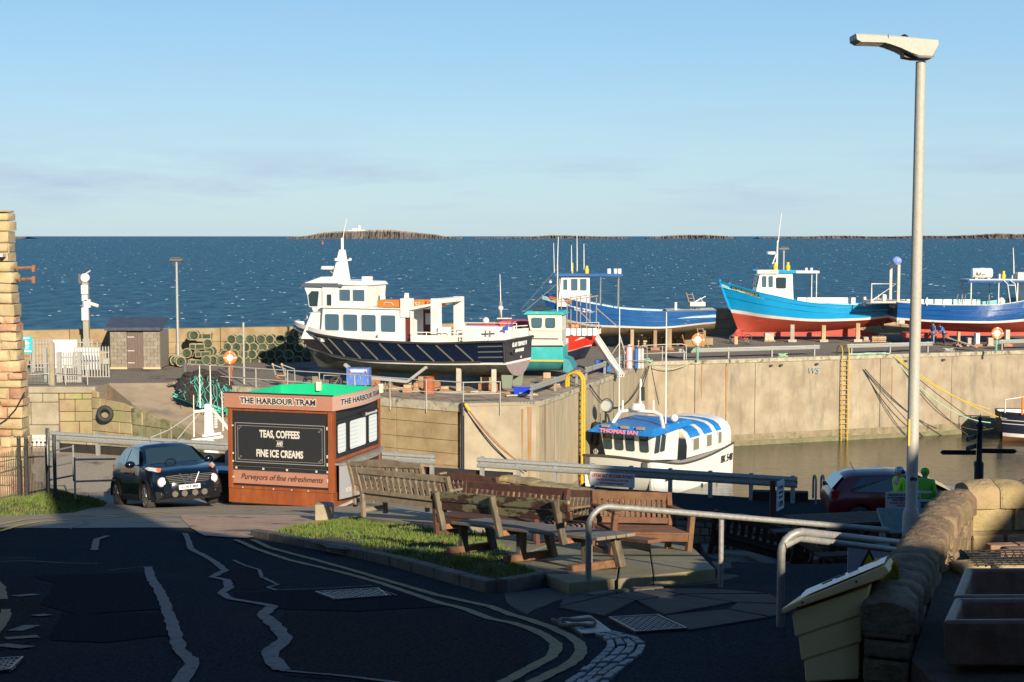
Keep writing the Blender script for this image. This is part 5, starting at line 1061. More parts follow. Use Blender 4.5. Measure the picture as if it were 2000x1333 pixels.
MB().cyl((.05, -.1, zt - .25), .27, -.2, 14, ax=(0, 1, 0)).mk('round_camera', BWH, t, bevel=.02); MB().box((-.25, 0, zt - .3), (.3, .3, .6)).mk('junction_box', FEND, t)
for z0, w_, h_ in ((zt - 1.25, .42, .55), (zt - 1.7, .35, .4), (zt - 2.9, .42, .8)): MB().bb(-w_/2, w_/2, -.3, -.17, z0, z0 + h_).mk('white_box', BWH, t, bevel=.02)
MB().bb(-.05, .35, -.3, -.1, zt - 2.1, zt - 1.6).mk('white_box', BWH, t, bevel=.02); MB().tube([(.35, -.2, zt - 1.85), (.85, -.3, zt - 2.0)], .11, 8).mk('bullet_camera', BWH, t, bevel=.02)
MB().tube([(.05, -.1, zt), (.35, -.1, zt + .2)], .04, 5).mk('aerial', LGREY, t)
# shed
sp0, sp1 = at(216, 723, 87.5), at(313, 721, 87.5); shd = thing('block_shed', 'flat roofed blockwork shed with a brown door against the parapet', 'shed', V3((sp0.x, 87.5, 5.81)))
SW = sp1.x - sp0.x; SH = 2.28; BLKW = mat('shed_blockwork', (.19, .165, .13), .95, c2=(.27, .235, .18), sc=4, bump=.5, rnd=.1)
D0, D1 = SW*.335, SW*.665
for r_ in range(10):
    z0 = r_*.228 + .1
    x = -.0 - (.22 if r_ % 2 else 0)
    while x < SW - .02:
        a, b = max(0, x), min(SW, x + .44); x += .45
        for (c, d) in ((0, D0), (D1, SW)):
            aa, bb_ = max(a, c), min(b, d)
            if bb_ - aa > .04: MB().bb(aa + .005, bb_ - .005, 0, .14, z0, z0 + .22).mk('block', BLKW, shd)
MB().bb(0, SW, .145, 2.3, .05, SH + .05).mk('mortar_core', M_.setdefault('mort', mat('mortar', (.2, .18, .14), .95)), shd)
MB().bb(-.02, D0, -.05, .2, .0, .11).bb(D1, SW + .02, -.05, .2, 0, .11).mk('base_course', mat('pale_base_brick', (.55, .42, .25), .9), shd)['kind'] = 'stuff'
dr = thing
DRM = mat('shed_door_brown', (.12, .085, .075), .8, c2=(.16, .115, .1), sc=5, st=(6, 1, .5))
for k in range(6): MB().bb(D0 + .02 + k*(D1 - D0 - .04)/6, D0 + .012 + (k+1)*(D1 - D0 - .04)/6, .06, .12, .02, SH).mk('door_plank', DRM, shd)
for z0 in (.35, 1.1, 1.95): MB().bb(D0 + .03, D0 + .45, .04, .07, z0, z0 + .05).mk('hinge', LGREY, shd)
MB().add([(-.25, -.3, SH + .12), (SW + .12, -.3, SH + .12), (SW - .05, 2.4, SH + .62), (-.55, 2.4, SH + .62), (-.25, -.3, SH + .3), (SW + .12, -.3, SH + .3), (SW - .05, 2.4, SH + .8), (-.55, 2.4, SH + .8)], [(3, 2, 1, 0), (4, 5, 6, 7), (0, 1, 5, 4), (1, 2, 6, 5), (2, 3, 7, 6), (3, 0, 4, 7)]).mk('roof', mat('roofing_felt', (.035, .045, .07), .5, c2=(.07, .08, .1), sc=3), shd)
# creels
NETG = mat('green_creel_net', (.015, .05, .03), .95, c2=(.085, .09, .045), sc=9, bump=1, bsc=60, rnd=.3)
CRW = mat('creel_rope_frame', (.36, .31, .2), .9, c2=(.24, .22, .14), sc=20, rnd=.15)
CRD = mat('creel_inside', (.05, .055, .035), .95)
def creel_round(flip=False):
    t = thing('round_creel', '', 'creel'); r, l = .31, .62
    MB().lathe([(.27, -.02), (.24, -.06), (.05, -.02)], (0, 0, r), 10, ax='Y').lathe([(.28, 0), (.29, l*.5), (.28, l)], (0, 0, r), 12, ax='Y').mk('net', NETG, t, smooth=40)
    for y in (0, l): MB().torus((0, y, r), r*.96, .036, 14, 5, ax='Y').mk('hoop', CRW, t)
    for a in (20, 90, 160, 235, 305): MB().tube([(r*.95*cos(R(a)), 0, r + r*.95*sin(R(a))), (r*.95*cos(R(a)), l, r + r*.95*sin(R(a)))], .018, 4).mk('rod', CRW, t)
    return t
def creel_box():
    t = thing('box_creel', '', 'creel'); w_, l, h = .92, .5, .36
    MB().bb(-w_/2 + .02, w_/2 - .02, .02, l - .02, .03, h - .04).mk('net', NETG, t)
    f = MB();
    for z in (0.02, h - .02):
        for y in (0, l): f = MB().bar((-w_/2, y, z), (w_/2, y, z), .045).mk('frame_bar', CRW, t)
    for x in (-w_/2, -w_*.12, w_/2):
        MB().bar((x, 0, 0), (x, 0, h), .045).mk('frame_bar', CRW, t)
        MB().bar((x, 0, h), (x, l, h), .04).mk('frame_bar', CRW, t)
    MB().bb(-w_*.4, -w_*.2, -.01, .02, h*.3, h*.7).mk('entrance', CRD, t)
    return t
C1, C2 = creel_round(), creel_box(); used = [0, 0]
def put(kind, px, py, Y, lbl, grp, rz=0):
    src = (C1, C2)[kind]; p = at(px, py, Y)
    if not used[kind]: src.location = p; src.rotation_euler.z = rz; src['label'] = lbl; src['group'] = grp; used[kind] = 1; return src
    return dup(src, p, rz, lbl, grp)
GA, GB = 'creels stacked left of the first lifebuoy', 'round creels stacked against the parapet'
rg = RND(11)
for (px_, py_, kd) in ((379, 665, 0), (398, 663, 1), (373, 665, 0), (385, 683, 1), (406, 681, 0), (365, 700, 0), (396, 698, 1), (409, 697, 0), (372, 713, 1), (386, 714, 1), (403, 713, 0), (417, 714, 0), (432, 714, 0)):
    put(kd, px_, py_, 90.2 + rg.uniform(-.2, .2), ('round' if kd == 0 else 'box shaped') + ' creel in the left stack, ' + {665: 'top', 663: 'top', 683: 'second', 681: 'second', 700: 'third', 698: 'third', 697: 'third'}.get(py_, 'bottom') + ' layer, ' + {379: 'beside the box creel', 398: 'right end', 373: 'left end', 385: 'left side', 406: 'right side', 365: 'left end with turquoise rope', 396: 'middle', 409: 'right end', 372: 'left end', 386: 'middle, overlapping its neighbours', 403: 'right of the middle', 417: 'next to the right end', 432: 'right end'}[px_], GA, rg.uniform(-.15, .15))
put(0, 353, 716, 88.5, 'single round creel on the ground at the left end of the creel stacks', GA, .4); put(0, 342, 714, 89.3, 'round creel lying half behind the single one beside the lamp column', GA, .5)
rows_c = [(713, 447, 600, 9), (701, 440, 600, 9), (687, 443, 603, 9), (671.5, 451, 605, 8), ]
ORD = 'First Second Third Fourth Fifth Sixth Seventh Eighth Ninth Tenth'.split()
for (py_, x0, x1, n), rw_ in zip(rows_c, ('bottom', 'second lowest', 'third lowest', 'top')):
    for i in range(n + 1):
        px_ = x0 + (x1 - x0)*i/n + rg.uniform(-1.5, 1.5)
        put(0, px_, py_ + 1, 91.5 + (px_ - 440)*.008 + rg.uniform(-.15, .15), ORD[i].lower() + ' round creel from the left in the ' + rw_ + ' row of the long stack', GB, rg.uniform(-.2, .2))
put(0, 581, 662, 92.2, 'topmost round creel at the right end of the long stack', GB, .5)
NOTB = mat('white_notice_paint', (.75, .72, .66), .6);
nb = thing('white_notice', 'white notice fixed to the parapet above the round creels', 'notice', at(440, 659, 93.3)); MB().bb(-.36, .36, -.02, .02, -.36, .36).mk('board', NOTB, nb)
for k in range(5): MB().bb(-.28, .28, -.03, -.021, .2 - .1*k, .22 - .1*k).mk('text_line', M_.setdefault('fr', mat('faded_red_print', (.6, .35, .3), .6)), nb)
for px_ in (318, 481):
    o = text('Z' if px_ < 400 else 'Y', .55, YELP, None, at(px_, 658, 91.0 if px_ < 400 else 93.4), (pi/2, 0, 0), bold=.004); o.name = 'painted_number'; tag(o, 'yellow painted mark on the parapet ' + ('right of the shed' if px_ < 400 else 'above the round creels'), 'painted mark')
# ================================================================ left: stone tower, fence, gates, rails
TWR = mat('red_sandstone', (.36, .19, .12), .95, c2=(.5, .33, .2), sc=2.2, bump=.9, bsc=14, c3=(.5, .38, .24), sc3=1.1, t3=.5, w3=.2, rnd=.22, bdist=.03)
TWY = mat('yellow_sandstone', (.4, .31, .17), .95, c2=(.52, .42, .25), sc=2.2, bump=.9, bsc=14, c3=(.3, .28, .12), sc3=2, t3=.5, w3=.2, rnd=.15, bdist=.03)
MORT = mat('lime_mortar', (.45, .36, .24), .95, c2=(.36, .28, .18), sc=8, bump=.5)
tw = thing('stone_tower', 'rounded red and yellow sandstone masonry tower at the left edge behind the iron fence', 'tower')
rg = RND(21); YT = 33.5
def rock(mb, x0, x1, y0, y1, z0, z1, rg, j=.025, b=.035):
    "one rough dressed stone with rounded edges"
    xs = (x0, x0 + b, x1 - b, x1); zs = (z0, z0 + b, z1 - b, z1); vs = []; idx = {}
    for k, z in enumerate(zs):
        for i, x in enumerate(xs):
            e = (i in (0, 3)) + (k in (0, 3)); y = y0 + (0, .014, .035)[e] + rg.uniform(-j, j)
            idx[i, k] = len(vs); vs.append((x + rg.uniform(-j, j)*.5, y, z + rg.uniform(-j, j)*.4))
    n = len(vs); back = [(x0, y1, z0), (x1, y1, z0), (x1, y1, z1), (x0, y1, z1)]; vs += back
    fs = [(idx[i, k], idx[i+1, k], idx[i+1, k+1], idx[i, k+1]) for i in range(3) for k in range(3)]
    fs += [(n, n+1) + tuple(idx[i, 0] for i in (3, 2, 1, 0)), (n+2, n+3) + tuple(idx[i, 3] for i in (0, 1, 2, 3)), (n+3, n) + tuple(idx[0, k] for k in (0, 1, 2, 3)), (n+1, n+2) + tuple(idx[3, k] for k in (3, 2, 1, 0))]
    return mb.add(vs, fs)
zb, zt = 7.6, at(10, 410, YT).z; z = zb; k = 0
def redge(z):
    py = 0
    pts = [(410, 30), (440, 32), (480, 33), (510, 34), (560, 38), (620, 40), (660, 44), (700, 48), (760, 51), (830, 54), (900, 56), (1000, 56)]
    ang = math.atan((CZ - z)/YT) - PITCH; py = 666.5 + FPX*math.tan(ang)
    for a, b in zip(pts, pts[1:]):
        if a[0] <= py <= b[0]: v = a[1] + (b[1] - a[1])*(py - a[0])/(b[0] - a[0]); break
    else: v = 30 if py < 410 else 56
    return (v - 10 - 1000)/FPX*YT*1.003
while z < zt - .02:
    h = min(rg.uniform(.17, .3), zt - z); xr = redge(z + h/2) + rg.uniform(-.05, .04); x = xr
    yl = rg.uniform(.2, .4) if k % 2 else rg.uniform(.35, .6)
    while x > xr - 2.3:
        w_ = rg.uniform(.2, .5) if x < xr else yl
        rock(MB(), x - w_ + .012, x - .012, YT + rg.uniform(-.04, .02), YT + .5, z + .012, z + h - .012, rg).mk('stone', TWY if (z > zb + 4.4 or rg.random() < .3) else TWR, tw, smooth=60)
        x -= w_
    MB().bb(xr - .9, xr - .22 + rg.uniform(-.02, .03), YT + .52, YT + 1.0, z + .01, z + h - .012).mk('quoin', TWR, tw, bevel=.05)
    MB().bb(xr - 1.2, xr - .5 + rg.uniform(-.05, .0), YT + 1.02, YT + 1.6, z + .01, z + h - .012).mk('quoin', TWY, tw, bevel=.05)
    z += h; k += 1
xe = redge(12) - .12; MB().ext([(-17, YT + .07, zb), (xe, YT + .07, zb), (xe - .45, YT + 1.3, zb), (xe - 2.5, YT + 4, zb), (-17, YT + 4, zb)], (0, 0, zt - .1 - zb)).mk('mortar_core', MORT, tw)
for py_ in (524, 546):
    p = at(36, py_, YT + .2); q = at(64, py_ - 1, YT + .1)
    MB().tube([p - V3((.1, 0, 0)), q], .035, 6).bar(q + V3((.02, 0, -.1)), q + V3((.02, 0, .06)), .07, .05).mk('iron_bracket', RUST, tw)
MB().bb(*(at(-10, 500, YT).x, at(14, 500, YT).x), YT - .3, YT, at(0, 502, YT).z, at(0, 496, YT).z).mk('lamp_shelf', LGREY, tw)
MB().tube([at(48, 766, YT - .1), at(30, 800, YT - .12), at(12, 820, YT - .12), at(-10, 834, YT - .1)], .014, 4).mk('cable', BLK, tw)
# grass bank on the left
GRS = mat('grass_soil', (.06, .065, .025), .95, c2=(.12, .09, .05), sc=4, bump=.8, bsc=30)
GL = [(-80, 1024), (0, 1010), (60, 1006), (140, 1003), (175, 994), (203, 990), (208, 984), (190, 976), (150, 966), (110, 962), (60, 960), (0, 958), (-80, 956)]
cx_, cy_ = -14.3, 34.2
def mound(px, py, h=.0): return ong(px, py)
PL = [ong(a, b, .01) for a, b in GL]
xs_ = [p.x for p in PL]; ys_ = [p.y for p in PL]
def inside(x, y, P):
    c = False; n = len(P)
    for i in range(n):
        a, b = P[i], P[(i+1) % n]
        if (a.y > y) != (b.y > y) and x < (b.x - a.x)*(y - a.y)/(b.y - a.y) + a.x: c = not c
    return c
def edged(x, y, P):
    d = 9
    for i in range(len(P)):
        a, b = P[i], P[(i+1) % len(P)]; ab = V3((b.x - a.x, b.y - a.y)); ap = V3((x - a.x, y - a.y)); t = max(0, min(1, ap.dot(ab)/max(ab.dot(ab), 1e-6))); d = min(d, (ap - ab*t).length)
    return d
def lawn(name, P, m, hmax, ramp, step=.25, kind='structure'):
    vs = {}; mb = MB(); xs_ = [p.x for p in P]; ys_ = [p.y for p in P]; nx = int((max(xs_) - min(xs_))/step) + 3; ny = int((max(ys_) - min(ys_))/step) + 3
    def hh(x, y): return gz(x, y) + (.004 + hmax*sst(edged(x, y, P)/ramp) if inside(x, y, P) else -.06)
    rows = [[(min(xs_) - step + i*step, min(ys_) - step + j*step) for j in range(ny)] for i in range(nx)]
    mb.grid([[(x, y, hh(x, y)) for x, y in r] for r in rows]); o = mb.mk(name, m, smooth=60); o['kind'] = kind
    return hh
hL = lawn('grass_bank', PL, GRS, .32, 1.4, .3)
GM = mat('grass_blade', (.06, .12, .015), .8, c2=(.14, .18, .03), sc=2.5, c3=(.2, .16, .06), sc3=1.8, t3=.52, w3=.2)
def blades(name, label, P, hh, n, hs, m, seed, dens=None, vw=0):
    rg = RND(seed); mb = MB(); xs_ = [p.x for p in P]; ys_ = [p.y for p in P]; c = 0; tries = 0
    while c < n and tries < n*6:
        tries += 1; x, y = rg.uniform(min(xs_), max(xs_)), rg.uniform(min(ys_), max(ys_))
        if not inside(x, y, P): continue
        if dens and rg.random() > dens(x, y): continue
        c += 1; z = hh(x, y); h = rg.uniform(*hs)*(.6 + .8*mnoise.noise((x*1.3, y*1.3, 0))**1 if False else 1)*(1 + .5*mnoise.noise((x*2, y*2, 3))); a = rg.uniform(0, pi); wd = .006 + .004*y/20; lx, ly = rg.uniform(-.5, .5)*h, rg.uniform(-.5, .5)*h
        b = len(mb.v); mb.v += [(x - wd*cos(a), y - wd*sin(a), z - .01), (x + wd*cos(a), y + wd*sin(a), z - .01), (x + lx, y + ly, z + h)]; mb.f.append([b, b+1, b+2]); mb.m.append(0)
    o = mb.mk(name, m, kind='stuff'); tag(o, label, 'grass')
PLv = [p for p in PL]
blades('grass', 'bright green grass on the bank in front of the iron fence at the left', [ong(a, b, .01) for a, b in GL[1:-1]] , hL, 13000, (.04, .09), GM, 4)
# iron fence
IRON = mat('dark_iron_paint', (.02, .022, .024), .55, c2=(.05, .04, .035), sc=12)
WBAR = mat('weathered_bar', (.1, .085, .065), .7, c2=(.16, .13, .1), sc=12)
fn = thing('iron_fence', 'dark spiked iron railing fence on the grass bank in front of the tower', 'fence')
FP = [at(-20, 975, 32.2), at(40, 972, 32.4), at(54, 970, 32.5), at(90, 957, 35.2)]
def fence_run(A, B, n, h, spike):
    for i in range(n):
        p = A.lerp(B, i/(n-1)); z0 = hL(p.x, p.y) if inside(p.x, p.y, PL) else gz(p.x, p.y)
        MB().tube([(p.x, p.y, z0 - .02), (p.x, p.y, z0 + h + (.12 if spike and i % 3 == 1 else 0))], .011, 5).mk('bar', WBAR, fn)
        if spike and i % 3 == 1: MB().ball((p.x, p.y, z0 + h + .14), .03, 6, 4).mk('finial', IRON, fn)
A_ = FP[0].copy(); B_ = FP[2].copy(); fence_run(A_, B_, 18, 1.1, False); fence_run(FP[2], FP[3], 14, 1.15, True)
for (a, b) in ((FP[0], FP[2]), (FP[2], FP[3])):
    for h in (.12, .95):
        pa, pb = a.copy(), b.copy(); pa.z = hL(a.x, a.y) + h; pb.z = hL(b.x, b.y) + h; MB().bar(pa, pb, .04, .02).mk('rail', IRON, fn)
for p in (FP[1], FP[2]): MB().bar((p.x, p.y - .03, hL(p.x, p.y) - .05), (p.x, p.y - .03, hL(p.x, p.y) + 1.35), .07).ball((p.x, p.y - .03, hL(p.x, p.y) + 1.38), .05, 8, 6).mk('post', IRON, fn)
# twin dark posts with a sign seen edge-on, and the white sign
sg = thing('sign_back', 'grey sign board seen nearly edge-on between two dark posts by the iron fence', 'sign', ong(100, 962, 0))
o_ = sg.location; g1 = at(95, 960, 34.4) - o_; g2 = at(108, 967, 33.8) - o_
for g, hh_ in ((g1, 1.55), (g2, 1.45)): MB().tube([(g.x, g.y, g.z - .1), (g.x, g.y, g.z + hh_)], .045, 8).mk('post', M_.setdefault('sp', mat('dark_slate_post', (.04, .045, .05), .5)), sg)
MB().ext([(g1.x + .05, g1.y - .05, g1.z + .75), (g1.x + .28, g1.y - .9, g1.z + .78), (g1.x + .28, g1.y - .9, g1.z + 1.28), (g1.x + .05, g1.y - .05, g1.z + 1.55)], (.02, .01, 0)).mk('board', GALV, sg)
tsg = thing('access_sign', 'white sign with red lettering between the stone tower and the dark posts', 'sign', at(73, 862, 36.5)); MB().bb(-.3, .3, -.01, .01, -.12, .16).mk('board', BWH, tsg); text('LIFEBOAT ACCESS', .09, LRED, tsg, (0, -.013, .06), width=.56)
for x in (-.2, .2): MB().tube([(x, .03, -1.3), (x, .03, .1)], .025, 5).mk('post', GALV, tsg)
# armco barriers
def armco(name, lbl, A, B, n, m, h=.74, pz=None, posts=True, group='steel crash barriers', bw=.31, back=True):
    t = thing(name, lbl, 'barrier', A, 0, group); d = B - A; u = V3((d.x, d.y, 0)).normalized(); nr = V3((u.y, -u.x, 0))
    if nr.y > 0: nr = -nr
    prof = [(0, .5), (.06, .42), (.06, .3), (.0, .2), (0, .0), (.0, -.0), (.06, -.1), (.06, -.3), (0, -.42), (0, -.5)]
    prof = [(.0, .5), (.035, .48), (.075, .36), (.075, .2), (.01, .07), (.01, -.07), (.075, -.2), (.075, -.36), (.035, -.48), (0, -.5)]
    k = 14; mb = MB(); mb.grid([[d*(i/k) + nr*(a + .03) + V3((0, 0, h - bw/2 + b*bw)) for a, b in prof] for i in range(k + 1)]); mb.mk('beam', m, t, smooth=50)
    mb = MB(); mb.grid([[d*(i/k) + nr*(a + .024) + V3((0, 0, h - bw/2 + b*bw)) for a, b in prof] for i in range(k + 1)])
    if posts:
        for i in range(n):
            p = d*((i + .12)/(n - 1 + .24)); MB().bar((p.x, p.y, -.05), (p.x, p.y, p.z - p.z + h + .02), .1, .13, up=nr).mk('post', m, t)
            p2 = p
    return t
def gpt(px, Y, z): u = (px - 1000)/FPX; return V3((u*Y*1.003, Y, z))
GA_ = V3((-14.9, 48.0, 6.6)); GBq = V3((7.45, 39.25, 6.6))
def online(px):
    u = (px - 1000)/FPX*1.004; a, b = GA_, GBq - GA_; t = (u*a.y - a.x)/(b.x - u*b.y); return a + b*t
armco('crash_barrier', 'long steel crash barrier at the quay edge behind the dark car', online(98), online(452), 5, GALV)
armco('crash_barrier', 'short end of steel crash barrier to the right of the kiosk', online(700), online(851), 3, GALV)
gb = armco('crash_barrier', 'steel crash barrier at the quay edge below the white catamaran, half in shadow', online(933), online(1562), 9, GALV)
# low timber edging under the first barrier
e1, e2 = online(95), online(1000); tag(MB().bar(V3((0, .32, .14)), e2 - e1 + V3((0, .32, .14)), .18, .28).mk('edge_beam', M_.setdefault('tarb', mat('black_tarred_beam', (.012, .012, .013), .9, c2=(.03, .025, .02), sc=4, bump=.5)), loc=e1), 'black tarred beam along the quay edge under the left crash barrier', 'beam')
e1, e2 = online(1470), V3((8.3, 39.3, 6.6)); tag(MB().bar(V3((0, .15, .12)), e2 - e1 + V3((0, .15, .12)), .3, .26).mk('edge_beam', M_['tarb'], loc=e1), 'black kerb beam at the quay edge left of the red car', 'beam')
lf = thing('lifeboat_sign', 'white sign with maroon words fixed to the crash barrier in front of the catamaran', 'sign', at(1196, 937, 40.2)); MB().bb(-.66, .66, -.01, .01, -.2, .19).mk('board', mat('off_white_sign', (.62, .6, .6), .5), lf)
text('LIFEBOAT ACCESS ROAD', .13, LRED, lf, (0, -.013, .1), width=1.22, bold=.004); text('STRICTLY NO PARKING AT ANY TIME', .07, LRED, lf, (0, -.013, -.02), width=.95, bold=.001); text('NO DISABLED PARKING', .07, LRED, lf, (0, -.013, -.12), width=.7, bold=.001)
lf.rotation_euler = (0, 0, R(-21))
# tubular rail and slack left of the car
TUBE = mat('galvanised_tube', (.24, .24, .225), .55, metal=.3, c2=(.34, .335, .315), sc=25, bump=.1, c3=(.3, .28, .26), sc3=9, t3=.62)
hr = thing('tubular_railing', 'low galvanised tube railing on the apron left of the dark car', 'railing', at(147, 972, 33.6))
o_ = hr.location; z0 = gz(o_.x, o_.y);
def TB(par, pts, r=.024, name='tube', m=None, o=None): return MB().tube([V3(p) for p in pts], r, 8).mk(name, m or TUBE, par, smooth=50)
pA = at(147, 975, 33.6) - o_; TB(hr, [pA, pA + V3((0, 0, 1.0))], name='post'); pB = at(144, 940, 36.6) - o_; TB(hr, [pB, pB + V3((0, 0, .95))], name='post')
for h in (.95, .42):
    TB(hr, [pA + V3((0, 0, h)), at(225, 897 + (.95 - h)*78, 34.6) - o_], name='rail')
pC = at(92, 950, 37.2) - o_
for h in (.9, .5, .15): TB(hr, [pB + V3((0, 0, h)), pC + V3((0, 0, h))], name='rail')
# railing on the old wall, gates, teal sign
wr = thing('wall_railing', 'painted tube railing with mesh on top of the old quay wall', 'railing', W1 + V3((0, 0, 0)))
zr = 5.86; ox = W1
def wl(px, h, dy=0): p = onz(px, 752, 5.86); return V3((p.x - ox.x, p.y - ox.y + dy, zr - ox.z + h))
for px_ in (53, 96, 128, 171): TB(wr, [wl(px_, 0), wl(px_, 1.1)], .03, 'post', GREYP)
for h in (1.08, .52): TB(wr, [wl(36, h), wl(96, h + .1), wl(128, h), wl(171, h - .05)], .028, 'rail', GREYP)
MB().bb(wl(99, 0).x, wl(108, 0).x, wl(100, 0).y - .15, wl(100, 0).y + .1, 0, 2.4).mk('concrete_post', CONC, wr, bevel=.03)
MESHM = mat('grey_wire', (.35, .33, .28), .6)
mb = MB()
for i in range(16): mb.tube([wl(54 + i*2.7, .05), wl(54 + i*2.7, .95)], .008, 3)
for i in range(12): mb.tube([wl(54, .08 + i*.075), wl(95, .08 + i*.075)], .008, 3)
mb.mk('wire_mesh', MESHM, wr)['kind'] = 'stuff'
PALE = mat('galvanised_palisade', (.27, .26, .23), .65, c2=(.36, .34, .3), sc=6)
def palisade(lbl, pxa, pxb, Y, ytop, ybot, n, group='palisade gates and fence at the pier entrance', rails=(.12, .85)):
    t = thing('palisade_gate', lbl, 'gate', at(pxa, ybot, Y), 0, group); o_ = t.location; pb = at(pxb, ybot, Y) - o_; H = at(pxa, ytop, Y).z - o_.z
    for i in range(n):
        x = pb.x*i/(n-1); MB().ext([(x - .04, 0, .06), (x + .04, 0, .06), (x + .04, 0, H - .08), (x, 0, H), (x - .04, 0, H - .08)], (0, .03, 0)).mk('pale', PALE, t)
    for f in rails: MB().bb(-.05, pb.x + .05, .03, .08, H*f, H*f + .07).mk('rail', PALE, t)
    return t
g = palisade('tall palisade fence left of the white welcome board', 62, 104, 85.5, 661, 727, 8)
palisade('tall palisade fence behind the white welcome board', 101, 181, 85.0, 661, 722, 15)
g2 = palisade('wide palisade gate leaf ending at the shed', 146, 213, 82.5, 676, 745, 13, rails=(.1, .5, .8)); MB().bb(at(206, 700, 82.5).x - g2.location.x - .15, at(206, 700, 82.5).x - g2.location.x + .25, -.08, 0, 1.0, 1.35).mk('lock_box', PALE, g2)
palisade('narrow palisade gate leaf in front of the welcome board', 112, 157, 79.5, 687, 752, 11, rails=(.1, .8))
for px_, Y, y0, y1, lb in ((65, 85.6, 660, 728, 'pale square gate post beside the teal sign'), (90, 80, 680, 752, 'grey gate post behind the wall railing'), (117, 79.6, 688, 752, 'grey hinge post of the narrow gate'), (157, 79.6, 688, 752, 'right hand post of the narrow gate')):
    p = at(px_, y1, Y); o = MB().bb(-.09, .09, -.09, .09, 0, at(px_, y0, Y).z - p.z).mk('gate_post', PALE if px_ < 80 else GALV, loc=p); tag(o, lb, 'gate post')
wb = thing('welcome_board', 'large white welcome board with faint lettering behind the palisade gates', 'sign', at(127, 665, 84.3)); MB().bb(-.69, .69, -.02, .02, -1.65, .02).mk('board', mat('white_board', (.85, .84, .82), .5), wb)
text('Welcome To', .22, M_.setdefault('fg', mat('faint_print', (.6, .55, .5), .7)), wb, (0, -.025, -.2), width=.75); text('North Sunderland', .2, M_['fg'], wb, (0, -.025, -.45), width=1.15)
MB().bb(.7, 2.0, -.02, .02, -1.75, -.45).mk('second_board', M_.setdefault('wb2', mat('white_board_b', (.85, .84, .82), .5)), wb)
for x in (-.6, .6, 1.9): MB().bb(x - .04, x + .04, .02, .1, -2.1, -.1).mk('post', GALV, wb)
ts = thing('teal_sign', 'teal sign with a white hand and cup drawing beside the stone tower', 'sign', at(51, 674, 84)); TS = mat('teal_sign_paint', (.03, .42, .47), .5); MB().bb(-.36, .36, -.02, .02, -.5, .5).mk('board', TS, ts)
text('BLACK', .13, LWHT, ts, (.05, -.025, .4), width=.36, bold=.004); text('SWAN', .1, LWHT, ts, (.05, -.025, -.1), width=.3, bold=.003); text('INN', .1, LWHT, ts, (.05, -.025, -.22), width=.2, bold=.003); MB().ball((.0, -.03, .22), .07, 8, 6, (1, .2, 1)).ball((.03, -.03, .1), .15, 10, 6, (1.1, .1, .6)).mk('white_emblem', LWHT, ts); MB().bb(-.34, .3, -.026, -.021, -.4, -.34).mk('white_band', LWHT, ts)
for x in (-.25, .25): MB().bb(x - .03, x + .03, .02, .08, -1.7, .4).mk('post', GALV, ts)
# tyre on the old wall
ty = thing('tyre_fender', 'black tyre hanging on the algae stained old wall by the slipway', 'tyre', at(205, 809, 75.6)); MB().torus((0, 0, 0), .34, .13, 20, 8, ax='Y').mk('tyre', BLK, ty, smooth=60); MB().tube([(0, 0, .34), (.1, .1, .8), (.25, .3, 1.0)], .02, 5).mk('chain', RUST, ty)
# long railing along the deck edge above the slipway
lr = thing('pier_railing', 'long two-rail galvanised railing along the pier edge above the slipway', 'railing', E1)
RP = [(366, 731, 716, .0), (408, 728, 709), (447, 0, 704), (499, 0, 707), (561, 0, 711), (623, 0, 714), (692, 0, 718), (762, 0, 723), (833, 0, 727), (905, 0, 730), (977, 0, 733)]
def on_edge(px):
    u = (px - 1000)/FPX*1.003; best = None
    for A, B in ((E1, E2), (E2, E3)):
        b = B - A; t = (u*A.y - A.x)/(b.x - u*b.y)
        if -.3 <= t <= 1.0 or (B is E3): return A + b*t
Pp = []
for (px_, *_r) in [(358,), (389,), (447,), (499,), (561,), (623,), (692,), (762,), (833,), (905,), (977,)]:
    p = on_edge(px_); Pp.append(p)
RH = 1.08
for i, p in enumerate(Pp):
    low = -.55 if i >= 7 else 0
    q = p - E1; off = V3((.0, -.27, 0)) if i >= 7 else V3((0, .0, 0)); TB(lr, [q + V3((0, 0, low)) + off, q + V3((0, 0, RH)) + off], .03, 'post', GREYP)
for h in (RH, .5):
    for i in range(len(Pp) - 1):
        o1 = V3((.0, -.27, 0)) if i >= 7 else V3((0, 0, 0)); o2 = V3((.0, -.27, 0)) if i + 1 >= 7 else V3((0, 0, 0))
        TB(lr, [Pp[i] - E1 + V3((0, 0, h)) + o1, Pp[i+1] - E1 + V3((0, 0, h)) + o2], .026, 'rail', GREYP)
tall = pp(475, 78.6); tag(MB().tube([(0, 0, 0), (0, 0, at(475, 630, 78.6).z - 5.81)], .055, 8).mk('tall_pole', GREYP, loc=tall), 'tall plain grey pole behind the long railing beside the lifebuoy', 'pole')
bo = pp(359.5, 78.2); tag(MB().lathe([(.13, 0), (.13, 1.15), (.1, 1.2)], n=10).mk('bollard', FEND, loc=bo), 'grey bollard at the end of the railing by the net pile', 'bollard')
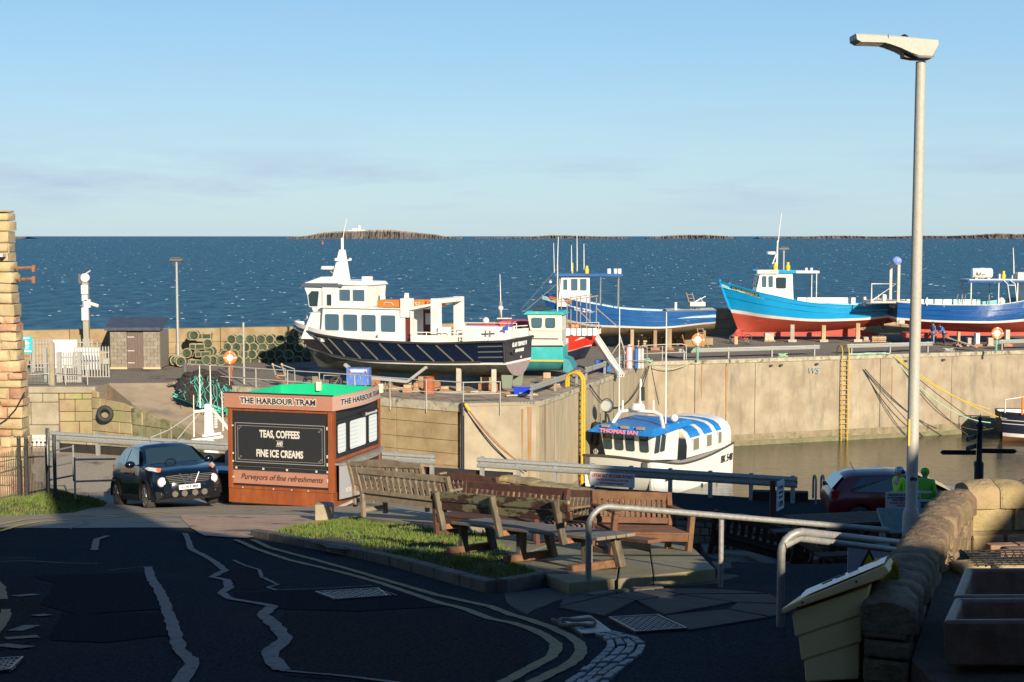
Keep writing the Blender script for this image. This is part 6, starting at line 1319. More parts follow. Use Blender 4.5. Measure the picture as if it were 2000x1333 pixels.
# white mast poles in front of the net pile belong to a hidden boat
hb_ = thing('hidden_boat_mast', 'white mast with radar bars and four whip aerials of a boat hidden below the quay', 'boat mast', at(410, 892, 60))
o_ = hb_.location; YM = 60
def q_(px, py, dy=0): return at(px, py, YM + dy) - o_
MB().ext([q_(399, 905), q_(433, 905), q_(418, 862), q_(414, 800), q_(411, 790), q_(399, 790)], (0, .3, 0)).mk('mast', BWH, hb_, bevel=.02)
MB().ext([q_(414, 803), q_(420, 803), q_(452, 842), q_(449, 846)], (0, .15, 0)).mk('mast_stay_arm', BWH, hb_);
MB().bar(q_(378, 805), q_(418, 800), .12, .12).mk('upper_spreader', BWH, hb_, bevel=.03); MB().bar(q_(374, 861), q_(436, 853), .14, .14).mk('lower_spreader', BWH, hb_, bevel=.03); MB().bar(q_(395, 852, -.2), q_(432, 847, -.2), .1, .12).mk('radar_bar', BWH, hb_, bevel=.03)
MB().bar(q_(380, 862, -.1), q_(396, 861, -.1), .05, .03).mk('light_bar', BLK, hb_)
for (a, b, c, d) in ((378, 772, 379, 854), (389.5, 716, 391, 797), (410, 714, 412, 791), (433, 765, 436, 842)): MB().tube([q_(c, d), q_(a, b)], [.035, .02], 6).mk('whip_aerial', BWH, hb_)
for k in range(5): MB().cyl(q_(421, 836 - k*5.2), .1, .1, 8).mk('cone_light', LGREY, hb_)
MB().tube([q_(378, 808), q_(330, 840), q_(275, 863)], .018, 4).mk('stay_wire', LGREY, hb_); MB().tube([q_(391, 806), q_(365, 836), q_(342, 864)], .018, 4).mk('stay_wire', LGREY, hb_); MB().tube([q_(409, 806), q_(418, 872)], .03, 4).mk('cable', LGREY, hb_)
# net pile
npile = thing('net_pile', 'black heap of rubber and rope under bright turquoise netting beside the slipway', 'net pile', onz(400, 775, 5.3))
rg = RND(9); PN = npile.location; mb = MB(); YN = 76.5
def nz_(px, py, Y): return at(px, py, Y) - PN
lump = mat('black_net_heap', (.012, .011, .011), .95, c2=(.05, .04, .032), sc=5, bump=1.0, bsc=16, c3=(.25, .1, .04), sc3=5, t3=.69, w3=.04)
prof = [(352, 752, 766), (362, 735, 778), (375, 724, 784), (392, 722, 790), (410, 727, 794), (428, 733, 797), (445, 745, 799), (460, 760, 797)]
for i in range(260):
    t = rg.random()*(len(prof) - 1.001); k = int(t); f = t - k; a, b = prof[k], prof[k+1]; px_ = a[0] + (b[0] - a[0])*f; y0 = a[1] + (b[1] - a[1])*f; y1 = a[2] + (b[2] - a[2])*f
    g = rg.random(); mb.ball(nz_(px_, y0 + (y1 - y0)*g, 78.2 - 3.6*g + rg.uniform(-.15, .15)), rg.uniform(.14, .3), 6, 4, (1.2, 1, .6))
mb.mk('heap', lump, npile)['kind'] = 'stuff'
TQ = mat('turquoise_net_rope', (.08, .55, .42), .7, c2=(.16, .62, .5), sc=10)
mb = MB()
for i in range(24):
    t = rg.random()*(len(prof) - 1.3); P = []; y = 0
    for j in range(9):
        g = .15 + .95*j/8; k = min(int(t), len(prof) - 2); f = t - k; a, b = prof[k], prof[k+1]; px_ = a[0] + (b[0] - a[0])*f; yy0 = a[1] + (b[1] - a[1])*f; yy1 = a[2] + (b[2] - a[2])*f
        P.append(nz_(px_ + 2.2*sin(j*2.3 + i), yy0 + (yy1 - yy0)*g, 77.9 - 3.9*g)); t = max(0, min(len(prof) - 1.1, t + rg.uniform(-.25, .32)))
    mb.tube(P, .02, 4)
for i in range(110):
    f0 = rg.random(); px0 = 338 + f0*75; py0 = 771 + f0*24 + rg.uniform(-5, 5); P = []
    for j in range(5): P.append(nz_(px0 + j*6 + rg.uniform(-2, 2), py0 + j*2.1 + rg.uniform(-1.5, 2), 75.9 - f0*1.6 + rg.uniform(-.2, .2)))
    mb.tube(P, .026, 4)
mb.mk('turquoise_net', TQ, npile)['kind'] = 'stuff'
pn = thing('pale_net', 'small pale tangle of net on the slipway left of the grey bollard', 'net', at(345, 752, 78.5)); mb = MB(); rg = RND(2)
for i in range(26): mb.tube([(rg.uniform(-.5, .5), rg.uniform(-.4, .4), rg.uniform(0, .3)*(.5)) for j in range(4)], .02, 4)
mb.mk('strands', CRW, pn)['kind'] = 'stuff'
# ================================================================ cars
def interp(pts, x):
    if x <= pts[0][0]: return pts[0][1]
    for a, b in zip(pts, pts[1:]):
        if x <= b[0]:
            k = (x - a[0])/(b[0] - a[0]); return a[1] + (b[1] - a[1])*k
    return pts[-1][1]
def sm(pts, x, r=.06): return (interp(pts, x - r) + 2*interp(pts, x) + interp(pts, x + r))/4
CTYRE = mat('tyre_rubber', (.035, .032, .03), .85, c2=(.055, .05, .045), sc=20, bump=.2)
CTRIM = mat('black_car_trim', (.008, .008, .009), .7, spec=.2)
CGL = mat('car_glass', (.02, .04, .05), .03, spec=1.0, coat=.6)
CHR = mat('chrome', (.7, .7, .7), .15, metal=1)
RIMM = mat('alloy_rim', (.55, .55, .56), .28, metal=.8)
LENS = mat('headlight_lens', (.62, .63, .62), .08, spec=1, coat=1)
def wheel(par, c, r, w_, sd, rot=0):
    t = MB(); t.lathe([(r*.66, -w_/2), (r*.9, -w_/2), (r, -w_*.36), (r, w_*.36), (r*.9, w_/2), (r*.66, w_/2)], (0, 0, 0), 28, ax='Y')
    o = t.mk('wheel', CTYRE, par, smooth=40, loc=c); o.rotation_euler = (0, 0, rot)
    k = MB(); k.lathe([(r*.67, sd*w_*.3), (r*.67, sd*w_*.46), (r*.62, sd*w_*.46), (r*.6, sd*w_*.2), (.01, sd*w_*.16)], (0, 0, 0), 24, ax='Y', cap=False).mk('rim_barrel', M_.setdefault('rimd', mat('rim_shadow', (.03, .03, .03), .6)), o)
    s_ = MB()
    for i in range(5):
        a = 2*pi*i/5 + .3
        for da in (-.13, .13): s_.bar((r*.12*cos(a), sd*w_*.42, r*.12*sin(a)), (r*.66*cos(a + da), sd*w_*.44, r*.66*sin(a + da)), .05, .045, up=(0, 1, 0))
    s_.torus((0, sd*w_*.44, 0), r*.65, .018, 24, 6, ax='Y'); s_.cyl((0, sd*w_*.34, 0), r*.16, sd*w_*.12, 12, ax=(0, 1, 0)); s_.mk('rim', RIMM, o)
    return o
def carbody(par, P, paint, wx, wr):
    "P: dict of profile curves over x (rear..front)"
    x0, x1 = P['x']; n = 96; rows = {1: [], -1: []}
    for i in range(n + 1):
        x = x0 + (x1 - x0)*i/n; wz = sm(P['belt'], x); top = sm(P['top'], x); hw = sm(P['half'], x, .1); bot = interp(P['bot'], x)
        for cx in wx:
            d = abs(x - cx)
            if d < wr: bot = max(bot, math.sqrt(wr*wr - d*d) + .32)
        tw_ = sm(P['topw'], x, .1); mid = max(bot + .02, interp(P['mid'], x))
        bw_ = hw*sm(P['beltw'], x)
        r = [(hw*.95, bot), (hw, mid), (hw*1.0, (mid + wz)/2), (bw_, wz), (max(.02, tw_ + (bw_ - tw_)*.06), max(wz, top - .05*(top - wz > .1))), (tw_*.75, max(wz, top + (.0 if top - wz > .1 else .0))), (0, top + P.get('crown', .02))]
        for sd in (1, -1): rows[sd].append([(x, sd*a, b) for a, b in r])
    mb = MB()
    mb.grid(rows[1][::-1]); mb.grid(rows[-1])
    for e in (0, n):
        L_ = rows[1][e]; R_ = rows[-1][e]; mb.add(L_ + R_[::-1][1:], [tuple(range(len(L_) + len(R_) - 1))])
    mb.mk('body', paint, par, smooth=38)
    mb = MB(); mb.bb(x0 + .25, x1 - .3, -.72, .72, .2, .5).mk('underbody', CTRIM, par)
JP = mat('dark_blue_car_paint', (.002, .006, .013), .2, coat=.6, c2=(.003, .008, .016), sc=2)
jp = ong(346, 992); jY = 34.4
jk = thing('parked_car', 'dark blue small crossover car with round headlights parked beside the kiosk', 'car', (0, 0, 0))
fl = at(300, 992, 33.2)   # front left wheel contact
hd_ = R(-59)             # heading: towards the viewer and to the right
jk.rotation_euler = (0, 0, hd_)
loc = V3((-8.75, 35.45, 0)); jk.location = (loc.x, loc.y, gz(loc.x, loc.y) + .03)
sl_ = math.atan2(gz(loc.x + 1.5*cos(hd_), loc.y + 1.5*sin(hd_)) - gz(loc.x - 1.5*cos(hd_), loc.y - 1.5*sin(hd_)), 3.0); jk.rotation_mode = 'XYZ'
jk.matrix_basis = Matrix.Translation(jk.location) @ Matrix.Rotation(hd_, 4, 'Z') @ Matrix.Rotation(-sl_, 4, 'Y')
PJ = dict(x=(-2.04, 2.02), half=[(-2.04, .66), (-1.9, .8), (-1.4, .885), (-.9, .86), (.5, .86), (1.0, .885), (1.5, .885), (1.85, .8), (1.97, .68), (2.02, .58)],
     belt=[(-2.04, .82), (-1.9, 1.0), (-1.3, 1.1), (-.3, 1.06), (.9, 1.02), (1.3, 1.0), (1.7, .93), (1.9, .84), (2.02, .7)],
     top=[(-2.04, .84), (-1.95, 1.06), (-1.75, 1.25), (-1.45, 1.43), (-1.0, 1.53), (-.3, 1.57), (.15, 1.54), (.45, 1.42), (1.02, 1.06), (1.15, 1.04), (1.55, .98), (1.8, .92), (1.95, .84), (2.02, .72)],
     topw=[(-2.04, .5), (-1.6, .55), (-1.0, .6), (.2, .6), (.6, .66), (1.0, .74), (1.5, .7), (1.85, .62), (2.02, .5)], beltw=[(-2.04, .9), (-1.6, .93), (-1, .93), (.8, .94), (1.3, .97), (2.02, .95)],
     bot=[(-2.04, .36), (-1.8, .24), (1.8, .24), (2.02, .3)], mid=[(-2.04, .5), (2.02, .5)])
carbody(jk, PJ, JP, (-1.22, 1.31), .38)
def roof_pts(x, f):  # helper on windscreen plane
    return x
def glassquad(par, pts, m=CGL, name='window', t=.012):
    v = [V3(p) for p in pts]; n_ = (v[1] - v[0]).cross(v[2] - v[0]).normalized(); return MB().add([p + n_*t for p in v], [tuple(range(len(v)))]).mk(name, m, par)
MB().grid([[(1.0 - .5*f + .01, y*(.70 - .13*f), 1.085 + (.37)*f + .01*(1 - (y)**2)) for f in (0, .33, .66, 1)] for y in (-1, -.5, 0, .5, 1)][::-1]).mk('windscreen', CGL, jk, smooth=60)
for sd in (1, -1):
    q = [(.92, sd*.845, 1.07), (.38, sd*.665, 1.42), (-.25, sd*.64, 1.48), (-.3, sd*.822, 1.09)]; glassquad(jk, q if sd == -1 else q[::-1], name='side_window', t=.02)
    q = [(-.36, sd*.822, 1.09), (-.31, sd*.64, 1.48), (-.95, sd*.63, 1.44), (-1.28, sd*.80, 1.14)]; glassquad(jk, q if sd == -1 else q[::-1], name='side_window', t=.02)
    for cx in (-1.22, 1.31):
        MB().torus((cx, sd*.87, .34), .40, .045, 20, 6, ax='Y', a0=-.15, a1=pi + .15).mk('wheel_arch', CTRIM, jk, smooth=50)
    MB().bb(-.82, .9, sd*.8, sd*.88, .2, .34).mk('sill', CTRIM, jk, bevel=.02)
    MB().ball((.62, sd*1.0, 1.1), .12, 10, 8, (.75, 1.05, .75)).mk('wing_mirror', JP, jk, smooth=60)
    wheel(jk, (-1.22, sd*.775, .325), .325, .22, sd); wheel(jk, (1.31, sd*.775, .325), .325, .22, sd, rot=R(-3))
    MB().lathe([(.125, 0), (.12, .05), (.09, .085), (.01, .1)], (1.93, sd*.62, .66), 18, ax='X').mk('headlight', LENS, jk, smooth=50)
    MB().torus((1.935, sd*.62, .66), .13, .02, 20, 6, ax='X').mk('headlight_ring', CTRIM, jk)
    hl = MB().add([(1.78, sd*.60, .985), (1.45, sd*.80, 1.035), (1.35, sd*.855, 1.01), (1.6, sd*.83, .94), (1.86, sd*.66, .9)], [(0, 1, 2, 3, 4) if sd == 1 else (4, 3, 2, 1, 0)]).mk('sidelight', LENS, jk)
    MB().add([(1.80, sd*.585, .985), (1.70, sd*.67, .998), (1.79, sd*.70, .93), (1.885, sd*.64, .895)], [(0, 1, 2, 3) if sd == 1 else (3, 2, 1, 0)]).mk('indicator', ORG, jk, loc=(.006, 0, .006))
    MB().cyl((1.93, sd*.62, .37), .055, .05, 12, ax=(1, 0, 0)).mk('fog_light', LENS, jk)
    MB().bb(-.35, -.15, sd*.865, sd*.885, .86, .89).bb(.2, .3, sd*.865, sd*.885, .82, .9).mk('door_handle', CTRIM, jk)['kind'] = 'stuff'
    MB().bb(-2.02, -1.9, sd*.56, sd*.7, .88, 1.05).mk('tail_light', mat('red_lens', (.4, .01, .01), .2) if sd > 0 else M_.setdefault('rl', mat('red_lens', (.4, .01, .01), .2)), jk)
MB().grid([[(2.06 - .30*abs(y)**3 - .05*((z - .52)/.26)**2, y*.84, z) for z in (.22, .3, .4, .52, .62, .72, .8)] for y in [-1 + i/8 for i in range(17)]]).mk('front_bumper', JP, jk, smooth=60)
# grille, badge, plate, lower bumper
gr = MB().add([(1.985, -.6, .8), (2.035, -.2, .83), (2.035, .2, .83), (1.985, .6, .8), (1.99, .52, .7), (2.05, .22, .6), (2.05, -.22, .6), (1.99, -.52, .7)], [tuple(range(8))]).mk('grille', CTRIM, jk, loc=(.05, 0, 0))
for k in range(5): MB().tube([(2.005, -.56 + k*.02, .79 - k*.04), (2.06, -.2, .8 - k*.042), (2.06, .2, .8 - k*.042), (2.005, .56 - k*.02, .79 - k*.04)], .006, 4).mk('grille_bar', M_.setdefault('gb2', mat('grille_grey', (.2, .19, .18), .5)), gr)
for sd in (1, -1): MB().tube([(2.045, sd*.24, .845), (2.075, sd*.12, .6)], .016, 6).mk('chrome_bar', CHR, gr)
MB().tube([(2.07, -.13, .6), (2.07, .13, .6)], .016, 6).mk('chrome_bar', CHR, gr)
MB().torus((2.07, 0, .74), .06, .012, 20, 6, ax='X').mk('badge_ring', CHR, gr); MB().bb(2.06, 2.08, -.075, .075, .728, .752).mk('badge_bar', CHR, gr)
pl = MB().bb(2.06, 2.075, -.26, .26, .455, .565).mk('number_plate', mat('plate_white', (.85, .85, .83), .5), jk); text('VO63 MJF', .095, LBLK, pl, (2.078, 0, .51), (pi/2, 0, pi/2), bold=.003, width=.44)
MB().add([(1.9, -.8, .44), (2.03, -.5, .43), (2.045, 0, .43), (2.03, .5, .43), (1.9, .8, .44), (1.92, .78, .22), (2.02, .5, .2), (2.04, 0, .2), (2.02, -.5, .2), (1.92, -.78, .22)], [tuple(range(10))]).ext([(1.9, -.8, .2), (2.04, -.5, .2), (2.04, .5, .2), (1.9, .8, .2)], (0, 0, .05)).mk('lower_bumper', CTRIM, jk, loc=(.02, 0, 0))
for y in (-.36, -.13, .13, .36): MB().cyl((2.05, y, .36), .075, .02, 14, ax=(1, 0, 0)).mk('bumper_hole', M_.setdefault('hole', mat('dark_hole', (.1, .085, .06), .6)), jk)
MB().torus((1.0, -.1, 1.02), .16, .015, 14, 5, ax='X').mk('steering_wheel', CTRIM, jk)
MB().tube([(-.9, 0, 1.56), (-1.1, 0, 1.72)], .006, 4).mk('aerial', CTRIM, jk)
MB().bb(-.1, .2, -.62, -.2, .7, 1.3).bb(-.1, .2, .2, .62, .7, 1.3).mk('seat_pair', CTRIM, jk)['kind'] = 'stuff'
# red hatchback
RP_ = mat('dark_red_car_paint', (.12, .004, .008), .3, coat=.5, c2=(.13, .005, .01), sc=2)
rc_ = thing('parked_car', 'dark red hatchback parked in the shade at the water\'s edge behind the street lamp', 'car', (0, 0, 0))
rl = V3((10.1, 36.2, 6.62)); rc_.location = rl; rc_.scale = (1, 1, .94); rc_.rotation_euler = (0, 0, R(-4))
PR = dict(x=(-2.02, 2.0), half=[(-2.02, .7), (-1.85, .8), (-1.3, .85), (1.2, .86), (1.75, .8), (2.0, .62)], belt=[(-2.02, .8), (-1.85, .98), (-1.2, .98), (0, .94), (.9, .92), (1.5, .85), (2.0, .62)],
     top=[(-2.02, .82), (-1.93, 1.02), (-1.62, 1.38), (-1.4, 1.45), (-.5, 1.49), (.1, 1.44), (1.1, .95), (1.6, .86), (2.0, .64)], topw=[(-2.02, .55), (-1.5, .56), (0, .58), (.6, .64), (1.2, .72), (2.0, .5)], beltw=[(-2.02, .93), (1, .95), (2.0, .95)],
     bot=[(-2.02, .35), (-1.8, .2), (1.7, .2), (2.0, .28)], mid=[(-2.02, .5), (2.0, .48)])
carbody(rc_, PR, RP_, (-1.27, 1.25), .36)
for sd in (1, -1):
    q = [(.85, sd*.82, .97), (.1, sd*.64, 1.36), (-.35, sd*.62, 1.39), (-.4, sd*.8, .99)]; glassquad(rc_, q if sd == -1 else q[::-1], name='side_window', t=.02)
    q = [(-.48, sd*.8, .99), (-.43, sd*.62, 1.39), (-1.2, sd*.62, 1.36), (-1.5, sd*.78, 1.08), (-1.45, sd*.79, 1.0)]; glassquad(rc_, q if sd == -1 else q[::-1], name='side_window', t=.02)
    wheel(rc_, (-1.27, sd*.76, .3), .3, .2, sd); wheel(rc_, (1.25, sd*.76, .3), .3, .2, sd)
    MB().bb(-1.98, -1.8, sd*.7, sd*.78, .82, 1.02).mk('tail_light', M_['rl'] if 'rl' in M_ else RP_, rc_)
MB().add([(1.08, -.7, .97), (1.08, .7, .97), (.2, .56, 1.42), (.2, -.56, 1.42)], [(0, 1, 2, 3)]).mk('windscreen', CGL, rc_, loc=(.02, 0, .015))
MB().add([(-1.93, -.6, 1.04), (-1.93, .6, 1.04), (-1.65, .52, 1.36), (-1.65, -.52, 1.36)], [(3, 2, 1, 0)]).mk('rear_window', CGL, rc_, loc=(-.02, 0, .01))
MB().tube([(-1.3, -.2, 1.46), (-1.45, -.25, 1.72)], .008, 4).mk('aerial', CTRIM, rc_); MB().bb(-1.98, -1.9, .1, .5, 1.02, 1.06).mk('rear_wiper', CTRIM, rc_)
# ================================================================ refreshment kiosk
KW = mat('varnished_orange_wood', (.19, .045, .014), .5, c2=(.27, .075, .02), sc=4, st=(1, 1, .3), bump=.2, c3=(.18, .06, .025), sc3=5)
KB = mat('kiosk_black_panel', (.012, .013, .015), .5, c2=(.02, .021, .024), sc=30, c3=(.05, .05, .05), sc3=30, t3=.72, w3=.03)
KP = mat('kiosk_dusty_pink', (.33, .15, .1), .55, c2=(.37, .175, .12), sc=2)
KG = mat('kiosk_green_roof', (.005, .42, .2), .5, c2=(.008, .46, .23), sc=2, c3=(.12, .3, .1), sc3=1.4, t3=.66)
KWH = mat('kiosk_white_print', (.52, .5, .45), .65); KGR = mat('kiosk_thin_line', (.24, .24, .23), .6)
kl = onz(443, 976, 6.86); kr_ = onz(652, 988, 6.80)
phi = R(-17); kd = V3((cos(phi), sin(phi), 0))
k0 = V3((-7.15, 35.55, 0)); k0.z = gz(k0.x, k0.y) + .04
ki = thing('kiosk', 'brown and black refreshment kiosk with green roof and pink signs', 'kiosk', k0, phi)
W_, D_, H_ = 2.86, 3.0, 2.76     # local: x along the front, y back, z up
MB().bb(.03, W_ - .03, .03, D_ - .03, .12, H_ - .5).mk('body', KB, ki); MB().bb(.03, W_ - .03, .03, .06, H_ - .5, H_ - .02).mk('front_wall', KB, ki); MB().bb(W_ - .06, W_ - .03, .065, D_ - .03, H_ - .5, H_ - .02).mk('end_wall', KB, ki)
MB().bb(0, W_, 0, .05, .07, .42).mk('base_board', KW, ki); MB().bb(-.01, W_ + .005, -.012, .06, .425, .50).mk('base_rail', KW, ki, bevel=.01)
MB().bb(W_ - .05, W_, .055, D_, .07, .42).mk('base_board', KW, ki); MB().bb(-.04, W_ + .04, .2, D_, .0, .065).mk('plinth', GREYW, ki)
for x in (0, W_ - .12): MB().bb(x, x + .12, -.025, .09, .43, H_ - .28).mk('corner_post', KW, ki, bevel=.01)
MB().bb(.125, W_ - .125, -.02, .03, H_ - .36, H_ - .285).mk('top_rail', KW, ki)
MB().bb(.13, W_ - .13, -.005, .03, .56, .89).mk('pink_panel', KP, ki)
text('Purveyors of fine refreshments', .2, LBLK, ki, (W_/2 + .05, -.009, .735), shear=.35, bold=.002, width=2.25)
text('TEAS, COFFEES', .25, KWH, ki, (W_/2, -.012, 1.83), bold=.009, width=1.1); text('AND', .13, KWH, ki, (W_/2, -.012, 1.6), bold=.006, shear=.2, width=.17); text('FINE ICE CREAMS', .25, KWH, ki, (W_/2, -.012, 1.34), bold=.009, width=1.28)
for z in (1.53, 1.67): MB().bb(W_/2 - .1, W_/2 + .1, -.012, -.008, z, z + .008).mk('thin_rule', KWH, ki)
pan = MB().bb(.15, W_ - .15, -.006, .03, 1.02, H_ - .37).mk('hatch_panel', KB, ki)
def frame(par, x0, x1, z0, z1, t=.012, y=-.01, m=None, ax='F'):
    for a in ((x0, x1, z0, z0 + t), (x0, x1, z1 - t, z1), (x0, x0 + t, z0, z1), (x1 - t, x1, z0, z1)):
        if ax == 'F': MB().bb(a[0], a[1], y - .003, y, a[2], a[3]).mk('frame_line', m or KGR, par)
        else: MB().bb(y, y + .003, a[0], a[1], a[2], a[3]).mk('frame_line', m or KGR, par)
frame(ki, .2, W_ - .2, 1.1, 2.1, .016); frame(ki, .27, W_ - .27, 1.16, 2.03, .009)
for x, z, a in ((.33, 1.97, 0), (W_ - .33, 1.97, 0), (.33, 1.22, 0), (W_ - .33, 1.22, 0)):
    for dx in (-.025, .025): MB().torus((x + dx, -.012, z + dx), .022, .004, 8, 4, ax='Y').mk('scroll_ornament', KGR, ki)
for z in (1.0, .9): MB().bb(.15, W_ - .15, -.012, -.004, z - .006, z + .006).mk('shelf_edge', FEND, ki)
for x in (.2, .95, 1.6, 2.4, 2.7): MB().bb(x, x + .05, -.02, -.006, .93, .98).mk('hinge', LGREY, ki)
for x in (.4, 1.25, 1.75, 2.2): MB().cyl((x, -.013, .46), .018, -.01, 8, ax=(0, 1, 0)).mk('stud', LGREY, ki)
for z in (.7, 1.1, 1.3, 2.0): MB().bb(.125, .16, -.035, -.0, z, z + .04).mk('latch', LGREY, ki); MB().bb(W_ - .15, W_ - .12, -.035, 0, z, z + .08).mk('latch', LGREY, ki)
# pink sign boards: tall fascia round the top
FH = .36; z0 = H_ - .28
MB().bb(-.06, W_ + .05, -.1, -.03, z0, z0 + FH).mk('fascia', KP, ki); MB().bb(-.06, W_ + .05, -.105, -.025, z0 + FH + .003, z0 + FH + .03).mk('fascia_cap', LBLK, ki)
for s_, b_, m_, y in (('THE HARBOUR TRAM', .026, KWH, -.103), ('THE HARBOUR TRAM', .006, LBLK, -.108)): text(s_, .2, m_, ki, (W_/2 - .0, y, z0 + FH*.52), bold=b_, width=2.06 + (.03 if m_ is KWH else 0), space=1.08)
side = []
for i in range(13):
    y = -.1 + (D_ + .1)*i/12; x = W_ + .05 + .2*sin(pi*i/12)*.9; side.append((x, y))
mb = MB(); mb.grid([[(x, y, z0), (x, y, z0 + FH)] for x, y in side]); mb.grid([[(x - .06, y, z0 + FH), (x - .06, y, z0)] for x, y in side]); mb.grid([[(x, y, z0 + FH), (x - .06, y, z0 + FH)] for x, y in side]); mb.mk('side_fascia', M_.setdefault('kp2', mat('kiosk_sunlit_pink', (.5, .3, .24), .55)), ki)  # side fascia paler: the stronger sun on this face is in its pink
def on_side(o):
    for v in o.data.vertices:
        y = .0 + v.co.x; k = (y + .1)/(D_ + .1); v.co = V3((W_ + .05 + .18*sin(pi*max(0, min(1, k))) + .006 + v.co.z, y, v.co.y + z0 + FH*.5))
    o.location = (0, 0, 0); o.rotation_euler = (0, 0, 0)
for b_, m_, dz in ((.026, KWH, 0), (.006, LBLK, .005)):
    o = text('THE HARBOUR TRAM', .2, m_, ki, (0, 0, 0), (0, 0, 0), bold=b_, width=2.5, ext=0)
    for v in o.data.vertices: v.co.x += 1.5; v.co.z = dz
    on_side(o)
# green roof well: low upstand boards inside the fascia
MB().bb(.03, W_ - .06, .06, D_ - .03, H_ - .495, H_ - .46).mk('roof', KG, ki)
MB().bb(-.04, .0, -.02, D_ + .02, H_ - .5, H_ - .02).mk('roof_upstand', KG, ki); MB().ext([(-.04, D_, H_ - .5), (W_ - .03, D_, H_ - .5), (W_ - .03, D_, H_ + .0), (W_*.35, D_, H_ + .05), (-.04, D_, H_ - .02)], (0, .05, 0)).mk('rear_upstand', KG, ki)
for x in (W_*.38, W_ + .02): MB().bb(x, x + .12, D_ - .12, D_ - .01, H_ - .14, H_ + .1).mk('roof_bracket', CREAM, ki, bevel=.01)
# right hand side: windows above, bowed counter below
for y in (.02, D_ - .1): MB().bb(W_ - .0, W_ + .04, y, y + .1, .43, z0 - .003).mk('corner_post', KW, ki)
MB().bb(W_, W_ + .025, .12, D_ - .1, 1.28, 2.2).mk('window_surround', KB, ki)
BLN = mat('white_blind', (.6, .66, .68), .7);
for a, b in ((.2, .72), (.95, 2.0), (2.18, 2.75)):
    win(ki, (W_ + .028, (a + b)/2, 1.75), (0, 1, 0), (1, 0, 0), b - a, .72, .07, fm=KB, gm=BLN, fr=.02)
    for k in range(7): MB().bb(W_ + .042, W_ + .05, a + .03, (a + b)/2 - .02 if b - a > .9 else b - .03, 1.43 + k*.1, 1.438 + k*.1).mk('blind_slat', M_.setdefault('bs', mat('blind_shadow', (.42, .48, .5), .7)), ki)
MB().bb(W_ + .05, W_ + .09, 1.7, 2.75, 2.12, 2.24).mk('name_plate', LBLK, ki); text('Stanwoods', .11, KWH, ki, (W_ + .095, 2.25, 2.18), (pi/2, 0, pi/2), width=.8, shear=.2, bold=.003)
cnt = [(W_ + .02 + .42*sin(pi*min(1, (i/12)*.85 + .12))*1, .05 + 2.85*i/12) for i in range(13)]
cnt = [(W_ + .04 + .36*sin(pi*(.1 + .85*i/12)), .04 + 2.9*i/12) for i in range(13)]
MB().grid([[(x, y, .28), (x, y, 1.12)] for x, y in cnt[:6]]).mk('silver_panel', mat('silver_panel', (.4, .4, .41), .4, metal=.3), ki, smooth=60); MB().grid([[(x, y, .28), (x, y, 1.12)] for x, y in cnt[5:]]).mk('black_counter_panel', KB, ki, smooth=60)
mb = MB(); mb.ext([(x + .06, y, 1.125) for x, y in cnt] + [(W_, 2.94, 1.125), (W_, .04, 1.125)], (0, 0, .05)); mb.mk('counter_top', STEEL, ki); MB().bb(W_ + .03, W_ + .07, .05, D_ - .1, 1.2, 1.28).mk('sill_rail', KW, ki)
for j in (5, 9): MB().tube([(cnt[j][0] + .02, cnt[j][1], .28), (cnt[j][0] + .02, cnt[j][1], 1.12)], .035, 6).mk('counter_strip', KW, ki)
for s_, z in (('TEAS', 1.0), ('COFFEES', .86), ('AND', .74), ('FINE', .62), ('ICE CREAMS', .48)):
    o = text(s_, .13, KWH, ki, (0, 0, 0), (0, 0, 0), bold=.005, ext=0)
    for v in o.data.vertices:
        y = v.co.x*1.15 + .66; i = (y - .04)/2.9; v.co = V3((W_ + .052 + .36*sin(pi*(.1 + .85*max(0, min(1, i)))), y, z + v.co.y))
kb = thing('bollard_block', 'square pale concrete block standing at the corner of the kiosk', 'bollard', ong(634, 1018) + V3((0, 0, 0)))
MB().bb(-.17, .17, -.17, .17, -.1, .36).mk('block', CONC, kb, bevel=.02)
bl = thing('blue_cabinet', 'long dark chest with a blue lid between the car and the kiosk', 'chest', V3((-7.95, 37.3, gz(-7.95, 37.3))), phi)
MB().bb(-.1, 1.0, 0, .6, .05, .8).mk('chest', KB, bl); MB().bb(-.14, 1.0, -.04, .64, .82, .9).mk('lid', mat('blue_lid', (.08, .2, .42), .35), bl, bevel=.02)
# ================================================================ grass island, kerbs, slabs
KERB = mat('kerb_stone', (.07, .062, .05), .9, c2=(.12, .11, .09), sc=4, bump=.7, bsc=22, rnd=.15)
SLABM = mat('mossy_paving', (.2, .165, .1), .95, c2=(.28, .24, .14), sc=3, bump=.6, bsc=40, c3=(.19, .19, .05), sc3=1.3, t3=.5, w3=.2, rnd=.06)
SLABD = mat('shaded_grey_paving', (.016, .018, .019), .9, c2=(.033, .034, .034), sc=3, bump=.6, bsc=40, rnd=.12)  # grey darkened: the shade over these slabs is put into their colour
EARTH = mat('bare_earth', (.06, .042, .03), .95, c2=(.09, .065, .045), sc=7, bump=1, bsc=40)
GI = [(500, 1047), (525, 1041), (600, 1030), (640, 1023), (690, 1012), (760, 1015), (840, 1026), (905, 1036), (1000, 1060), (1060, 1100), (1115, 1140), (1060, 1139), (985, 1153), (965, 1152), (900, 1136), (830, 1115), (740, 1094), (620, 1067), (545, 1056)]
PI_ = [ong(a, b, .01) for a, b in GI]
hI = lawn('grass_island', PI_, GRS, .10, .5, .2)
def dn(x, y):
    v = mnoise.noise((x*1.1, y*1.1, 8));
    return .12 if v > .2 else (.5 if v > .05 else 1)
blades('grass', 'rough sunlit green grass on the island between the road and the benches', PI_, hI, 21000, (.03, .075), GM, 6, dn)
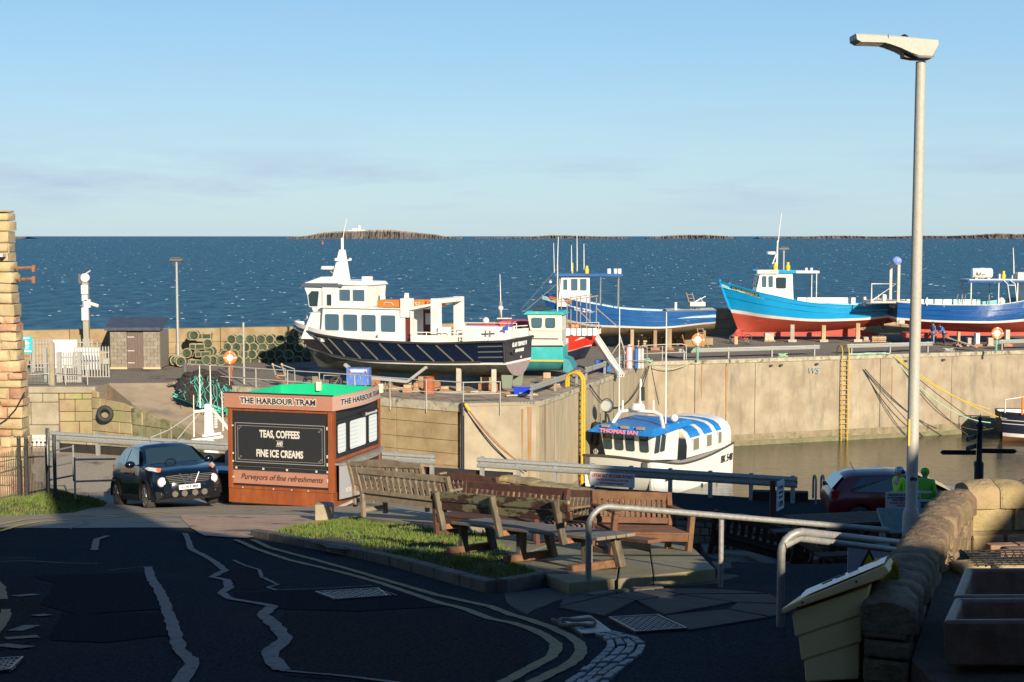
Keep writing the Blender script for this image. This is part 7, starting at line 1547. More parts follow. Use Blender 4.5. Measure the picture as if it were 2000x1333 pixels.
sheet('bare_earth', [(600, 1057), (640, 1052), (668, 1045), (690, 1040), (715, 1052), (705, 1066), (680, 1074), (640, 1070)], EARTH, .1, sub=3, wob=.05)
kb_ = thing('road_kerb', 'worn stone kerb curving along the grass island beside the double yellow lines', 'kerb')
KP_ = [(497, 1049), (515, 1050), (545, 1058), (590, 1067), (640, 1076), (700, 1089), (760, 1102), (830, 1121), (900, 1142), (962, 1158)]
def kerbrun(par, pxs, ln, wd, h, m, z0=-.1, name='kerb_stone', jit=.006):
    P = [ong(a, b, 0) for a, b in pxs]; Q = [P[0]]; tot = 0
    dens = [P[0]]
    for a, b in zip(P, P[1:]):
        n = max(1, int((b - a).length/.05)); dens += [a.lerp(b, k/n) for k in range(1, n + 1)]
    i = 0
    while i < len(dens) - 2:
        j = i; L_ = 0
        while j < len(dens) - 1 and L_ < ln: L_ += (dens[j+1] - dens[j]).length; j += 1
        a, b = dens[i].copy(), dens[j].copy(); u = (b - a).normalized(); a += u*.008; b -= u*.008
        for p in (a, b): p.z = gz(p.x, p.y) + (z0 + h)/2
        mb = MB().bar(a, b, wd, h - z0); o = mb.mk(name, m, par, bevel=.015); o.location.z = random.uniform(-jit, jit); i = j
kerbrun(kb_, KP_, .9, .14, .12, KERB); kerbrun(kb_, [(978, 1158), (1020, 1149), (1062, 1142), (1112, 1143)], .9, .13, .13, KERB)
# slabs and plinths: px quads raised above the slope
def slabq(par, pxs, h, m, name='paving_slab', base=-.1, bevel=.012):
    P = [ong(a, b, h) for a, b in pxs]; n = len(P)
    B = [V3((p.x, p.y, gz(p.x, p.y) + base)) for p in P]
    return MB().add(B + P, [tuple(range(n-1, -1, -1)), tuple(range(n, 2*n))] + [(i, (i+1) % n, n + (i+1) % n, n + i) for i in range(n)]).mk(name, m, par, bevel=bevel)
pv = thing('bench_terrace', 'mossy concrete slabs carrying the benches above the grass', 'paving')
for q in ([(684, 1007), (886, 1031), (1000, 1012), (760, 984)],): slabq(pv, q, .17, CONC, 'plinth')
slabq(pv, [(890, 1078), (990, 1094), (1105, 1052), (1000, 1036), (935, 1052)], .12, SLABM)
slabq(pv, [(992, 1094.5), (1112, 1138), (1205, 1131), (1210, 1090), (1107, 1052.5)], .12, SLABM)
slabq(pv, [(1207, 1131), (1275, 1124), (1268, 1078), (1180, 1060), (1212, 1090)], .13, SLABM); slabq(pv, [(1277, 1124), (1397, 1111), (1352, 1068), (1270, 1058), (1270, 1078)], .13, SLABM)
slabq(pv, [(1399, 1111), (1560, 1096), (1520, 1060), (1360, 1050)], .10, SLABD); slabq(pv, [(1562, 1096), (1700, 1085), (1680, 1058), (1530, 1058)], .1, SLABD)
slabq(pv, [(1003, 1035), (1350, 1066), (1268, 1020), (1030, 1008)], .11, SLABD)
# lower pavement by the railing
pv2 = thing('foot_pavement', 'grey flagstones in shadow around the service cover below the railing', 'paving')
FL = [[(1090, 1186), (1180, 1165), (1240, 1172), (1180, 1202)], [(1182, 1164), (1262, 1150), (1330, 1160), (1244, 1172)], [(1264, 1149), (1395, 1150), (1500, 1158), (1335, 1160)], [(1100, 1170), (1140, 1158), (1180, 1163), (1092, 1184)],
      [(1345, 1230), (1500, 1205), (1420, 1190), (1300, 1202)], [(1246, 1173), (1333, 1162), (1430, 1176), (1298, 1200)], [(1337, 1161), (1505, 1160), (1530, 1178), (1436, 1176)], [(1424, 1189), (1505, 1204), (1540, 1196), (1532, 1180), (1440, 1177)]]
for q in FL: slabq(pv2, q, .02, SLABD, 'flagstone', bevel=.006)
sheet('verge_earth', [(985, 1158), (1110, 1145), (1290, 1132), (1400, 1118), (1445, 1125), (1400, 1140), (1250, 1150), (1140, 1158), (1080, 1176), (1030, 1200), (1000, 1185)], mat('gravelly_tarmac', (.05, .045, .04), .95, c2=(.08, .07, .06), sc=9, bump=1, bsc=70), .004, sub=3, wob=.03)
kerbrun(kb_, [(1150, 1168), (1215, 1160), (1290, 1152)], .35, .1, .04, KERB, name='edging_stone')
for q, sd in (([(1275, 1134), (1320, 1129), (1320, 1132), (1275, 1137)], 1), ([(1345, 1124), (1395, 1119), (1396, 1123), (1346, 1128)], 2)):
    P = [ong(a, b) for a, b in q]; blades('grass_tuft', 'small grass tuft growing at the foot of the slab edge below the ' + ('brown bench' if sd == 1 else 'railing post'), P, gz, 260, (.03, .09), GM, 30 + sd)
# ---------------------------------------------------------------- benches
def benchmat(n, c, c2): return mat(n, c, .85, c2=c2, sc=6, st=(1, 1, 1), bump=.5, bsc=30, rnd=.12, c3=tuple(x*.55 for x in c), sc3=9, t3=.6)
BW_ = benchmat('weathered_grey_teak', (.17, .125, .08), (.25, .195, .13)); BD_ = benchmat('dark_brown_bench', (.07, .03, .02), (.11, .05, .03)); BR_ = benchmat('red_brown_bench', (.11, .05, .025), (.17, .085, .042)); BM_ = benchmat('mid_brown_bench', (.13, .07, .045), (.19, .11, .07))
def bench(lbl, loc, rz, Lb, m, ns=15, hb=.92, curved=0, plate=False, group='slatted wooden benches facing the harbour', slatm=None):
    "local x along the seat, -y is the back side (towards the street), +y the harbour"
    t = thing('bench', lbl, 'bench', loc, rz, group); sw = Lb/2
    for s_ in (-1, 1):
        MB().bar((s_*sw, 0, 0), (s_*sw, 0, .42), .07, .07).bar((s_*sw, 0, .42), (s_*sw, -.12, hb), .07, .07).mk('back_leg', m, t, bevel=.006)
        MB().bar((s_*sw, .5, 0), (s_*sw, .5, .64), .07, .07).mk('front_leg', m, t, bevel=.006)
        MB().bar((s_*sw, -.1, .66), (s_*sw, .56, .66), .08, .035).mk('arm', m, t, bevel=.008)
        MB().bar((s_*sw, .04, .12), (s_*sw, .46, .12), .035, .07).mk('stretcher', m, t); MB().bar((s_*sw, .04, .37), (s_*sw, .46, .37), .04, .09).mk('side_rail', m, t)
    y = lambda z: -.12*(z - .42)/(hb - .42)
    if curved: MB().grid([[(-sw + .04 + (Lb - .08)*i/14, y(hb - .03) + dy, (hb - .1 if dz == 0 else hb - .02 + curved*sin(pi*i/14)**2)) for dy, dz in ((-.02, 0), (-.02, 1), (.02, 1), (.02, 0))] for i in range(15)], close=True).mk('top_rail', m, t)
    else: MB().bar((-sw + .036, y(hb - .05), hb - .05), (sw - .036, y(hb - .05), hb - .05), .045, .1).mk('top_rail', m, t, bevel=.006)
    MB().bar((-sw + .036, y(.48), .48), (sw - .036, y(.48), .48), .045, .075).mk('lower_rail', m, t, bevel=.006)
    me = None
    for i in range(ns):
        x = -sw + .036 + (Lb - .072)*(i + .5)/ns
        if me is None: o = MB().bar((0, y(.515), .515), (0, y(hb - .1), hb - .1), (Lb/ns)*.56, .018).mk('slat', slatm or m, t); me = o.data; o.location.x = x
        else: o = bpy.data.objects.new('slat', me); COL.objects.link(o); o.parent = t; o.location.x = x
    for k in range(6): MB().bb(-sw + .036, sw - .036, .02 + k*.088, .095 + k*.088, .40, .425).mk('seat_slat', m, t)
    for yy in (.03, .5): MB().bb(-sw + .036, sw - .036, yy - .02, yy + .02, .31, .397).mk('seat_rail', m, t)
    if plate: MB().bb(-.08, .08, y(hb - .05) - .03, y(hb - .05) - .024, hb - .07, hb - .03).mk('memorial_plate', M_.setdefault('brass', mat('brass', (.5, .35, .12), .35, metal=.8)), t)
    return t
def place(pxL, pyL, dL, pxR, pyR, dR, h=0):
    "bench between two back-leg feet"
    a = at(pxL, pyL, dL); b = at(pxR, pyR, dR); return a, b
def bench_at(lbl, a, b, m, z=None, **k):
    d = b - a; Lb = V3((d.x, d.y, 0)).length; c = (a + b)/2
    t = bench(lbl, c, math.atan2(d.y, d.x), Lb, m, **k)
    t.rotation_euler.y = -math.atan2(d.z, Lb)
    return t
def pt(px, py, Y): return at(px, py, Y)
bench_at('weathered grey bench on the concrete plinth, first bench right of the kiosk', pt(710, 1010, 25.2), pt(888, 1035, 23.4), BW_, ns=15, hb=.9)
t = bench_at('grey bench half hidden behind the first weathered bench, rounded top', pt(694, 990, 27.4), pt(835, 1000, 26.2), BW_, ns=12, hb=.92, curved=.07)
bench_at('dark brown bench with a curved top behind the old plank bench', pt(869, 1024, 25), pt(984, 1036, 23.9), BD_, ns=12, curved=.06, hb=.92)
bench_at('long dark brown bench directly behind the old plank bench', pt(1104, 1075, 19.4), pt(906, 1050, 21.2), BD_, ns=18, hb=.84)
bench_at('bench with pale slats between the dark brown and the red brown bench', pt(1163, 1080, 19.6), pt(1104, 1075, 20.2), BM_, ns=7, hb=.86, slatm=BW_)
t = bench_at('red brown bench with arms at the right end of the sunlit row', V3((2.0, 18.1, 9.86)), V3((1.0, 17.65, 9.97)), BR_, ns=13, hb=.83)
# old plank bench on concrete and rust feet
OLDP = mat('peeling_mossy_plank', (.12, .055, .03), .9, c2=(.08, .04, .025), sc=5, bump=1, bsc=25, c3=(.3, .27, .13), sc3=2.6, t3=.5, w3=.04, st=(1, 1, 3))
OLDS = mat('old_grey_plank', (.16, .14, .11), .9, c2=(.23, .2, .155), sc=4, bump=.8, bsc=25); OLDL = mat('old_post', (.07, .05, .035), .9, c2=(.2, .17, .12), sc=6, st=(1, 1, .3), bump=1, bsc=20)
A, B = pt(905, 1078, 17.3), pt(1148, 1114, 14.9); d = B - A; Lb = V3((d.x, d.y, 0)).length
ob = thing('plank_bench', 'old long plank bench with flaking mossy back and rusty concrete feet', 'bench', (A + B)/2, math.atan2(d.y, d.x)); ob.rotation_euler.y = -math.atan2(d.z, Lb); ob.scale = (1, 1, .88)
xs_b = [-Lb/2, .02, Lb/2]
for x in xs_b:
    MB().bar((x, -.22, .04), (x, .42, .04), .13, .1).mk('foot', M_.setdefault('rf', mat('rusty_foot', (.13, .06, .03), .9, c2=(.2, .11, .06), sc=14, bump=.6)), ob, bevel=.02); MB().bar((x, .0, .08), (x, .02, .4), .1, .09).mk('post', OLDL, ob, bevel=.01)
    MB().bar((x + .12, .36, 0), (x + .1, .3, .4), .09, .08).mk('front_post', OLDL, ob, bevel=.01)
    MB().bar((x - .13, -.19, .32), (x - .13, -.27, .86), .07, .07).mk('back_post', OLDL, ob, bevel=.01); MB().bar((x - .16, -.2, .36), (x, .36, .39), .07, .07).mk('bearer', RUST, ob)
x0, x1 = -Lb/2 - .35, Lb/2 + .32
for z, y in ((.80, -.22), (.665, -.2)): MB().bar((x0, y, z), (x1 - .25, y, z), .035, .125).mk('back_plank', OLDP, ob, bevel=.008)
for k in range(4): MB().bar((x0 + .3, -.07 + k*.125, .415), (x1 + .1, -.07 + k*.125, .415), .115, .04).mk('seat_plank', OLDS, ob, bevel=.008)
MB().bb(.9, 1.9, .45, .62, .3, .34).mk('loose_board', BR_, ob)
# low coped stone wall behind the benches
LICH = mat('lichen_stone', (.2, .155, .085), .95, c2=(.32, .25, .14), sc=5, bump=1, bsc=18, c3=(.42, .3, .07), sc3=4, t3=.57, w3=.08, rnd=.15)
SHST = mat('shaded_brown_stone', (.12, .1, .075), .95, c2=(.18, .15, .11), sc=3, bump=1, bsc=18, rnd=.2)  # darker copy for the wall's run in shade, shading kept in the colour
lw = thing('low_stone_wall', 'low stone wall with lichen covered coping behind the benches', 'wall')
wA, wB = pt(985, 978, 30.5), pt(1312, 1012, 27.8); zc_ = 8.45
def coped_wall(par, A, B, n, z0, z1, th, m, mc, seed, dome=.12, nm='stone'):
    rg = RND(seed); d = B - A; Ls = d.length; u = d.normalized(); nr = V3((u.y, -u.x, 0)).normalized()
    for i in range(n):
        a, b = A + d*(i/n) + u*.01, A + d*((i+1)/n) - u*.01; j = rg.uniform(-.015, .015)
        P = []
        for p in (a, b):
            ring = []
            for k in range(9):
                tt = pi*k/8; ring.append(V3((p.x, p.y, 0)) + nr*(th/2 + .03)*cos(tt) + V3((0, 0, p.z + z1 + dome*sin(tt)*(1 + rg.uniform(-.15, .15)) + j)))
            P.append([V3((ring[0].x, ring[0].y, p.z + z1 - .06 + j))] + ring + [V3((ring[-1].x, ring[-1].y, p.z + z1 - .06 + j))])
        m1 = [(P[0][k] + P[1][k])/2 + V3((0, 0, .02)) for k in range(11)]; mb = MB().grid([P[0], m1, P[1]]); mb.f += [list(range(11))[::-1], [22 + k for k in range(11)]]; mb.m += [0, 0]
        mb.mk('coping_stone', mc, par, smooth=50)
    z = z0
    while z < z1 - .08:
        h = rg.uniform(.12, .2); h = min(h, z1 - .06 - z); x = 0
        while x < Ls - .05:
            w_ = min(rg.uniform(.2, .45), Ls - x); a, b = A + u*(x + .008), A + u*(x + w_ - .008); mb = MB()
            P = [a - nr*th/2, b - nr*th/2, b + nr*(th/2 + rg.uniform(-.02, .02)), a + nr*(th/2 + rg.uniform(-.02, .02))]
            mb.ext([V3((p.x, p.y, p.z + z + .006)) for p in P], (0, 0, h - .012)); mb.mk(nm, m, par, bevel=.02); x += w_
        z += h
wA.z = gz(wA.x, wA.y); wB.z = gz(wB.x, wB.y)
zA = at(985, 948, 30.5).z - wA.z;
coped_wall(lw, wA, wB, 9, -.05, .84, .34, LICH, LICH, 3, dome=.05)
wC = pt(1560, 1010, 29); wC.z = gz(wC.x, wC.y) ; coped_wall(lw, wB + V3((.02, 0, 0)), wC, 8, -.05, .72, .3, SHST, SHST, 4, dome=.06)
# speed sign on its post
sp = thing('speed_sign', 'white sign with a small blue symbol and 5 MPH on a dark post', 'sign', pt(1508, 1040, 27)); zt_ = at(1508, 939, 27).z - sp.location.z
MB().bb(-.05, .05, -.03, .03, -1.2, zt_).mk('post', BD_, sp); o_ = MB().bb(0, .42, -.012, .012, -.28, .28).mk('board', mat('cool_white_board', (.5, .55, .6), .5), sp, loc=(.07, -.08, zt_ - .3)); o_.rotation_euler = (0, 0, R(62))
for s_, z, h_ in (('Give way', .16, .09), ('use footway', .06, .07), ('Max speed', -.03, .07), ('5 MPH', -.17, .15)): text(s_, h_, LBLK, o_, (.2, -.014, z), width=.3 if h_ > .1 else .26, bold=.003)
MB().bb(.04, .12, -.016, -.012, .12, .2).mk('blue_symbol', mat('blue_symbol', (.1, .3, .55), .5), o_)
# ---------------------------------------------------------------- galvanised railings in the foreground
r1 = thing('foot_railing', 'galvanised railing with a rounded left end in front of the benches', 'railing', ong(1149, 1157)); o_ = r1.location
H1r = .84
pE = V3((4.0, 14.95, 0)); pE.z = gz(pE.x, pE.y)
uu = V3((pE.x - o_.x, pE.y - o_.y, 0)); Lr = uu.length; uu.normalize(); top0 = H1r; zE = at(1768, 1036, pE.y).z - o_.z
def rp(s, z): return uu*s + V3((0, 0, z))
sl = (zE - top0)/Lr
arc = [rp(0, -.1), rp(0, top0 - .2)] + [rp(.2*(1 - cos(a)), top0 - .2 + .2*sin(a) + .0) for a in [R(x) for x in (20, 40, 60, 75, 90)]] + [rp(.5, top0 + sl*.3), rp(Lr, zE)]
MB().tube(arc, .031, 10).mk('rail_tube', TUBE, r1, smooth=60)
p2 = ong(1421, 1150) - o_; s2 = p2.dot(uu); MB().tube([rp(s2, gz(*(o_ + rp(s2, 0)).xy) - o_.z - .05), rp(s2, top0 + sl*s2 - .02)], .028, 10).mk('post', TUBE, r1, smooth=60)
p3 = Lr*.98; MB().tube([rp(p3, -.7), rp(p3, top0 + sl*p3 - .02)], .028, 10).mk('post', TUBE, r1, smooth=60)
MB().cyl((0, 0, -.02), .11, .03, 14).mk('base_plate', CONC, r1)
r2 = thing('corner_railing', 'galvanised double-topped railing carrying the warning sign behind the yellow grit bin', 'railing', ong(1524, 1225)); o2 = r2.location; zt2 = at(1530, 1041, o2.y).z - o2.z
pE2 = at(1770, 1062, 13.8) - o2; a_ = V3((0, 0, zt2))
arc = [V3((0, 0, -.15)), V3((0, 0, zt2 - .16))] + [V3((.16*(1 - cos(R(x))), .03*(1 - cos(R(x))), zt2 - .16 + .16*sin(R(x)))) for x in (20, 40, 60, 75, 90)] + [pE2]
MB().tube(arc, .033, 10).mk('rail_tube', TUBE, r2, smooth=60)
pE3 = at(1768, 1077, 12.6) - o2; MB().tube([V3((.02, -.02, zt2 - .1)), at(1560, 1052, o2.y + .05) - o2, pE3], .028, 10).mk('lower_tube', TUBE, r2, smooth=60)
ws = thing('warning_sign', 'white sign with a yellow and black warning triangle on the corner railing', 'sign', at(1697, 1097, 12.75)); ws.rotation_euler = (0, 0, R(0))
mb = MB(); slab(mb, (0, 0, 0), (1, 0, 0), (0, 0, 1), (0, 1, 0), .385, .32, .02, .01); mb.mk('board', mat('blue_white_board', (.42, .46, .5), .5), ws)
MB().add([(-.115, -.003, -.11), (.115, -.003, -.11), (0, -.003, .115)], [(0, 1, 2)]).mk('black_triangle', LBLK, ws); MB().add([(-.082, -.006, -.092), (.082, -.006, -.092), (0, -.006, .075)], [(0, 1, 2)]).mk('yellow_triangle', mat('sign_yellow', (.6, .45, .02), .5), ws)
for x in (-.165, .165): MB().cyl((x, -.002, .135), .008, -.006, 8, ax=(0, 1, 0)).mk('bolt', LBLK, ws)
# covers, gully, setts
IRN = mat('worn_cast_iron', (.16, .17, .18), .45, metal=.5, c2=(.1, .1, .11), sc=12, bump=.2)
def cover(lbl, pxs, nx, ny, h=.006, name='manhole_cover', stud=.5):
    P = [ong(a, b, .018) for a, b in pxs]; c = sum(P, V3())/4; t = thing(name, lbl, 'cover', c)
    Q = [p - c for p in P]; MB().ext([q - V3((0, 0, .02)) for q in Q], (0, 0, .02)).mk('plate', M_.setdefault('irnd', mat('dark_iron', (.05, .052, .056), .55, metal=.4)), t)
    mb = MB()
    for k in range(4): mb.bar(Q[k] + V3((0, 0, .003)), Q[(k+1) % 4] + V3((0, 0, .003)), .014, .012)
    mb.mk('rim', IRN, t)['kind'] = 'stuff'
    mb = MB(); u = Q[1] - Q[0]; v = Q[3] - Q[0]
    for i in range(nx):
        for j in range(ny):
            f, g = (i + .5)/nx, (j + .5)/ny; p = Q[0] + u*f + v*g; uu_ = u/nx*.5*stud; vv = v/ny*.5*stud
            if (i + j) % 2: uu_, vv = uu_*1.3, vv*.45
            else: uu_, vv = uu_*.45, vv*1.3
            mb.add([p - uu_ - vv + V3((0, 0, h)), p + uu_ - vv + V3((0, 0, h)), p + uu_ + vv + V3((0, 0, h)), p - uu_ + vv + V3((0, 0, h)), p - uu_ - vv, p + uu_ - vv, p + uu_ + vv, p - uu_ + vv], [(0, 1, 2, 3), (4, 5, 1, 0), (5, 6, 2, 1), (6, 7, 3, 2), (7, 4, 0, 3)])
    mb.mk('raised_tread', IRN, t)['kind'] = 'stuff'
    return t
cover('rectangular patterned iron cover set in the road beside the grass island', [(617, 1157), (737, 1150), (757, 1164), (655, 1171)], 12, 9)
cover('large patterned service cover among the flagstones near the setts', [(1190, 1207), (1284, 1202), (1340, 1228), (1242, 1235)], 13, 13)
cover('worn rectangular iron cover in the road at the lower left edge', [(-40, 1290), (44, 1285), (18, 1309), (-60, 1316)], 8, 8)
gl = thing('drain_grate', 'slotted iron gully grate at the end of the setts', 'drain', ong(1145, 1225)); P = [ong(a, b, .012) - gl.location for a, b in ((1100, 1212), (1150, 1205), (1192, 1236), (1140, 1240))]
MB().ext([p - V3((0, 0, .03)) for p in P], (0, 0, .012)).mk('pit', LBLK, gl)
for i in range(11): a = P[0].lerp(P[1], (i + .3)/11.3); b = P[3].lerp(P[2], (i + .3)/11.3); MB().bar(a, b, .018, .02).mk('bar', IRN, gl)
for a, b in ((0, 1), (1, 2), (2, 3), (3, 0)): MB().bar(P[a], P[b], .03, .024).mk('frame', IRN, gl)
rpq = thing('rope_loop', 'loop of old grey rope lying on the gully grate', 'rope', ong(1127, 1216, .05)); mb = MB(); mb.tube([V3((.14*cos(a), .1*sin(a), .01*sin(3*a))) for a in [2*pi*i/20 for i in range(21)]], .016, 6).tube([(-.14, 0, 0), (-.2, .04, .01)], .018, 6); mb.mk('rope', mat('pale_rope', (.3, .25, .18), .9, c2=(.16, .13, .1), sc=60), rpq, smooth=60)
ST = mat('blue_grey_sett', (.12, .135, .15), .6, c2=(.18, .195, .21), sc=5, bump=.7, bsc=30, rnd=.2)
se = thing('stone_setts', 'curved strip of worn stone setts at the corner of the side lane', 'setts')
L1 = [(1160, 1243), (1184, 1252), (1183, 1270), (1150, 1300), (1105, 1336), (1085, 1352)]; L4 = [(1200, 1237), (1245, 1248), (1264, 1262), (1255, 1280), (1215, 1310), (1175, 1350)]
def res(P, n):
    P = [ong(a, b) for a, b in P]; d = [0]
    for a, b in zip(P, P[1:]): d.append(d[-1] + (b - a).length)
    out = []
    for i in range(n + 1):
        s = d[-1]*i/n
        for k in range(len(P) - 1):
            if s <= d[k+1] + 1e-6: out.append(P[k].lerp(P[k+1], (s - d[k])/max(d[k+1] - d[k], 1e-6))); break
    return out
n = 15; a_, b_ = res(L1, n), res(L4, n); rg = RND(6)
for c in range(4):
    for i in range(n):
        q = [a_[i].lerp(b_[i], (c + .06)/4), a_[i].lerp(b_[i], (c + .94)/4), a_[i+1].lerp(b_[i+1], (c + .94)/4), a_[i+1].lerp(b_[i+1], (c + .06)/4)]
        ctr = sum(q, V3())/4; h = rg.uniform(.012, .03)
        q = [ctr + (p - ctr)*rg.uniform(.84, .95) for p in q]; MB().ext([V3((p.x, p.y, gz(p.x, p.y) - .02)) for p in q], (0, 0, .02 + h)).mk('sett', ST, se, bevel=.008)
# ================================================================ stone yard wall, sinks, grit bin
DWST = mat('dark_yard_stone', (.18, .125, .07), .95, c2=(.33, .24, .14), sc=7, bump=1.0, bsc=22, c3=(.3, .24, .06), sc3=2.2, t3=.63, w3=.08, rnd=.2, bdist=.04)
YWST = mat('yellow_yard_stone', (.34, .25, .12), .95, c2=(.46, .36, .2), sc=3, bump=1.0, bsc=16, c3=(.42, .3, .06), sc3=3, t3=.6, w3=.08, rnd=.15, bdist=.03)
YMOR = mat('yard_mortar', (.36, .29, .17), .95, c2=(.28, .22, .13), sc=9, bump=.8, bsc=30)
yw = thing('yard_wall', 'rough stone garden wall with rounded coping stones curving away at the right', 'wall')
def cap_at(px, py, z=11.9): return onz(px, py, z)
WP = [cap_at(1736, 1172), cap_at(1768, 1105), cap_at(1805, 1040), cap_at(1838, 990), cap_at(1872, 958)]
WP[0] = WP[0] + (WP[0] - WP[1])*.1
rg = RND(14)
dense = []
for a, b in zip(WP, WP[1:]):
    for k in range(12): dense.append(a.lerp(b, k/12))
dense.append(WP[-1])
def cope_stone(a, b, th, z, dome, rg, m, par, nm='coping_stone'):
    d = b - a; u = d.normalized(); nr = V3((u.y, -u.x, 0)).normalized(); rings = []
    nk = 12
    for s_ in range(7):
        t = s_/6; bul = .86 + .14*sin(pi*t)**.5; p = a.lerp(b, .015 + .97*t); ring = []
        for k in range(nk + 1):
            an = pi*k/nk; w_ = (th/2)*bul*(1 + .06*mnoise.noise((p.x*7, p.y*7, k*.9))); ring.append(V3((p.x, p.y, z - .08)) + nr*w_*cos(an)*(1 + .1*sin(an)) + V3((0, 0, .08*(1 if 0 < k < nk else 0) + dome*bul*sin(an)**.8*(1 + .2*mnoise.noise((p.x*6 + 4, p.y*6, k*.6))))))
        rings.append(ring)
    mb = MB().grid(rings); n = nk + 1; mb.f += [list(range(n))[::-1], [6*n + k for k in range(n)]]; mb.m += [0, 0]
    mb.mk(nm, m, par, smooth=55)
idx = 0; i = 0; L_ = [0]
for a, b in zip(dense, dense[1:]): L_.append(L_[-1] + (b - a).length)
tot = L_[-1]; s = 0; k = 0
def pos(s):
    for q in range(len(L_) - 1):
        if s <= L_[q+1] + 1e-9: return dense[q].lerp(dense[q+1], (s - L_[q])/(L_[q+1] - L_[q]))
    return dense[-1]
while s < tot - .05:
    w_ = rg.uniform(.2, .3); e_ = min(tot, s + w_)
    if tot - e_ < .12: e_ = tot
    cope_stone(pos(s), pos(e_), rg.uniform(.29, .33), 11.81, .11, rg, DWST, yw)
    z = 10.3
    while z < 11.8:
        h = min(rg.uniform(.1, .17), 11.86 - z); a, b = pos(s), pos(e_); u = (b - a).normalized(); nr = V3((u.y, -u.x, 0)); off = rg.uniform(.02, .08)*0
        o1 = rg.uniform(.115, .14); o2 = rg.uniform(.115, .14)
        P = [a + u*.008 - nr*o2, b - u*.008 - nr*o2, b - u*.008 + nr*o1, a + u*.008 + nr*o1]; MB().ext([V3((p.x, p.y, z + .007)) for p in P], (0, 0, h - .014)).mk('stone', DWST, yw, bevel=.02)
        z += h
    s = e_
# return run to the right, sunlit
C0 = WP[-1] + V3((.05, .06, 0)); C1 = V3((6.6, 12.1, 12.02))
rd = (C1 - C0); n = 11
for i in range(n):
    a, b = C0 + rd*(i/n), C0 + rd*((i + 1)/n)
    cope_stone(a, b, .36, 11.84, .13, rg, YWST, yw)
u = rd.normalized(); nr = V3((u.y, -u.x, 0)); z = 11.2
MB().ext([V3((p.x, p.y, 11.2)) for p in (C0 - nr*.1, C1 - nr*.1, C1 + nr*.12, C0 + nr*.12)], (0, 0, .69)).mk('mortar_core', YMOR, yw)
while z < 11.86:
    h = min(rg.uniform(.14, .22), 11.89 - z)
    if h < .05: break
    x = .02
    while x < rd.length - .05:
        w_ = rg.uniform(.2, .46); a = C0 + u*(x + .014) + nr*.118; b = C0 + u*(min(rd.length, x + w_) - .014) + nr*.118; mb = MB()
        mb.ext([(a.x, a.y, z + .014), (b.x, b.y, z + .014), (b.x, b.y, z + h - .014), (a.x, a.y, z + h - .014)], nr*rg.uniform(.02, .05)); mb.mk('stone', YWST, yw, bevel=.022); x += w_
    z += h
YZ = 11.6
struct(MB().ext([(WP[0].x + .12, 5.5, YZ - .35), (9, 5.5, YZ - .35), (9, 12.0, YZ - .35), (C0.x + .1, 11.0, YZ - .35), (WP[2].x + .12, WP[2].y, YZ - .35), (WP[0].x + .12, WP[0].y - .1, YZ - .35)], (0, 0, .35)).mk('yard_ground', mat('yard_earth', (.07, .055, .04), .95, c2=(.12, .09, .065), sc=6, bump=.8, bsc=30)))
yb = thing('brick_edging', 'strip of weathered red bricks laid in the yard below the sunlit wall', 'bricks', (0, 0, 0))
for r_ in range(3):
    for i in range(13): MB().box((3.75 + i*.235 + (.1 if r_ % 2 else 0), 10.75 - r_*.11 + i*.03, YZ + .02), (.22, .1, .06), rz=.13).mk('brick', M_.setdefault('brk', mat('worn_brick', (.2, .11, .07), .9, c2=(.28, .17, .11), sc=8, bump=.6, rnd=.2)), yb, bevel=.008)
for i in range(6): MB().box((3.28 + i*.27, 10.05 - .02*i, YZ + .03), (.25, .2, .08), rz=rg.uniform(-.2, .3)).mk('edging_stone', YWST, yb, bevel=.03)
ms_ = thing('black_mesh_mat', 'black plastic mesh mat lying curled in the yard behind the sinks', 'mat', onz(1985, 1098, YZ + .06)); mb = MB()
for i in range(14):
    mb.tube([(-.32 + i*.06, -.14, .0), (-.28 + i*.06, .14, .05)], .006, 3);
for j in range(7): mb.tube([(-.34, -.14 + j*.045, .01 + j*.007), (.5, -.14 + j*.045, .02 + j*.007)], .006, 3)
mb.mk('mesh', BLK, ms_)['kind'] = 'stuff'
GLZ = mat('brown_glazed_stoneware', (.16, .08, .045), .45, c2=(.26, .15, .1), sc=5, bump=.4, bsc=18, c3=(.4, .36, .33), sc3=9, t3=.68, w3=.05)
def sink(lbl, P4, z, h, th=.05):
    "P4: front-left, front-right, back-right, back-left of the rim"
    t = thing('stone_sink', lbl, 'sink', (P4[0] + P4[2])/2); c = t.location; Q = [p - c for p in P4]; ctr = sum(Q, V3())/4
    I = []
    for k in range(4):
        p = Q[k]; d1 = (Q[(k+1) % 4] - p).normalized(); d2 = (Q[k-1] - p).normalized(); I.append(p + (d1 + d2)*th*1.1)
    dn = V3((0, 0, -h)); vs = [*Q, *I, *[p + dn + (ctr - p)*.03 for p in Q], *[p + dn*.8 + (ctr - p)*.1 for p in I]]
    fs = []
    for k in range(4): j = (k+1) % 4; fs += [(k, j, 4+j, 4+k), (8+k, 8+j, j, k), (4+k, 4+j, 12+j, 12+k)]
    fs += [(12, 13, 14, 15), (11, 10, 9, 8)]; MB().add(vs, fs).mk('basin', GLZ, t, bevel=.018)
    return t
zr_ = 11.91
def zq(px, py): return onz(px, py, zr_)
a0, a1, a2 = zq(1842, 1213), zq(1862, 1166), zq(1884, 1109); rt = V3((.98, .02, 0))
sink('nearer brown glazed stone sink, full of shadow, at the lower right corner', [a0, a0 + rt, a1 + rt + V3((0, -.015, 0)), a1 + V3((0, -.015, 0))], zr_, .26)
s2_ = sink('farther brown glazed stone sink with a white stained rim behind the nearer one', [a1 + V3((.0, .015, 0)), a1 + rt*1.1 + V3((0, .015, 0)), a2 + rt*1.1, a2], zr_, .26)
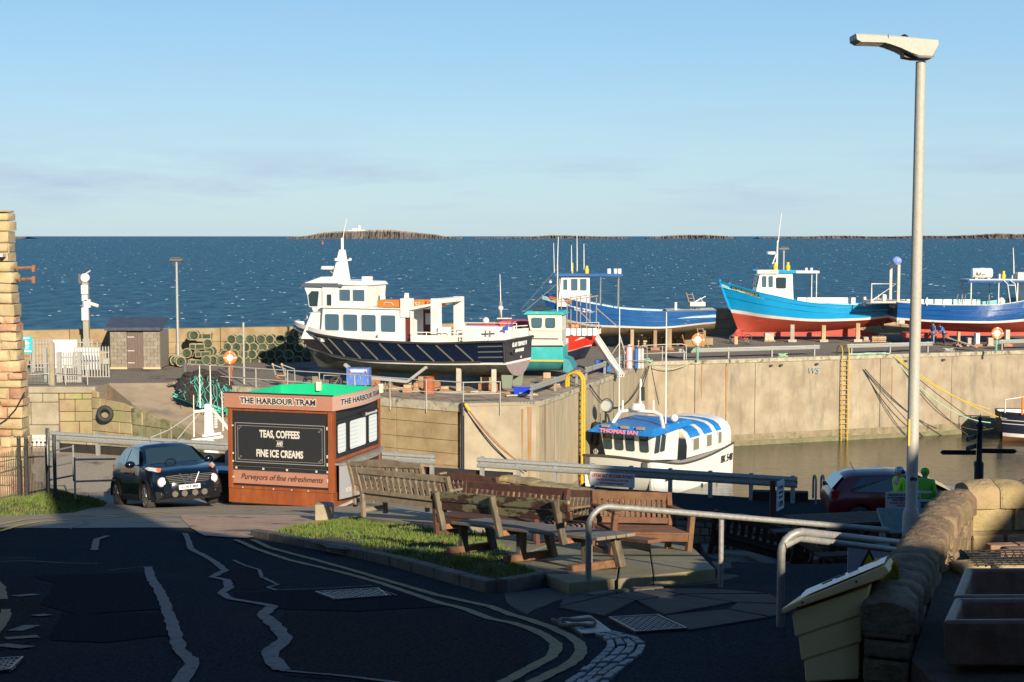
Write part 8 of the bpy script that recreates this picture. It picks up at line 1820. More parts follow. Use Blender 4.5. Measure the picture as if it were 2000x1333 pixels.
setts2 = thing('yard_setts', 'dark stone setts in the yard at the lower right corner', 'setts')
for i in range(7):
    for j in range(4): MB().box((2.28 + i*.17 + .02*(j % 2), 6.55 + j*.2, YZ + .02), (.145, .17, .06)).mk('sett', ST, setts2, bevel=.02)
# grit bin
GB1 = mat('faded_yellow_plastic', (.92, .64, .27), .6, c2=(.95, .7, .33), sc=2, c3=(.7, .5, .2), sc3=4, t3=.62, w3=.1, bump=.1)
gbn = thing('grit_bin', 'faded yellow plastic grit bin with a whitish sloping lid beside the stone wall', 'grit bin', ong(1627, 1330)); o_ = gbn.location; YB = 8.2
def bq(px, py, Y=YB): return at(px, py, Y) - o_
back = V3((.26, .85, -.155))
tiers = [[(1546, 1196), (1698, 1146), (1690, 1200), (1553, 1246)], [(1560, 1244), (1686, 1201), (1684, 1256), (1566, 1293)], [(1572, 1291), (1681, 1257), (1680, 1330), (1575, 1336)]]
for i, q in enumerate(tiers):
    P = [bq(*p) + V3((.0, .012*i, 0)) for p in q]; MB().ext(P[::-1], back*(1 - .03*i)).mk('body_tier', GB1, gbn, bevel=.012)
lidp = [(1528, 1200), (1526, 1190), (1560, 1173), (1728, 1104), (1738, 1118), (1722, 1131), (1545, 1192)]
MB().ext([bq(*p, YB - .05) for p in lidp][::-1], back*1.12).mk('lid', GB1, gbn, bevel=.008)
top = [bq(*p, YB - .04) + V3((0, 0, .006)) for p in ((1560, 1171), (1727, 1102))]; WL = mat('whitish_lid_top', (.8, .8, .78), .35, c2=(.65, .66, .66), sc=8, bump=.5, bsc=10)  # lid top whiter than the bin body
MB().grid([[p + back*k*1.1 + V3((0, 0, .02*sin(pi*k))) for k in (0, .25, .5, .75, 1)] for p in [top[0].lerp(top[1], f) for f in (0, .25, .5, .75, 1)]]).mk('lid_top', WL, gbn, smooth=60)
for p in ((1567, 1177), (1558, 1186), (1672, 1136)): MB().cyl(bq(*p, YB - .055), .006, -.01, 8, ax=(0, 1, 0)).mk('rivet', LBLK, gbn)
for f, g in ((.25, .15), (.4, .2), (.55, .25), (.3, .5)): p = top[0].lerp(top[1], f) + back*g + V3((0, 0, .024)); MB().bar(p, p + (top[1] - top[0])*.12, .018, .004).mk('slot_mark', LBLK, gbn)
yb_ = thing('yellow_bag', 'crumpled yellow plastic bag caught between the grit bin and the stone wall', 'bag', at(1728, 1120, 8.6)); mb = MB(); rows = []
for i in range(13):
    r_ = []
    for j in range(10): u_, v_ = i/12, j/9; n_ = mnoise.noise((u_*4, v_*4, 1))*.06; r_.append(V3((-.07 + .14*u_ + n_, -.02 + .1*sin(u_*9 + v_*5)*.5 + n_, .06 - .22*v_ + .03*sin(u_*7))))
    rows.append(r_)
mb.grid(rows).mk('bag', mat('yellow_bag_film', (.6, .5, .04), .4, c2=(.5, .42, .03), sc=9), yb_, smooth=70)
# ================================================================ street lamp
LPG = mat('lamp_grey_paint', (.36, .355, .31), .55, c2=(.42, .415, .37), sc=30, bump=.15, bsc=60)
YL = 14.6; lb = at(1780, 1000, YL); gzl = gz(lb.x, YL)
sl2 = thing('street_lamp', 'tall grey street lamp with a flat lamp head rising behind the stone wall', 'street lamp', V3((lb.x, YL, gzl)))
zt_ = at(1799, 121, YL).z - gzl; zf = lb.z - gzl
MB().lathe([(.088, -.1), (.088, zf - .05), (.072, zf + .03), (.06, zf + .05), (.057, zf + 2), (.049, zt_)], n=24).mk('column', LPG, sl2, smooth=40)
MB().bb(-.061, -.045, -.05, -.035, at(1775, 870, YL).z - gzl, at(1777, 818, YL).z - gzl).mk('yellow_strip', YELP, sl2)
text('dfm', .05, LBLK, sl2, (0, -.0585, at(1781, 934, YL).z - gzl), bold=.002)
def lz(X, Y): p = at(1550 + X/4.444, Y/4.444, YL); return V3((p.x - lb.x, 0, p.z - gzl))
prof = [(514, 306), (790, 319), (1218, 361), (1224, 402), (1170, 522), (1062, 518), (985, 487), (900, 440), (805, 398), (760, 384), (560, 378), (518, 350)]
rows = []
for yy, k in ((-.15, .82), (-.135, .97), (0, 1), (.135, .97), (.15, .82)):
    pp_ = [lz(*p) for p in prof]; c = sum(pp_, V3())/len(pp_); rows.append([V3((c.x + (p.x - c.x)*(.98 + .02*k), yy*(1 if p.x > c.x*.2 or True else .8), c.z + (p.z - c.z)*k)) for p in pp_])
mb = MB().grid(rows, close=True); n = len(prof); mb.f += [list(range(n))[::-1], [4*n + k for k in range(n)]]; mb.m += [0, 0]; mb.mk('lamp_head', LPG, sl2, smooth=35)
MB().ext([lz(*p) + V3((0, -.12, -.012)) for p in ((560, 372), (760, 384), (760, 378), (560, 366))], (0, .24, 0)).mk('light_window', mat('lamp_window', (.25, .22, .2), .2), sl2)
MB().lathe([(.035, 0), (.035, .02), (.045, .022), (.01, .045)], lz(960, 338), 12).mk('sensor', LBLK, sl2)
MB().bar(lz(790, 318) + V3((0, -.16, 0)), lz(790, 350) + V3((0, -.15, 0)), .004, .006).mk('seam', LBLK, sl2)
for (X, Y) in ((1205, 430), (1196, 462), (1192, 488)): MB().cyl(lz(X, Y), .01, .03, 6, ax=(1, 0, 0)).mk('bolt', STEEL, sl2)
MB().ext([lz(*p) + V3((0, -.08, 0)) for p in ((940, 465), (1060, 518), (1040, 521), (945, 505))], (0, .16, 0)).mk('bracket', FEND, sl2)
# finger post
fp = thing('finger_post', 'black cast iron finger post with five pointing arms in front of the harbour water', 'signpost', at(1910, 1000, 27.5)); fp.location.z = gz(fp.location.x, 27.5); o_ = fp.location
def fq(px, py): return at(px, py, 27.5) - o_
FPM = mat('black_cast_iron', (.008, .009, .012), .55, spec=.3); zt_ = fq(1911, 834).z
MB().lathe([(.09, -.1), (.09, fq(1910, 905).z), (.055, fq(1910, 900).z), (.052, zt_), (.095, zt_ + .02), (.05, zt_ + .07), (.025, zt_ + .11), (.055, zt_ + .14), (.015, zt_ + .2), (.002, zt_ + .26)], n=12).mk('post', FPM, fp, smooth=35)
for (x0, y0, x1, y1) in ((1906, 884.5, 1836, 884), (1915, 881, 1986, 882)):
    a, b = fq(x0, y0), fq(x1, y1); d = (b - a); e = d.normalized()*.05; h = .045; mb = MB().ext([a + V3((0, -.012, -h)), b - e + V3((0, -.012, -h)), b + V3((0, -.012, 0)), b - e + V3((0, -.012, h)), a + V3((0, -.012, h))], (0, .025, 0)); mb.mk('arm', FPM, fp)
for (x0, y0, x1, y1, dy) in ((1906, 853, 1889, 859, -.6), (1906, 871, 1888, 877, -.6), (1912, 901, 1903, 907, .5)):
    a = fq(x0, y0); b = at(x1, y1, 27.5 + dy) - o_; MB().bar(a, b, .025, .09).mk('arm', FPM, fp)
# notice sign, lectern, hoop
nt_ = thing('public_notice', 'white public notice board partly hidden behind the street lamp column', 'notice', at(1764, 977, 22)); MB().bb(-.27, .27, -.01, .01, -.125, .125).mk('board', mat('pale_blue_white_board', (.42, .46, .52), .5), nt_)
for s_, z, h_, m_, w_ in (('NOTICE TO THE PUBLIC', .08, .045, LBLK, .46), ('IN THE INTERESTS OF HYGIENE', .035, .032, LBLK, .5), ('AND PUBLIC SAFETY', 0, .032, LBLK, .34), ('PLEASE DO NOT FEED', -.045, .04, LRED, .42), ('THE BIRDS', -.09, .04, LRED, .22)): text(s_, h_, m_, nt_, (0, -.013, z), width=w_, bold=.001)
for x in (-.2, .2): MB().bb(x - .02, x + .02, .011, .04, -1.3, .12).mk('post', BD_, nt_)
ln = thing('information_lectern', 'sloping greenish information panel behind the railing beside the lamp column', 'lectern', at(1768, 1018, 17.5)); MB().box((0, 0, 0), (.62, .45, .03), rx=R(32)).mk('panel', mat('greenish_panel', (.1, .16, .14), .25, c2=(.16, .22, .18), sc=12), ln, bevel=.008)
for x in (-.2, .2): MB().bb(x - .03, x + .03, .0, .06, -.95, -.03).mk('leg', BD_, ln)
hp = thing('ladder_hoop', 'grey hoop handrail at the quay edge left of the red car', 'handrail', online(1604)); hp.location = V3((8.4, 38.9, 6.6));
for dx in (0, .22): MB().tube([(dx, .0, 0)] + [(dx - .0, .0 + .0, .55)] + [(dx, .18 - .18*cos(R(a)), .6 + .18*sin(R(a))) for a in (30, 60, 90, 120, 150, 180)] + [(dx, .36, .1)], .03, 6).mk('tube', TUBE, hp, smooth=60)
BSH = benchmat('shaded_brown_bench', (.03, .016, .01), (.05, .028, .018))  # bench brown darkened, carries the shade of the terrace in its colour
GV = lambda x, y: V3((x, y, gz(x, y)))
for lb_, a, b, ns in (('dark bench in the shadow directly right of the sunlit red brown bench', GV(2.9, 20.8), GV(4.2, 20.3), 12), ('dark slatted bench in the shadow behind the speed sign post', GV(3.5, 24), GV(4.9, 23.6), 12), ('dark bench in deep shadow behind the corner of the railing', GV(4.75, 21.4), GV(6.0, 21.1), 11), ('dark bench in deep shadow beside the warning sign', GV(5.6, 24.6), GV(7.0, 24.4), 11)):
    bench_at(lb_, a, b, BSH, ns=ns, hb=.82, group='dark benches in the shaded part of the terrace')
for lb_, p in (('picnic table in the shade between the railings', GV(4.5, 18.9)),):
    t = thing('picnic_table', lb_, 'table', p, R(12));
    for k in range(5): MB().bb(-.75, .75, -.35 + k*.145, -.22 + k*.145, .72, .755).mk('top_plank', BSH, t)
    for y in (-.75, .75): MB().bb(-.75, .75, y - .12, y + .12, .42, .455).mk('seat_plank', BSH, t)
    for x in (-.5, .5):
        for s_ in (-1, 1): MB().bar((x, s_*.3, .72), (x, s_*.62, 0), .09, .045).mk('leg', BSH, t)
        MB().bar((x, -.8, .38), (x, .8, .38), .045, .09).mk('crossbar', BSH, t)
# ================================================================ people
SKIN = mat('skin', (.45, .25, .17), .6)
def skinmesh(name, nodes, edges, m, par, sub=1):
    names = list(nodes); me = bpy.data.meshes.new(name); me.from_pydata([nodes[n_][0] for n_ in names], [(names.index(a), names.index(b)) for a, b in edges], [])
    me.materials.append(m); o = bpy.data.objects.new(name, me); COL.objects.link(o)
    md = o.modifiers.new('skin', 'SKIN'); md.use_smooth_shade = True
    if not me.skin_vertices: bpy.context.view_layer.objects.active = o
    if me.skin_vertices:
        for i, n_ in enumerate(names):
            r = nodes[n_][1]; r = r if isinstance(r, tuple) else (r, r); me.skin_vertices[0].data[i].radius = r; me.skin_vertices[0].data[i].use_root = (i == 0)
    s_ = o.modifiers.new('sub', 'SUBSURF'); s_.levels = sub; s_.render_levels = sub
    if par: o.parent = par
    return o
def person(lbl, loc, rz, J, jm, tm, hair, jf=1.18, shoes=None, helmet=None, hood=None, vest=None):
    t = thing('person', lbl, 'person', loc, rz)
    E = [('pel', 'chest'), ('chest', 'neck'), ('neck', 'head'), ('head', 'crown'), ('chest', 'shl'), ('shl', 'ell'), ('ell', 'hal'), ('chest', 'shr'), ('shr', 'elr'), ('elr', 'har'), ('pel', 'hil'), ('hil', 'knl'), ('knl', 'anl'), ('anl', 'tol'), ('pel', 'hir'), ('hir', 'knr'), ('knr', 'anr'), ('anr', 'tor')]
    Rd = dict(pel=(.13, .11), chest=(.15, .11), neck=.055, head=(.085, .095), crown=.07, shl=.065, shr=.065, ell=.042, elr=.042, hal=.03, har=.03, hil=.085, hir=.085, knl=.058, knr=.058, anl=.04, anr=.04, tol=.035, tor=.035)
    nodes = {k: (J[k], Rd[k]) for k in Rd}
    skinmesh('body', nodes, E, SKIN, t, 2)
    g = lambda ks, f: {k: (J[k], tuple(x*f for x in (Rd[k] if isinstance(Rd[k], tuple) else (Rd[k], Rd[k])))) for k in ks}
    skinmesh('jacket', {**g(('chest', 'pel', 'shl', 'ell', 'shr', 'elr'), jf), 'wl': ((V3(J['hal'])*.9 + V3(J['ell'])*.1), .042), 'wr': ((V3(J['har'])*.9 + V3(J['elr'])*.1), .042), 'col': (J['neck'], .075)}, [('pel', 'chest'), ('chest', 'shl'), ('shl', 'ell'), ('ell', 'wl'), ('chest', 'shr'), ('shr', 'elr'), ('elr', 'wr'), ('chest', 'col')], jm, t, 2)
    skinmesh('trousers', g(('pel', 'hil', 'knl', 'anl', 'hir', 'knr', 'anr'), 1.14), [('pel', 'hil'), ('hil', 'knl'), ('knl', 'anl'), ('pel', 'hir'), ('hir', 'knr'), ('knr', 'anr')], tm, t, 2)
    h = V3(J['head']); f = V3((0, -1, 0))
    MB().ball(h + V3((0, .012, .035)), .107, 12, 9, (1, 1.08, .95)).mk('hat' if hair == 'hat' else 'hair', M_.setdefault('dkhair', mat('dark_knit', (.02, .02, .025), .9)) if not helmet else helmet, t, smooth=60)
    MB().ball(h + V3((0, -.1, -.01)), .018, 6, 5).mk('nose', SKIN, t)
    for x in (-.035, .035): MB().ball(h + V3((x, -.088, .02)), .011, 6, 4).mk('eye', LBLK, t)
    MB().bar(h + V3((-.025, -.092, -.045)), h + V3((.025, -.092, -.045)), .01, .008).mk('mouth', M_.setdefault('lip', mat('lips', (.3, .1, .08), .6)), t)
    for a, b in (('ell', 'hal'), ('elr', 'har')):
        p = V3(J[b]); d = (p - V3(J[a])).normalized(); sd = d.cross(V3((0, 1, 0)))
        sd = sd.normalized() if sd.length > .1 else V3((1, 0, 0))
        for k in range(4): MB().tube([p + sd*(k - 1.5)*.018, p + sd*(k - 1.5)*.02 + d*.045, p + sd*(k - 1.5)*.02 + d*(.075 + .01*(k in (1, 2))) + V3((0, -.02, 0))], [.011, .01, .008], 5).mk('finger', SKIN, t)
        MB().tube([p + sd*.03 - d*.02, p + sd*.05 + d*.02 + V3((0, -.015, 0))], [.012, .009], 5).mk('thumb', SKIN, t)
    for k in ('l', 'r'):
        a = V3(J['an' + k]); MB().box((a.x, a.y - .07, .045), (.1, .28, .09)).mk('shoe', shoes or LBLK, t, bevel=.02)
    return t
STAND = dict(pel=(0, 0, .95), chest=(0, .0, 1.33), neck=(0, 0, 1.5), head=(0, -.02, 1.62), crown=(0, -.01, 1.7), shl=(.19, 0, 1.42), ell=(.25, .03, 1.15), hal=(.23, -.1, .92), shr=(-.19, 0, 1.42), elr=(-.25, .03, 1.15), har=(-.23, -.1, .92),
             hil=(.09, 0, .88), knl=(.1, -.02, .48), anl=(.1, .02, .09), tol=(.1, -.14, .05), hir=(-.09, 0, .88), knr=(-.1, -.02, .48), anr=(-.1, .02, .09), tor=(-.1, -.14, .05))
BENT = {**STAND, 'chest': (0, -.2, 1.26), 'neck': (0, -.32, 1.4), 'head': (0, -.42, 1.48), 'crown': (0, -.46, 1.56), 'shl': (.18, -.26, 1.34), 'ell': (.22, -.36, 1.08), 'hal': (.14, -.55, .98), 'shr': (-.18, -.26, 1.34), 'elr': (-.22, -.34, 1.08), 'har': (-.14, -.52, .95), 'knl': (.12, -.08, .5), 'anl': (.14, .12, .09), 'tol': (.14, -.04, .05)}
HOLD = {**STAND, 'elr': (-.24, -.08, 1.14), 'har': (-.12, -.34, 1.12), 'ell': (.25, .02, 1.15), 'hal': (.2, -.2, 1.0)}
BJ = mat('bright_blue_jacket', (.01, .16, .5), .6); DT = mat('dark_workwear', (.03, .032, .03), .9, c2=(.12, .12, .11), sc=14); JN = mat('blue_jeans', (.16, .25, .33), .9); HV = mat('lime_hi_vis', (.3, .75, .02), .6); HV2 = mat('green_hi_vis', (.1, .42, .02), .6); BV = mat('brown_padded_vest', (.05, .035, .035), .8)
p = pp(1823, 107); m1_ = person('man in brown vest, blue sleeves and jeans standing below the royal blue boat', p, R(-70), HOLD, BJ, JN, 'hair')
skinmesh('vest', {'pel': ((0, 0, .93), (.175, .15)), 'chest': ((0, 0, 1.33), (.2, .15)), 'top': ((0, 0, 1.45), (.12, .09))}, [('pel', 'chest'), ('chest', 'top')], BV, m1_, 2)
person('man in bright blue jacket and dark trousers leaning forward below the royal blue boat', pp(1845, 106.6), R(-80), BENT, BJ, DT, 'hat')
q1 = V3((at(1757, 940, 34.1).x, 34.1, gz(9.2, 34.1))); h1 = person('worker in a lime hi-vis jacket and white helmet facing left beside the red car', q1, R(-75), STAND, HV, DT, 'helmet', helmet=mat('white_patterned_helmet', (.6, .6, .62), .35, c2=(.08, .08, .1), sc=22, lo=.52, hi=.56))
MB().box((0, -.1, 1.645), (.17, .12, .02)).mk('helmet_peak', BWH, h1, bevel=.008); MB().ball((.115, .03, 1.63), .05, 8, 6).ball((-.115, .03, 1.63), .05, 8, 6).mk('ear_defenders', LBLK, h1)['kind'] = 'stuff'
for z in (1.12,): MB().lathe([(.19, z - .03), (.19, z + .03)], n=14, cap=False).mk('reflective_band', LGREY, h1)
q2 = V3((at(1806, 950, 33.6).x, 33.6, gz(9.7, 33.6))); h2 = person('worker in green hi-vis coat, hood up, right of the lamp column', q2, R(150), STAND, HV2, DT, 'hood', jf=1.35, helmet=HV2)
for z in (1.2, 1.0): MB().lathe([(.215, z - .03), (.215, z + .03)], n=14, cap=False).mk('reflective_band', LGREY, h2)
# ================================================================ pier edge: barriers, railings, ladders, clutter
def along(A, B, t, off=0): d = B - A; u = V3((d.x, d.y, 0)).normalized(); n_ = V3((-u.y, u.x, 0)); return A + d*t + n_*off + V3((0, 0, .01))
for a, b, n_, lb in ((.02, .41, 3, 'steel barrier on the pier behind the yellow hooped ladder, nearer piece'), (.45, .84, 3, 'steel barrier on the pier beside the folded grooved gangway')):
    armco('pier_barrier', lb, along(E3, E4, a, .55), along(E3, E4, b, .55), n_, GALV)
def onE(px, off=.9): u = (px - 1000)/FPX*1.0025; a, b = E4, E6 - E4; t = (u*a.y - a.x)/(b.x - u*b.y); return along(E4, E6, t, off)
for a, b, n_, lb in ((1337, 1614, 4, 'steel barrier on the pier below the bicycle and the sky blue boat'), (1668, 1836, 3, 'steel barrier on the pier to the right of the yellow wall ladder'), (1966, 2090, 3, 'steel barrier on the pier at the right edge beside the lifebuoy')):
    armco('pier_barrier', lb, onE(a), onE(b), n_, GALV)
cr = thing('curved_railing', 'pale tube railing with rounded ends at the corner of the pier', 'railing', E4)
CR = [along(E3, E4, .955, .2), along(E3, E4, .995, .25), onE(1297, .25), onE(1344, .25)]; C_ = [p - E4 for p in CR]
for p in C_: TB(cr, [p, p + V3((0, 0, 1.0))], .035, 'post', GREYP)
V = V3((0, 0, 1)); TB(cr, [C_[0] + V*.75, C_[0].lerp(C_[1], .25) + V*1.02, C_[1] + V*1.08, C_[2] + V*1.1, C_[2].lerp(C_[3], .8) + V*1.1, C_[3] + V*1.0], .035, 'rail', GREYP); TB(cr, [C_[0] + V*.45, C_[1] + V*.55, C_[2] + V*.55, C_[3] + V*.55], .03, 'rail', GREYP)
YLM = mat('safety_yellow', (.55, .36, .015), .5, c2=(.45, .28, .02), sc=8, c3=(.2, .1, .04), sc3=14, t3=.64)
def wall_ladder(lbl, A, B, t, w_, zb, n_, r, hooph, hoopb, seg=.9):
    d = B - A; u = V3((d.x, d.y, 0)).normalized(); nr = V3((u.y, -u.x, 0)); P = A + d*t + nr*.42; th = thing('wall_ladder', lbl, 'ladder', V3((P.x, P.y, 5.8)))
    for s_ in (-1, 1):
        o = u*s_*w_/2; arc = [o + V3((0, 0, zb - 5.8)), o + V3((0, 0, hooph - hoopb/2))] + [o - nr*(hoopb/2)*(1 - cos(R(a))) + V3((0, 0, hooph - hoopb/2 + hoopb/2*sin(R(a)))) for a in (30, 60, 90, 120, 150, 180)] + [o - nr*hoopb + V3((0, 0, .05))]
        MB().tube(arc, r, 8).mk('stile', YLM, th, smooth=60)
    for i in range(n_): z = zb - 5.8 + (5.7 - zb)*(i + .5)/n_; MB().tube([-u*w_/2 + V3((0, 0, z)), u*w_/2 + V3((0, 0, z))], r*.6, 5).mk('rung', YLM, th)
    for k in range(4): z = zb - 5.3 + (5.6 - zb)*k/3.2; [MB().bar(u*s_*w_/2 + V3((0, 0, z)), u*s_*w_/2 - nr*.3 + V3((0, 0, z)), .03, .03).mk('bracket', RUST, th) for s_ in (-1, 1)]
    return th
tt = (onE(1646, 0) - E4).length/(E6 - E4).length
wall_ladder('yellow ladder with hooped top fixed to the pale harbour wall', E4, E6, tt, .5, -.3, 18, .04, .75, .7)
wall_ladder('thick yellow hooped ladder on the wall left of the white catamaran', E3, E4, .3, .42, .6, 16, .075, .85, .9)
# dark pipe, chain and rope on the wall
pq = at(905.5, 786, 71.3); pipe = MB().tube([(0, 0, 0), (0, 0, -5.6)], .075, 8).mk('wall_pipe', LBLK, loc=V3((pq.x, E2.y - .42, 5.9))); tag(pipe, 'thin black vertical pipe on the wall where it changes from yellow to grey', 'pipe')
def sag(a, b, s_, n=18): return [a.lerp(b, i/n) - V3((0, 0, s_*4*(i/n)*(1 - i/n))) for i in range(n + 1)]
def hang(name, lbl, cat, a, b, s_, r, m): a, b = V3(a), V3(b); o = MB().tube([p - a for p in sag(a, b, s_)], r, 5).mk(name, m, loc=a); tag(o, lbl, cat)
hang('chain', 'rusty chain hanging from the top of the grey wall panel down to the right', 'chain', at(906, 786, E2.y - .45), at(1042, 914, E2.y - .5), .55, .035, RUST); hang('chain', 'thin second chain hanging just below the rusty chain on the grey wall', 'chain', at(915, 800, E2.y - .45), at(1036, 918, E2.y - .5), .25, .025, BRN)
MB_ = MB().tube([V3((0, 0, 0)), at(917, 802, E2.y - .48) - at(908, 789, E2.y - .48)], .06, 5).mk('chain_sleeve', YELP, loc=at(908, 789, E2.y - .48)); tag(MB_, 'yellow sleeve on the top end of the rusty chain', 'sleeve')
hang('mooring_rope', 'dark rope sagging from the yellow hooped ladder to the pier corner', 'rope', at(1152, 752, 78.2), at(1266, 716, 91.2), 1.9, .035, BLK)
hang('mooring_rope', 'pair of dark lines running down from the pier corner towards the catamaran mast', 'rope', at(1268, 716, 91.2), at(1238, 800, 88), .1, .03, BLK); hang('mooring_rope', 'thin line running from the pier corner down to the right of the catamaran mast', 'rope', at(1272, 716, 91.2), at(1287, 790, 86), .1, .025, BLK)
hang('mooring_rope', 'pale rope lying along the top of the pier corner wall', 'rope', at(1278, 716, 91.8), at(1350, 708, 92.6), .3, .03, M_.setdefault('pr', mat('pale_green_rope', (.4, .42, .3), .9)))
ropes = [((1742, 695), (1880, 800), (1935, 826), 'YG', 1.0), ((1746, 697), (1850, 760), (1935, 800), 'Y', .5), ((1748, 694), (1880, 775), (1950, 815), 'Y', .4), ((1744, 696), (1790, 760), (1890, 850), 'B', .4), ((1750, 700), (1780, 750), (1940, 837), 'B', 1.6), ((1745, 698), (1800, 790), (1930, 840), 'B', .2)]
cl_ = dict(YG=mat('mint_rope', (.3, .5, .35), .9), Y=mat('yellow_rope', (.5, .38, .05), .9), B=mat('tarry_rope', (.07, .05, .03), .9))
for i, (a, b, c, k, sg) in enumerate(ropes): hang('mooring_rope', ('mint green', 'yellow', 'second yellow', 'tarry brown', 'sagging tarry brown', 'thin lower brown')[i] + ' mooring rope from pier top to boat at right edge', 'rope', at(a[0], a[1], 94.2), at(c[0], c[1], 94.0), sg, .035 if k != 'B' else .028, cl_[k])
for px_, lb in ((1690, 'yellow and mint ropes lying in a line along the pier top by the yellow ladder'),):
    o = MB().tube([onE(1662 + i*8, .25) - onE(1662, .25) + V3((0, .15*sin(i*1.9), .05)) for i in range(11)], .05, 5).tube([onE(1664 + i*8, .3) - onE(1662, .25) + V3((0, .2*cos(i*1.3), .1)) for i in range(10)], .04, 5).mk('rope_heap', cl_['YG'], loc=onE(1662, .25)); tag(o, lb, 'rope'); o['kind'] = 'stuff'
for px_, lb, m_ in ((1272, 'pale tangled rope heap on the corner of the pier', cl_['YG']), (1856, 'small heap of rope and gear on the pier edge below the two men', LGREY), (1532, 'flat mint green rope heap on the pier edge below the barrier', cl_['YG'])):
    rg = RND(px_); mb = MB(); c = onE(px_, .1) if px_ > 1280 else along(E3, E4, .985, -.1)
    for i in range(7): mb.tube([(rg.uniform(-.4, .4), rg.uniform(-.15, .15), rg.uniform(.02, .3)) for j in range(5)], .03, 4)
    o = mb.mk('rope_heap', m_, loc=c); tag(o, lb, 'rope heap'); o['kind'] = 'stuff'
# bicycle
bk = thing('bicycle', 'red bicycle leaning on a stub post below the bow of the sky blue boat', 'bicycle', pp(1447, 108.5), R(4)); BRD = mat('red_bike_paint', (.6, .02, .02), .4)
for x in (-.55, .55):
    w_ = MB().torus((x, 0, .36), .33, .025, 24, 6, ax='Y').mk('wheel', BLK, bk, smooth=60); MB().torus((x, 0, .36), .3, .012, 20, 4, ax='Y').mk('rim', STEEL, w_)
    for i in range(6): MB().tube([(x, 0, .36), (x + .3*cos(i), 0, .36 + .3*sin(i))], .006, 3).mk('spoke', STEEL, w_)
MB().tube([(-.55, 0, .36), (-.42, 0, .85)], .025, 6).tube([(-.42, 0, .82), (.12, 0, .8)], .03, 6).tube([(-.4, 0, .74), (.02, 0, .34)], .035, 6).tube([(.02, 0, .34), (.14, 0, .88)], .03, 6).tube([(.02, 0, .34), (.55, 0, .36)], .022, 6).tube([(.12, 0, .74), (.55, 0, .36)], .02, 6).mk('frame', BRD, bk)
MB().tube([(-.42, 0, .85), (-.4, 0, 1.0)], .02, 6).tube([(-.42, -.28, 1.02), (-.38, 0, 1.0), (-.42, .28, 1.02)], .018, 6).mk('handlebar', BLK, bk); MB().box((.16, 0, .95), (.28, .12, .07)).mk('saddle', BLK, bk, bevel=.02); MB().cyl((.02, -.05, .34), .1, .03, 12, ax=(0, 1, 0)).mk('chainring', BLK, bk)
o = MB().bb(-.13, .13, -.1, .1, 0, .62).mk('stub_post', WOODT, loc=pp(1438, 107.6)); tag(o, 'short timber stub in front of the bicycle wheel', 'post')
# drum, painted box, rope coil, tyres, step ladder, tub
DR = mat('rusty_orange_drum', (.38, .1, .035), .8, c2=(.28, .08, .03), sc=4, bump=.3, c3=(.45, .16, .05), sc3=6)
t = thing('oil_drum', 'rusty orange oil drum behind the long railing under the navy boat', 'drum', pp(837, 73.7)); MB().lathe([(.28, 0), (.29, .02), (.28, .04), (.28, .28), (.295, .3), (.28, .32), (.28, .58), (.295, .6), (.28, .62), (.28, .86), (.295, .88), (.27, .885), (.26, .86)], n=20).mk('drum', DR, t, smooth=30)
BX = mat('flaking_blue_box', (.05, .13, .42), .8, c2=(.1, .2, .5), sc=3, c3=(.35, .35, .36), sc3=6, t3=.6, w3=.05, st=(2, 1, .5))
t = thing('site_box', 'flaking blue steel box with a white band on legs under the navy boat', 'box', pp(700, 75.5), R(-6)); MB().bb(-.62, .62, -.3, .3, .28, 1.2).mk('box', BX, t, bevel=.02); MB().bb(-.4, .5, -.32, -.303, .98, 1.12).mk('white_band', BWH, t)
for x in (-.42, .42): MB().bb(x - .05, x + .05, -.335, -.322, .95, 1.07).mk('red_reflector', LRED, t); MB().bb(x - .05, x + .05, -.28, -.18, 0, .28).bb(x - .05, x + .05, .18, .28, 0, .28).mk('leg_pair', RUST, t)['kind'] = 'stuff'
t = thing('rope_coil', 'pale coiled rope hanging on the long railing', 'rope', on_edge(619) + V3((0, -.05, .98)))
for k in range(5): MB().torus((-.12 + .06*k, -.03*k, -.42), .12, .035, 16, 5, ax='Y').tube([(-.12 + .06*k - .1, -.03*k, -.1), (-.12 + .06*k - .1, -.03*k, -.95)], .03, 5).mk('coil', CRW, t, smooth=60)
for px_, Y, z, ax_, lb in ((603, 75.9, .35, 'Y', 'upright black tyre hanging inside the long railing left of the rope coil'), (584, 76.4, .15, 'Z', 'flat black tyre lying on the pier behind the kiosk roof'), (655, 76.2, .35, 'Y', 'big black tyre leaning behind the railing right of the rope coil')):
    t = thing('old_tyre', lb, 'tyre', pp(px_, Y) + V3((0, 0, z))); MB().torus((0, 0, 0), .27, .11, 18, 7, ax=ax_).mk('tyre', BLK, t, smooth=60)
t = thing('steel_hoop_frame', 'pale bent steel frame propped inside the railing right of the rope coil', 'frame', pp(648, 75.6)); MB().tube([(-.5, 0, 0), (-.45, 0, .78), (.4, 0, .78), (-.05, 0, .0)], .03, 6).mk('frame', STEEL, t)
t = thing('step_ladder', 'grey gangway steps with yellow tipped handrails behind the long railing', 'steps', pp(548, 77.3)); sg_ = GALV
for x in (-.35, .15): MB().tube([(x - .1, -.1, 1.2), (x + .05, 0, .62)], .04, 6).tube([(x - .1, -.1, 1.2), (x + .55, .1, .95), (x + .6, 0, .3)], .035, 6).mk('handrail', sg_, t); MB().ball((x - .1, -.1, 1.22), .06, 8, 6).mk('yellow_tip', YELP, t)
MB().bb(-.32, .28, -.15, .15, .58, .64).mk('tread', WOODT, t); MB().bar((-.3, 0, .6), (.5, 0, 0), .3, .1).mk('stringer', RUST, t)
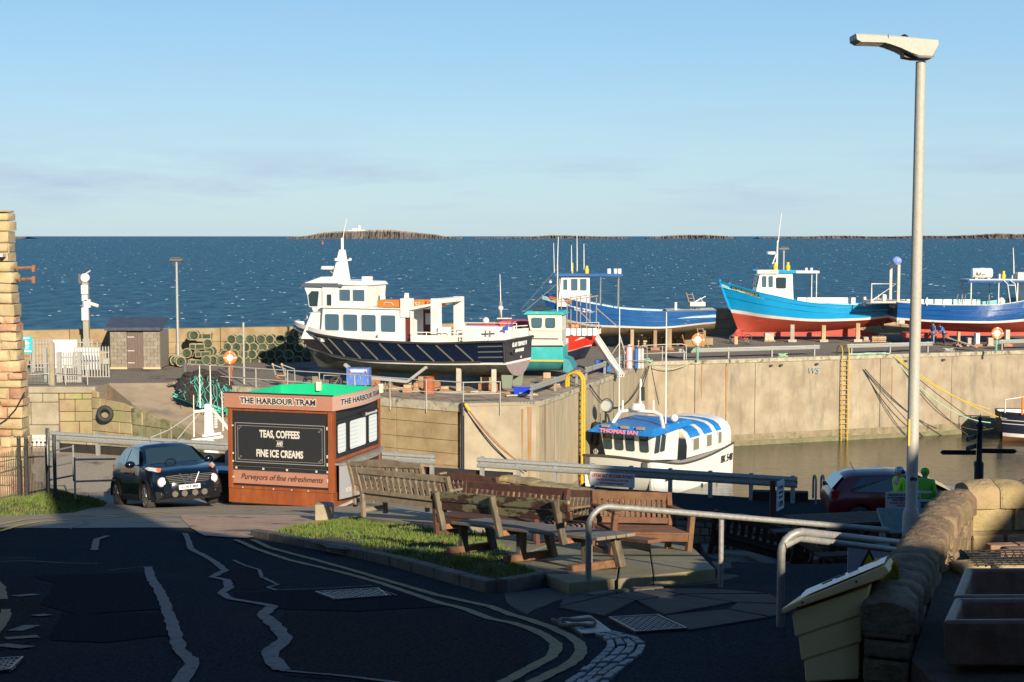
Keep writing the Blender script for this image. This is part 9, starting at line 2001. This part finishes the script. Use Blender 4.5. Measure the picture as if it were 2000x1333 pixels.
t = thing('blue_tub', 'bright blue plastic tub on the apron under the stern of the navy boat', 'tub', pp(1020, 73.5)); MB().add([(-.4, -.2, 0), (.35, -.2, 0), (.35, .2, 0), (-.4, .2, 0), (-.48, -.26, .34), (.45, -.26, .34), (.45, .26, .34), (-.48, .26, .34), (-.4, -.2, .3), (.38, -.2, .3), (.38, .2, .3), (-.4, .2, .3)], [(3, 2, 1, 0), (0, 1, 5, 4), (1, 2, 6, 5), (2, 3, 7, 6), (3, 0, 4, 7), (4, 5, 9, 8), (5, 6, 10, 9), (6, 7, 11, 10), (7, 4, 8, 11), (8, 9, 10, 11)]).mk('tub', mat('vivid_blue_plastic', (.01, .05, .6), .4), t)
cc = thing('creel_cluster', 'tangle of old rusty creel frames beside the blue steel box', 'creel frames', pp(745, 74.6)); rg = RND(44)
for k in range(7): MB().torus((-.5 + k*.17, rg.uniform(-.1, .1), .26), .25, .02, 14, 4, ax='X').mk('hoop', RUST if k % 2 else CRW, cc)
rg = RND(8); pxs_ = sorted(rg.uniform(738, 1030) for _ in range(26)); pm_ = [GREYW, WOODT, TIMR, GREYW]
for i in range(26):
    px_ = pxs_[i]; Yc = 70.9 + (1045 - px_)*.012 + rg.uniform(.4, 2.6); ln_ = rg.uniform(.4, 1.8)
    o = MB().box((0, 0, .04), (ln_, rg.uniform(.08, .2), rg.uniform(.04, .1))).mk('loose_plank', pm_[i % 4], loc=pp(px_, Yc) + V3((0, 0, .012*(i % 4)))); o.rotation_euler = (0, rg.uniform(-.04, .04), rg.uniform(-.5, .4)); tag(o, f"loose {('grey', 'brown', 'reddish', 'grey')[i % 4]} plank on the apron under the navy boat, {i + 1}{'st' if i % 10 == 0 and i != 10 else 'nd' if i % 10 == 1 and i != 11 else 'rd' if i % 10 == 2 and i != 12 else 'th'} from the left", 'plank', 'planks littering the apron')
for px_, Y, w_, h_, lb in ((795, 74.3, .5, .42, 'stacked rough blocks left of the oil drum'), (812, 74.5, .3, .5, 'small orange timber block beside the oil drum'), (868, 74.6, .5, .3, 'triangular wood wedge right of the oil drum'), (1068, 78, .5, .7, 'rusty red square timber post under the red boat'), (1080, 76.5, .9, .25, 'flat orange timber under the keel of the teal boat'), (745 + 40, 76.5, 1.2, .3, 'long dark baulk of timber behind the oil drum')):
    t = thing('timber_block', lb, 'block', pp(px_, Y)); MB().bb(-w_/2, w_/2, -.2, .2, 0, h_*.55).mk('lower_block', TIMR, t, bevel=.03); MB().bb(-w_/2*.8, w_/2*.85, -.22, .18, h_*.55, h_).mk('upper_block', WOODT, t, bevel=.03)
zz = thing('checker_strip', 'strip of rusty perforated steel lying along the edge of the grey wall', 'steel strip', E2 + V3((.2, .25, .03)))
for i in range(22): MB().bar((.02 + i*.155, 0, 0), (.09 + i*.155, .3, 0), .06, .03).mk('bar', GREYW, zz)
# small bits: blue mark and stains on the wall, mooring block
t = thing('graffiti', 'faint pale blue scrawl on the pale harbour wall left of the yellow ladder', 'painted mark', onE(1588, -.36) - V3((0, 0, .9)))
text('WS', .6, mat('faded_blue_paint', (.2, .33, .4), .8), t, (0, 0, 0), (pi/2, 0, R(13)), bold=-.004, shear=.3)
for px_, py_, r_ in ((1522, 702, .1), (1592, 708, .1), (1503, 711, .09), (1765, 700, .1), (1839, 698, .1)):
    q = onE(px_, -.33); o = MB().bb(-r_, r_, -.03, .03, -r_*.7, r_*.7).mk('wall_hole', LBLK, hw, loc=V3((q.x, q.y - .0, 5.35)))
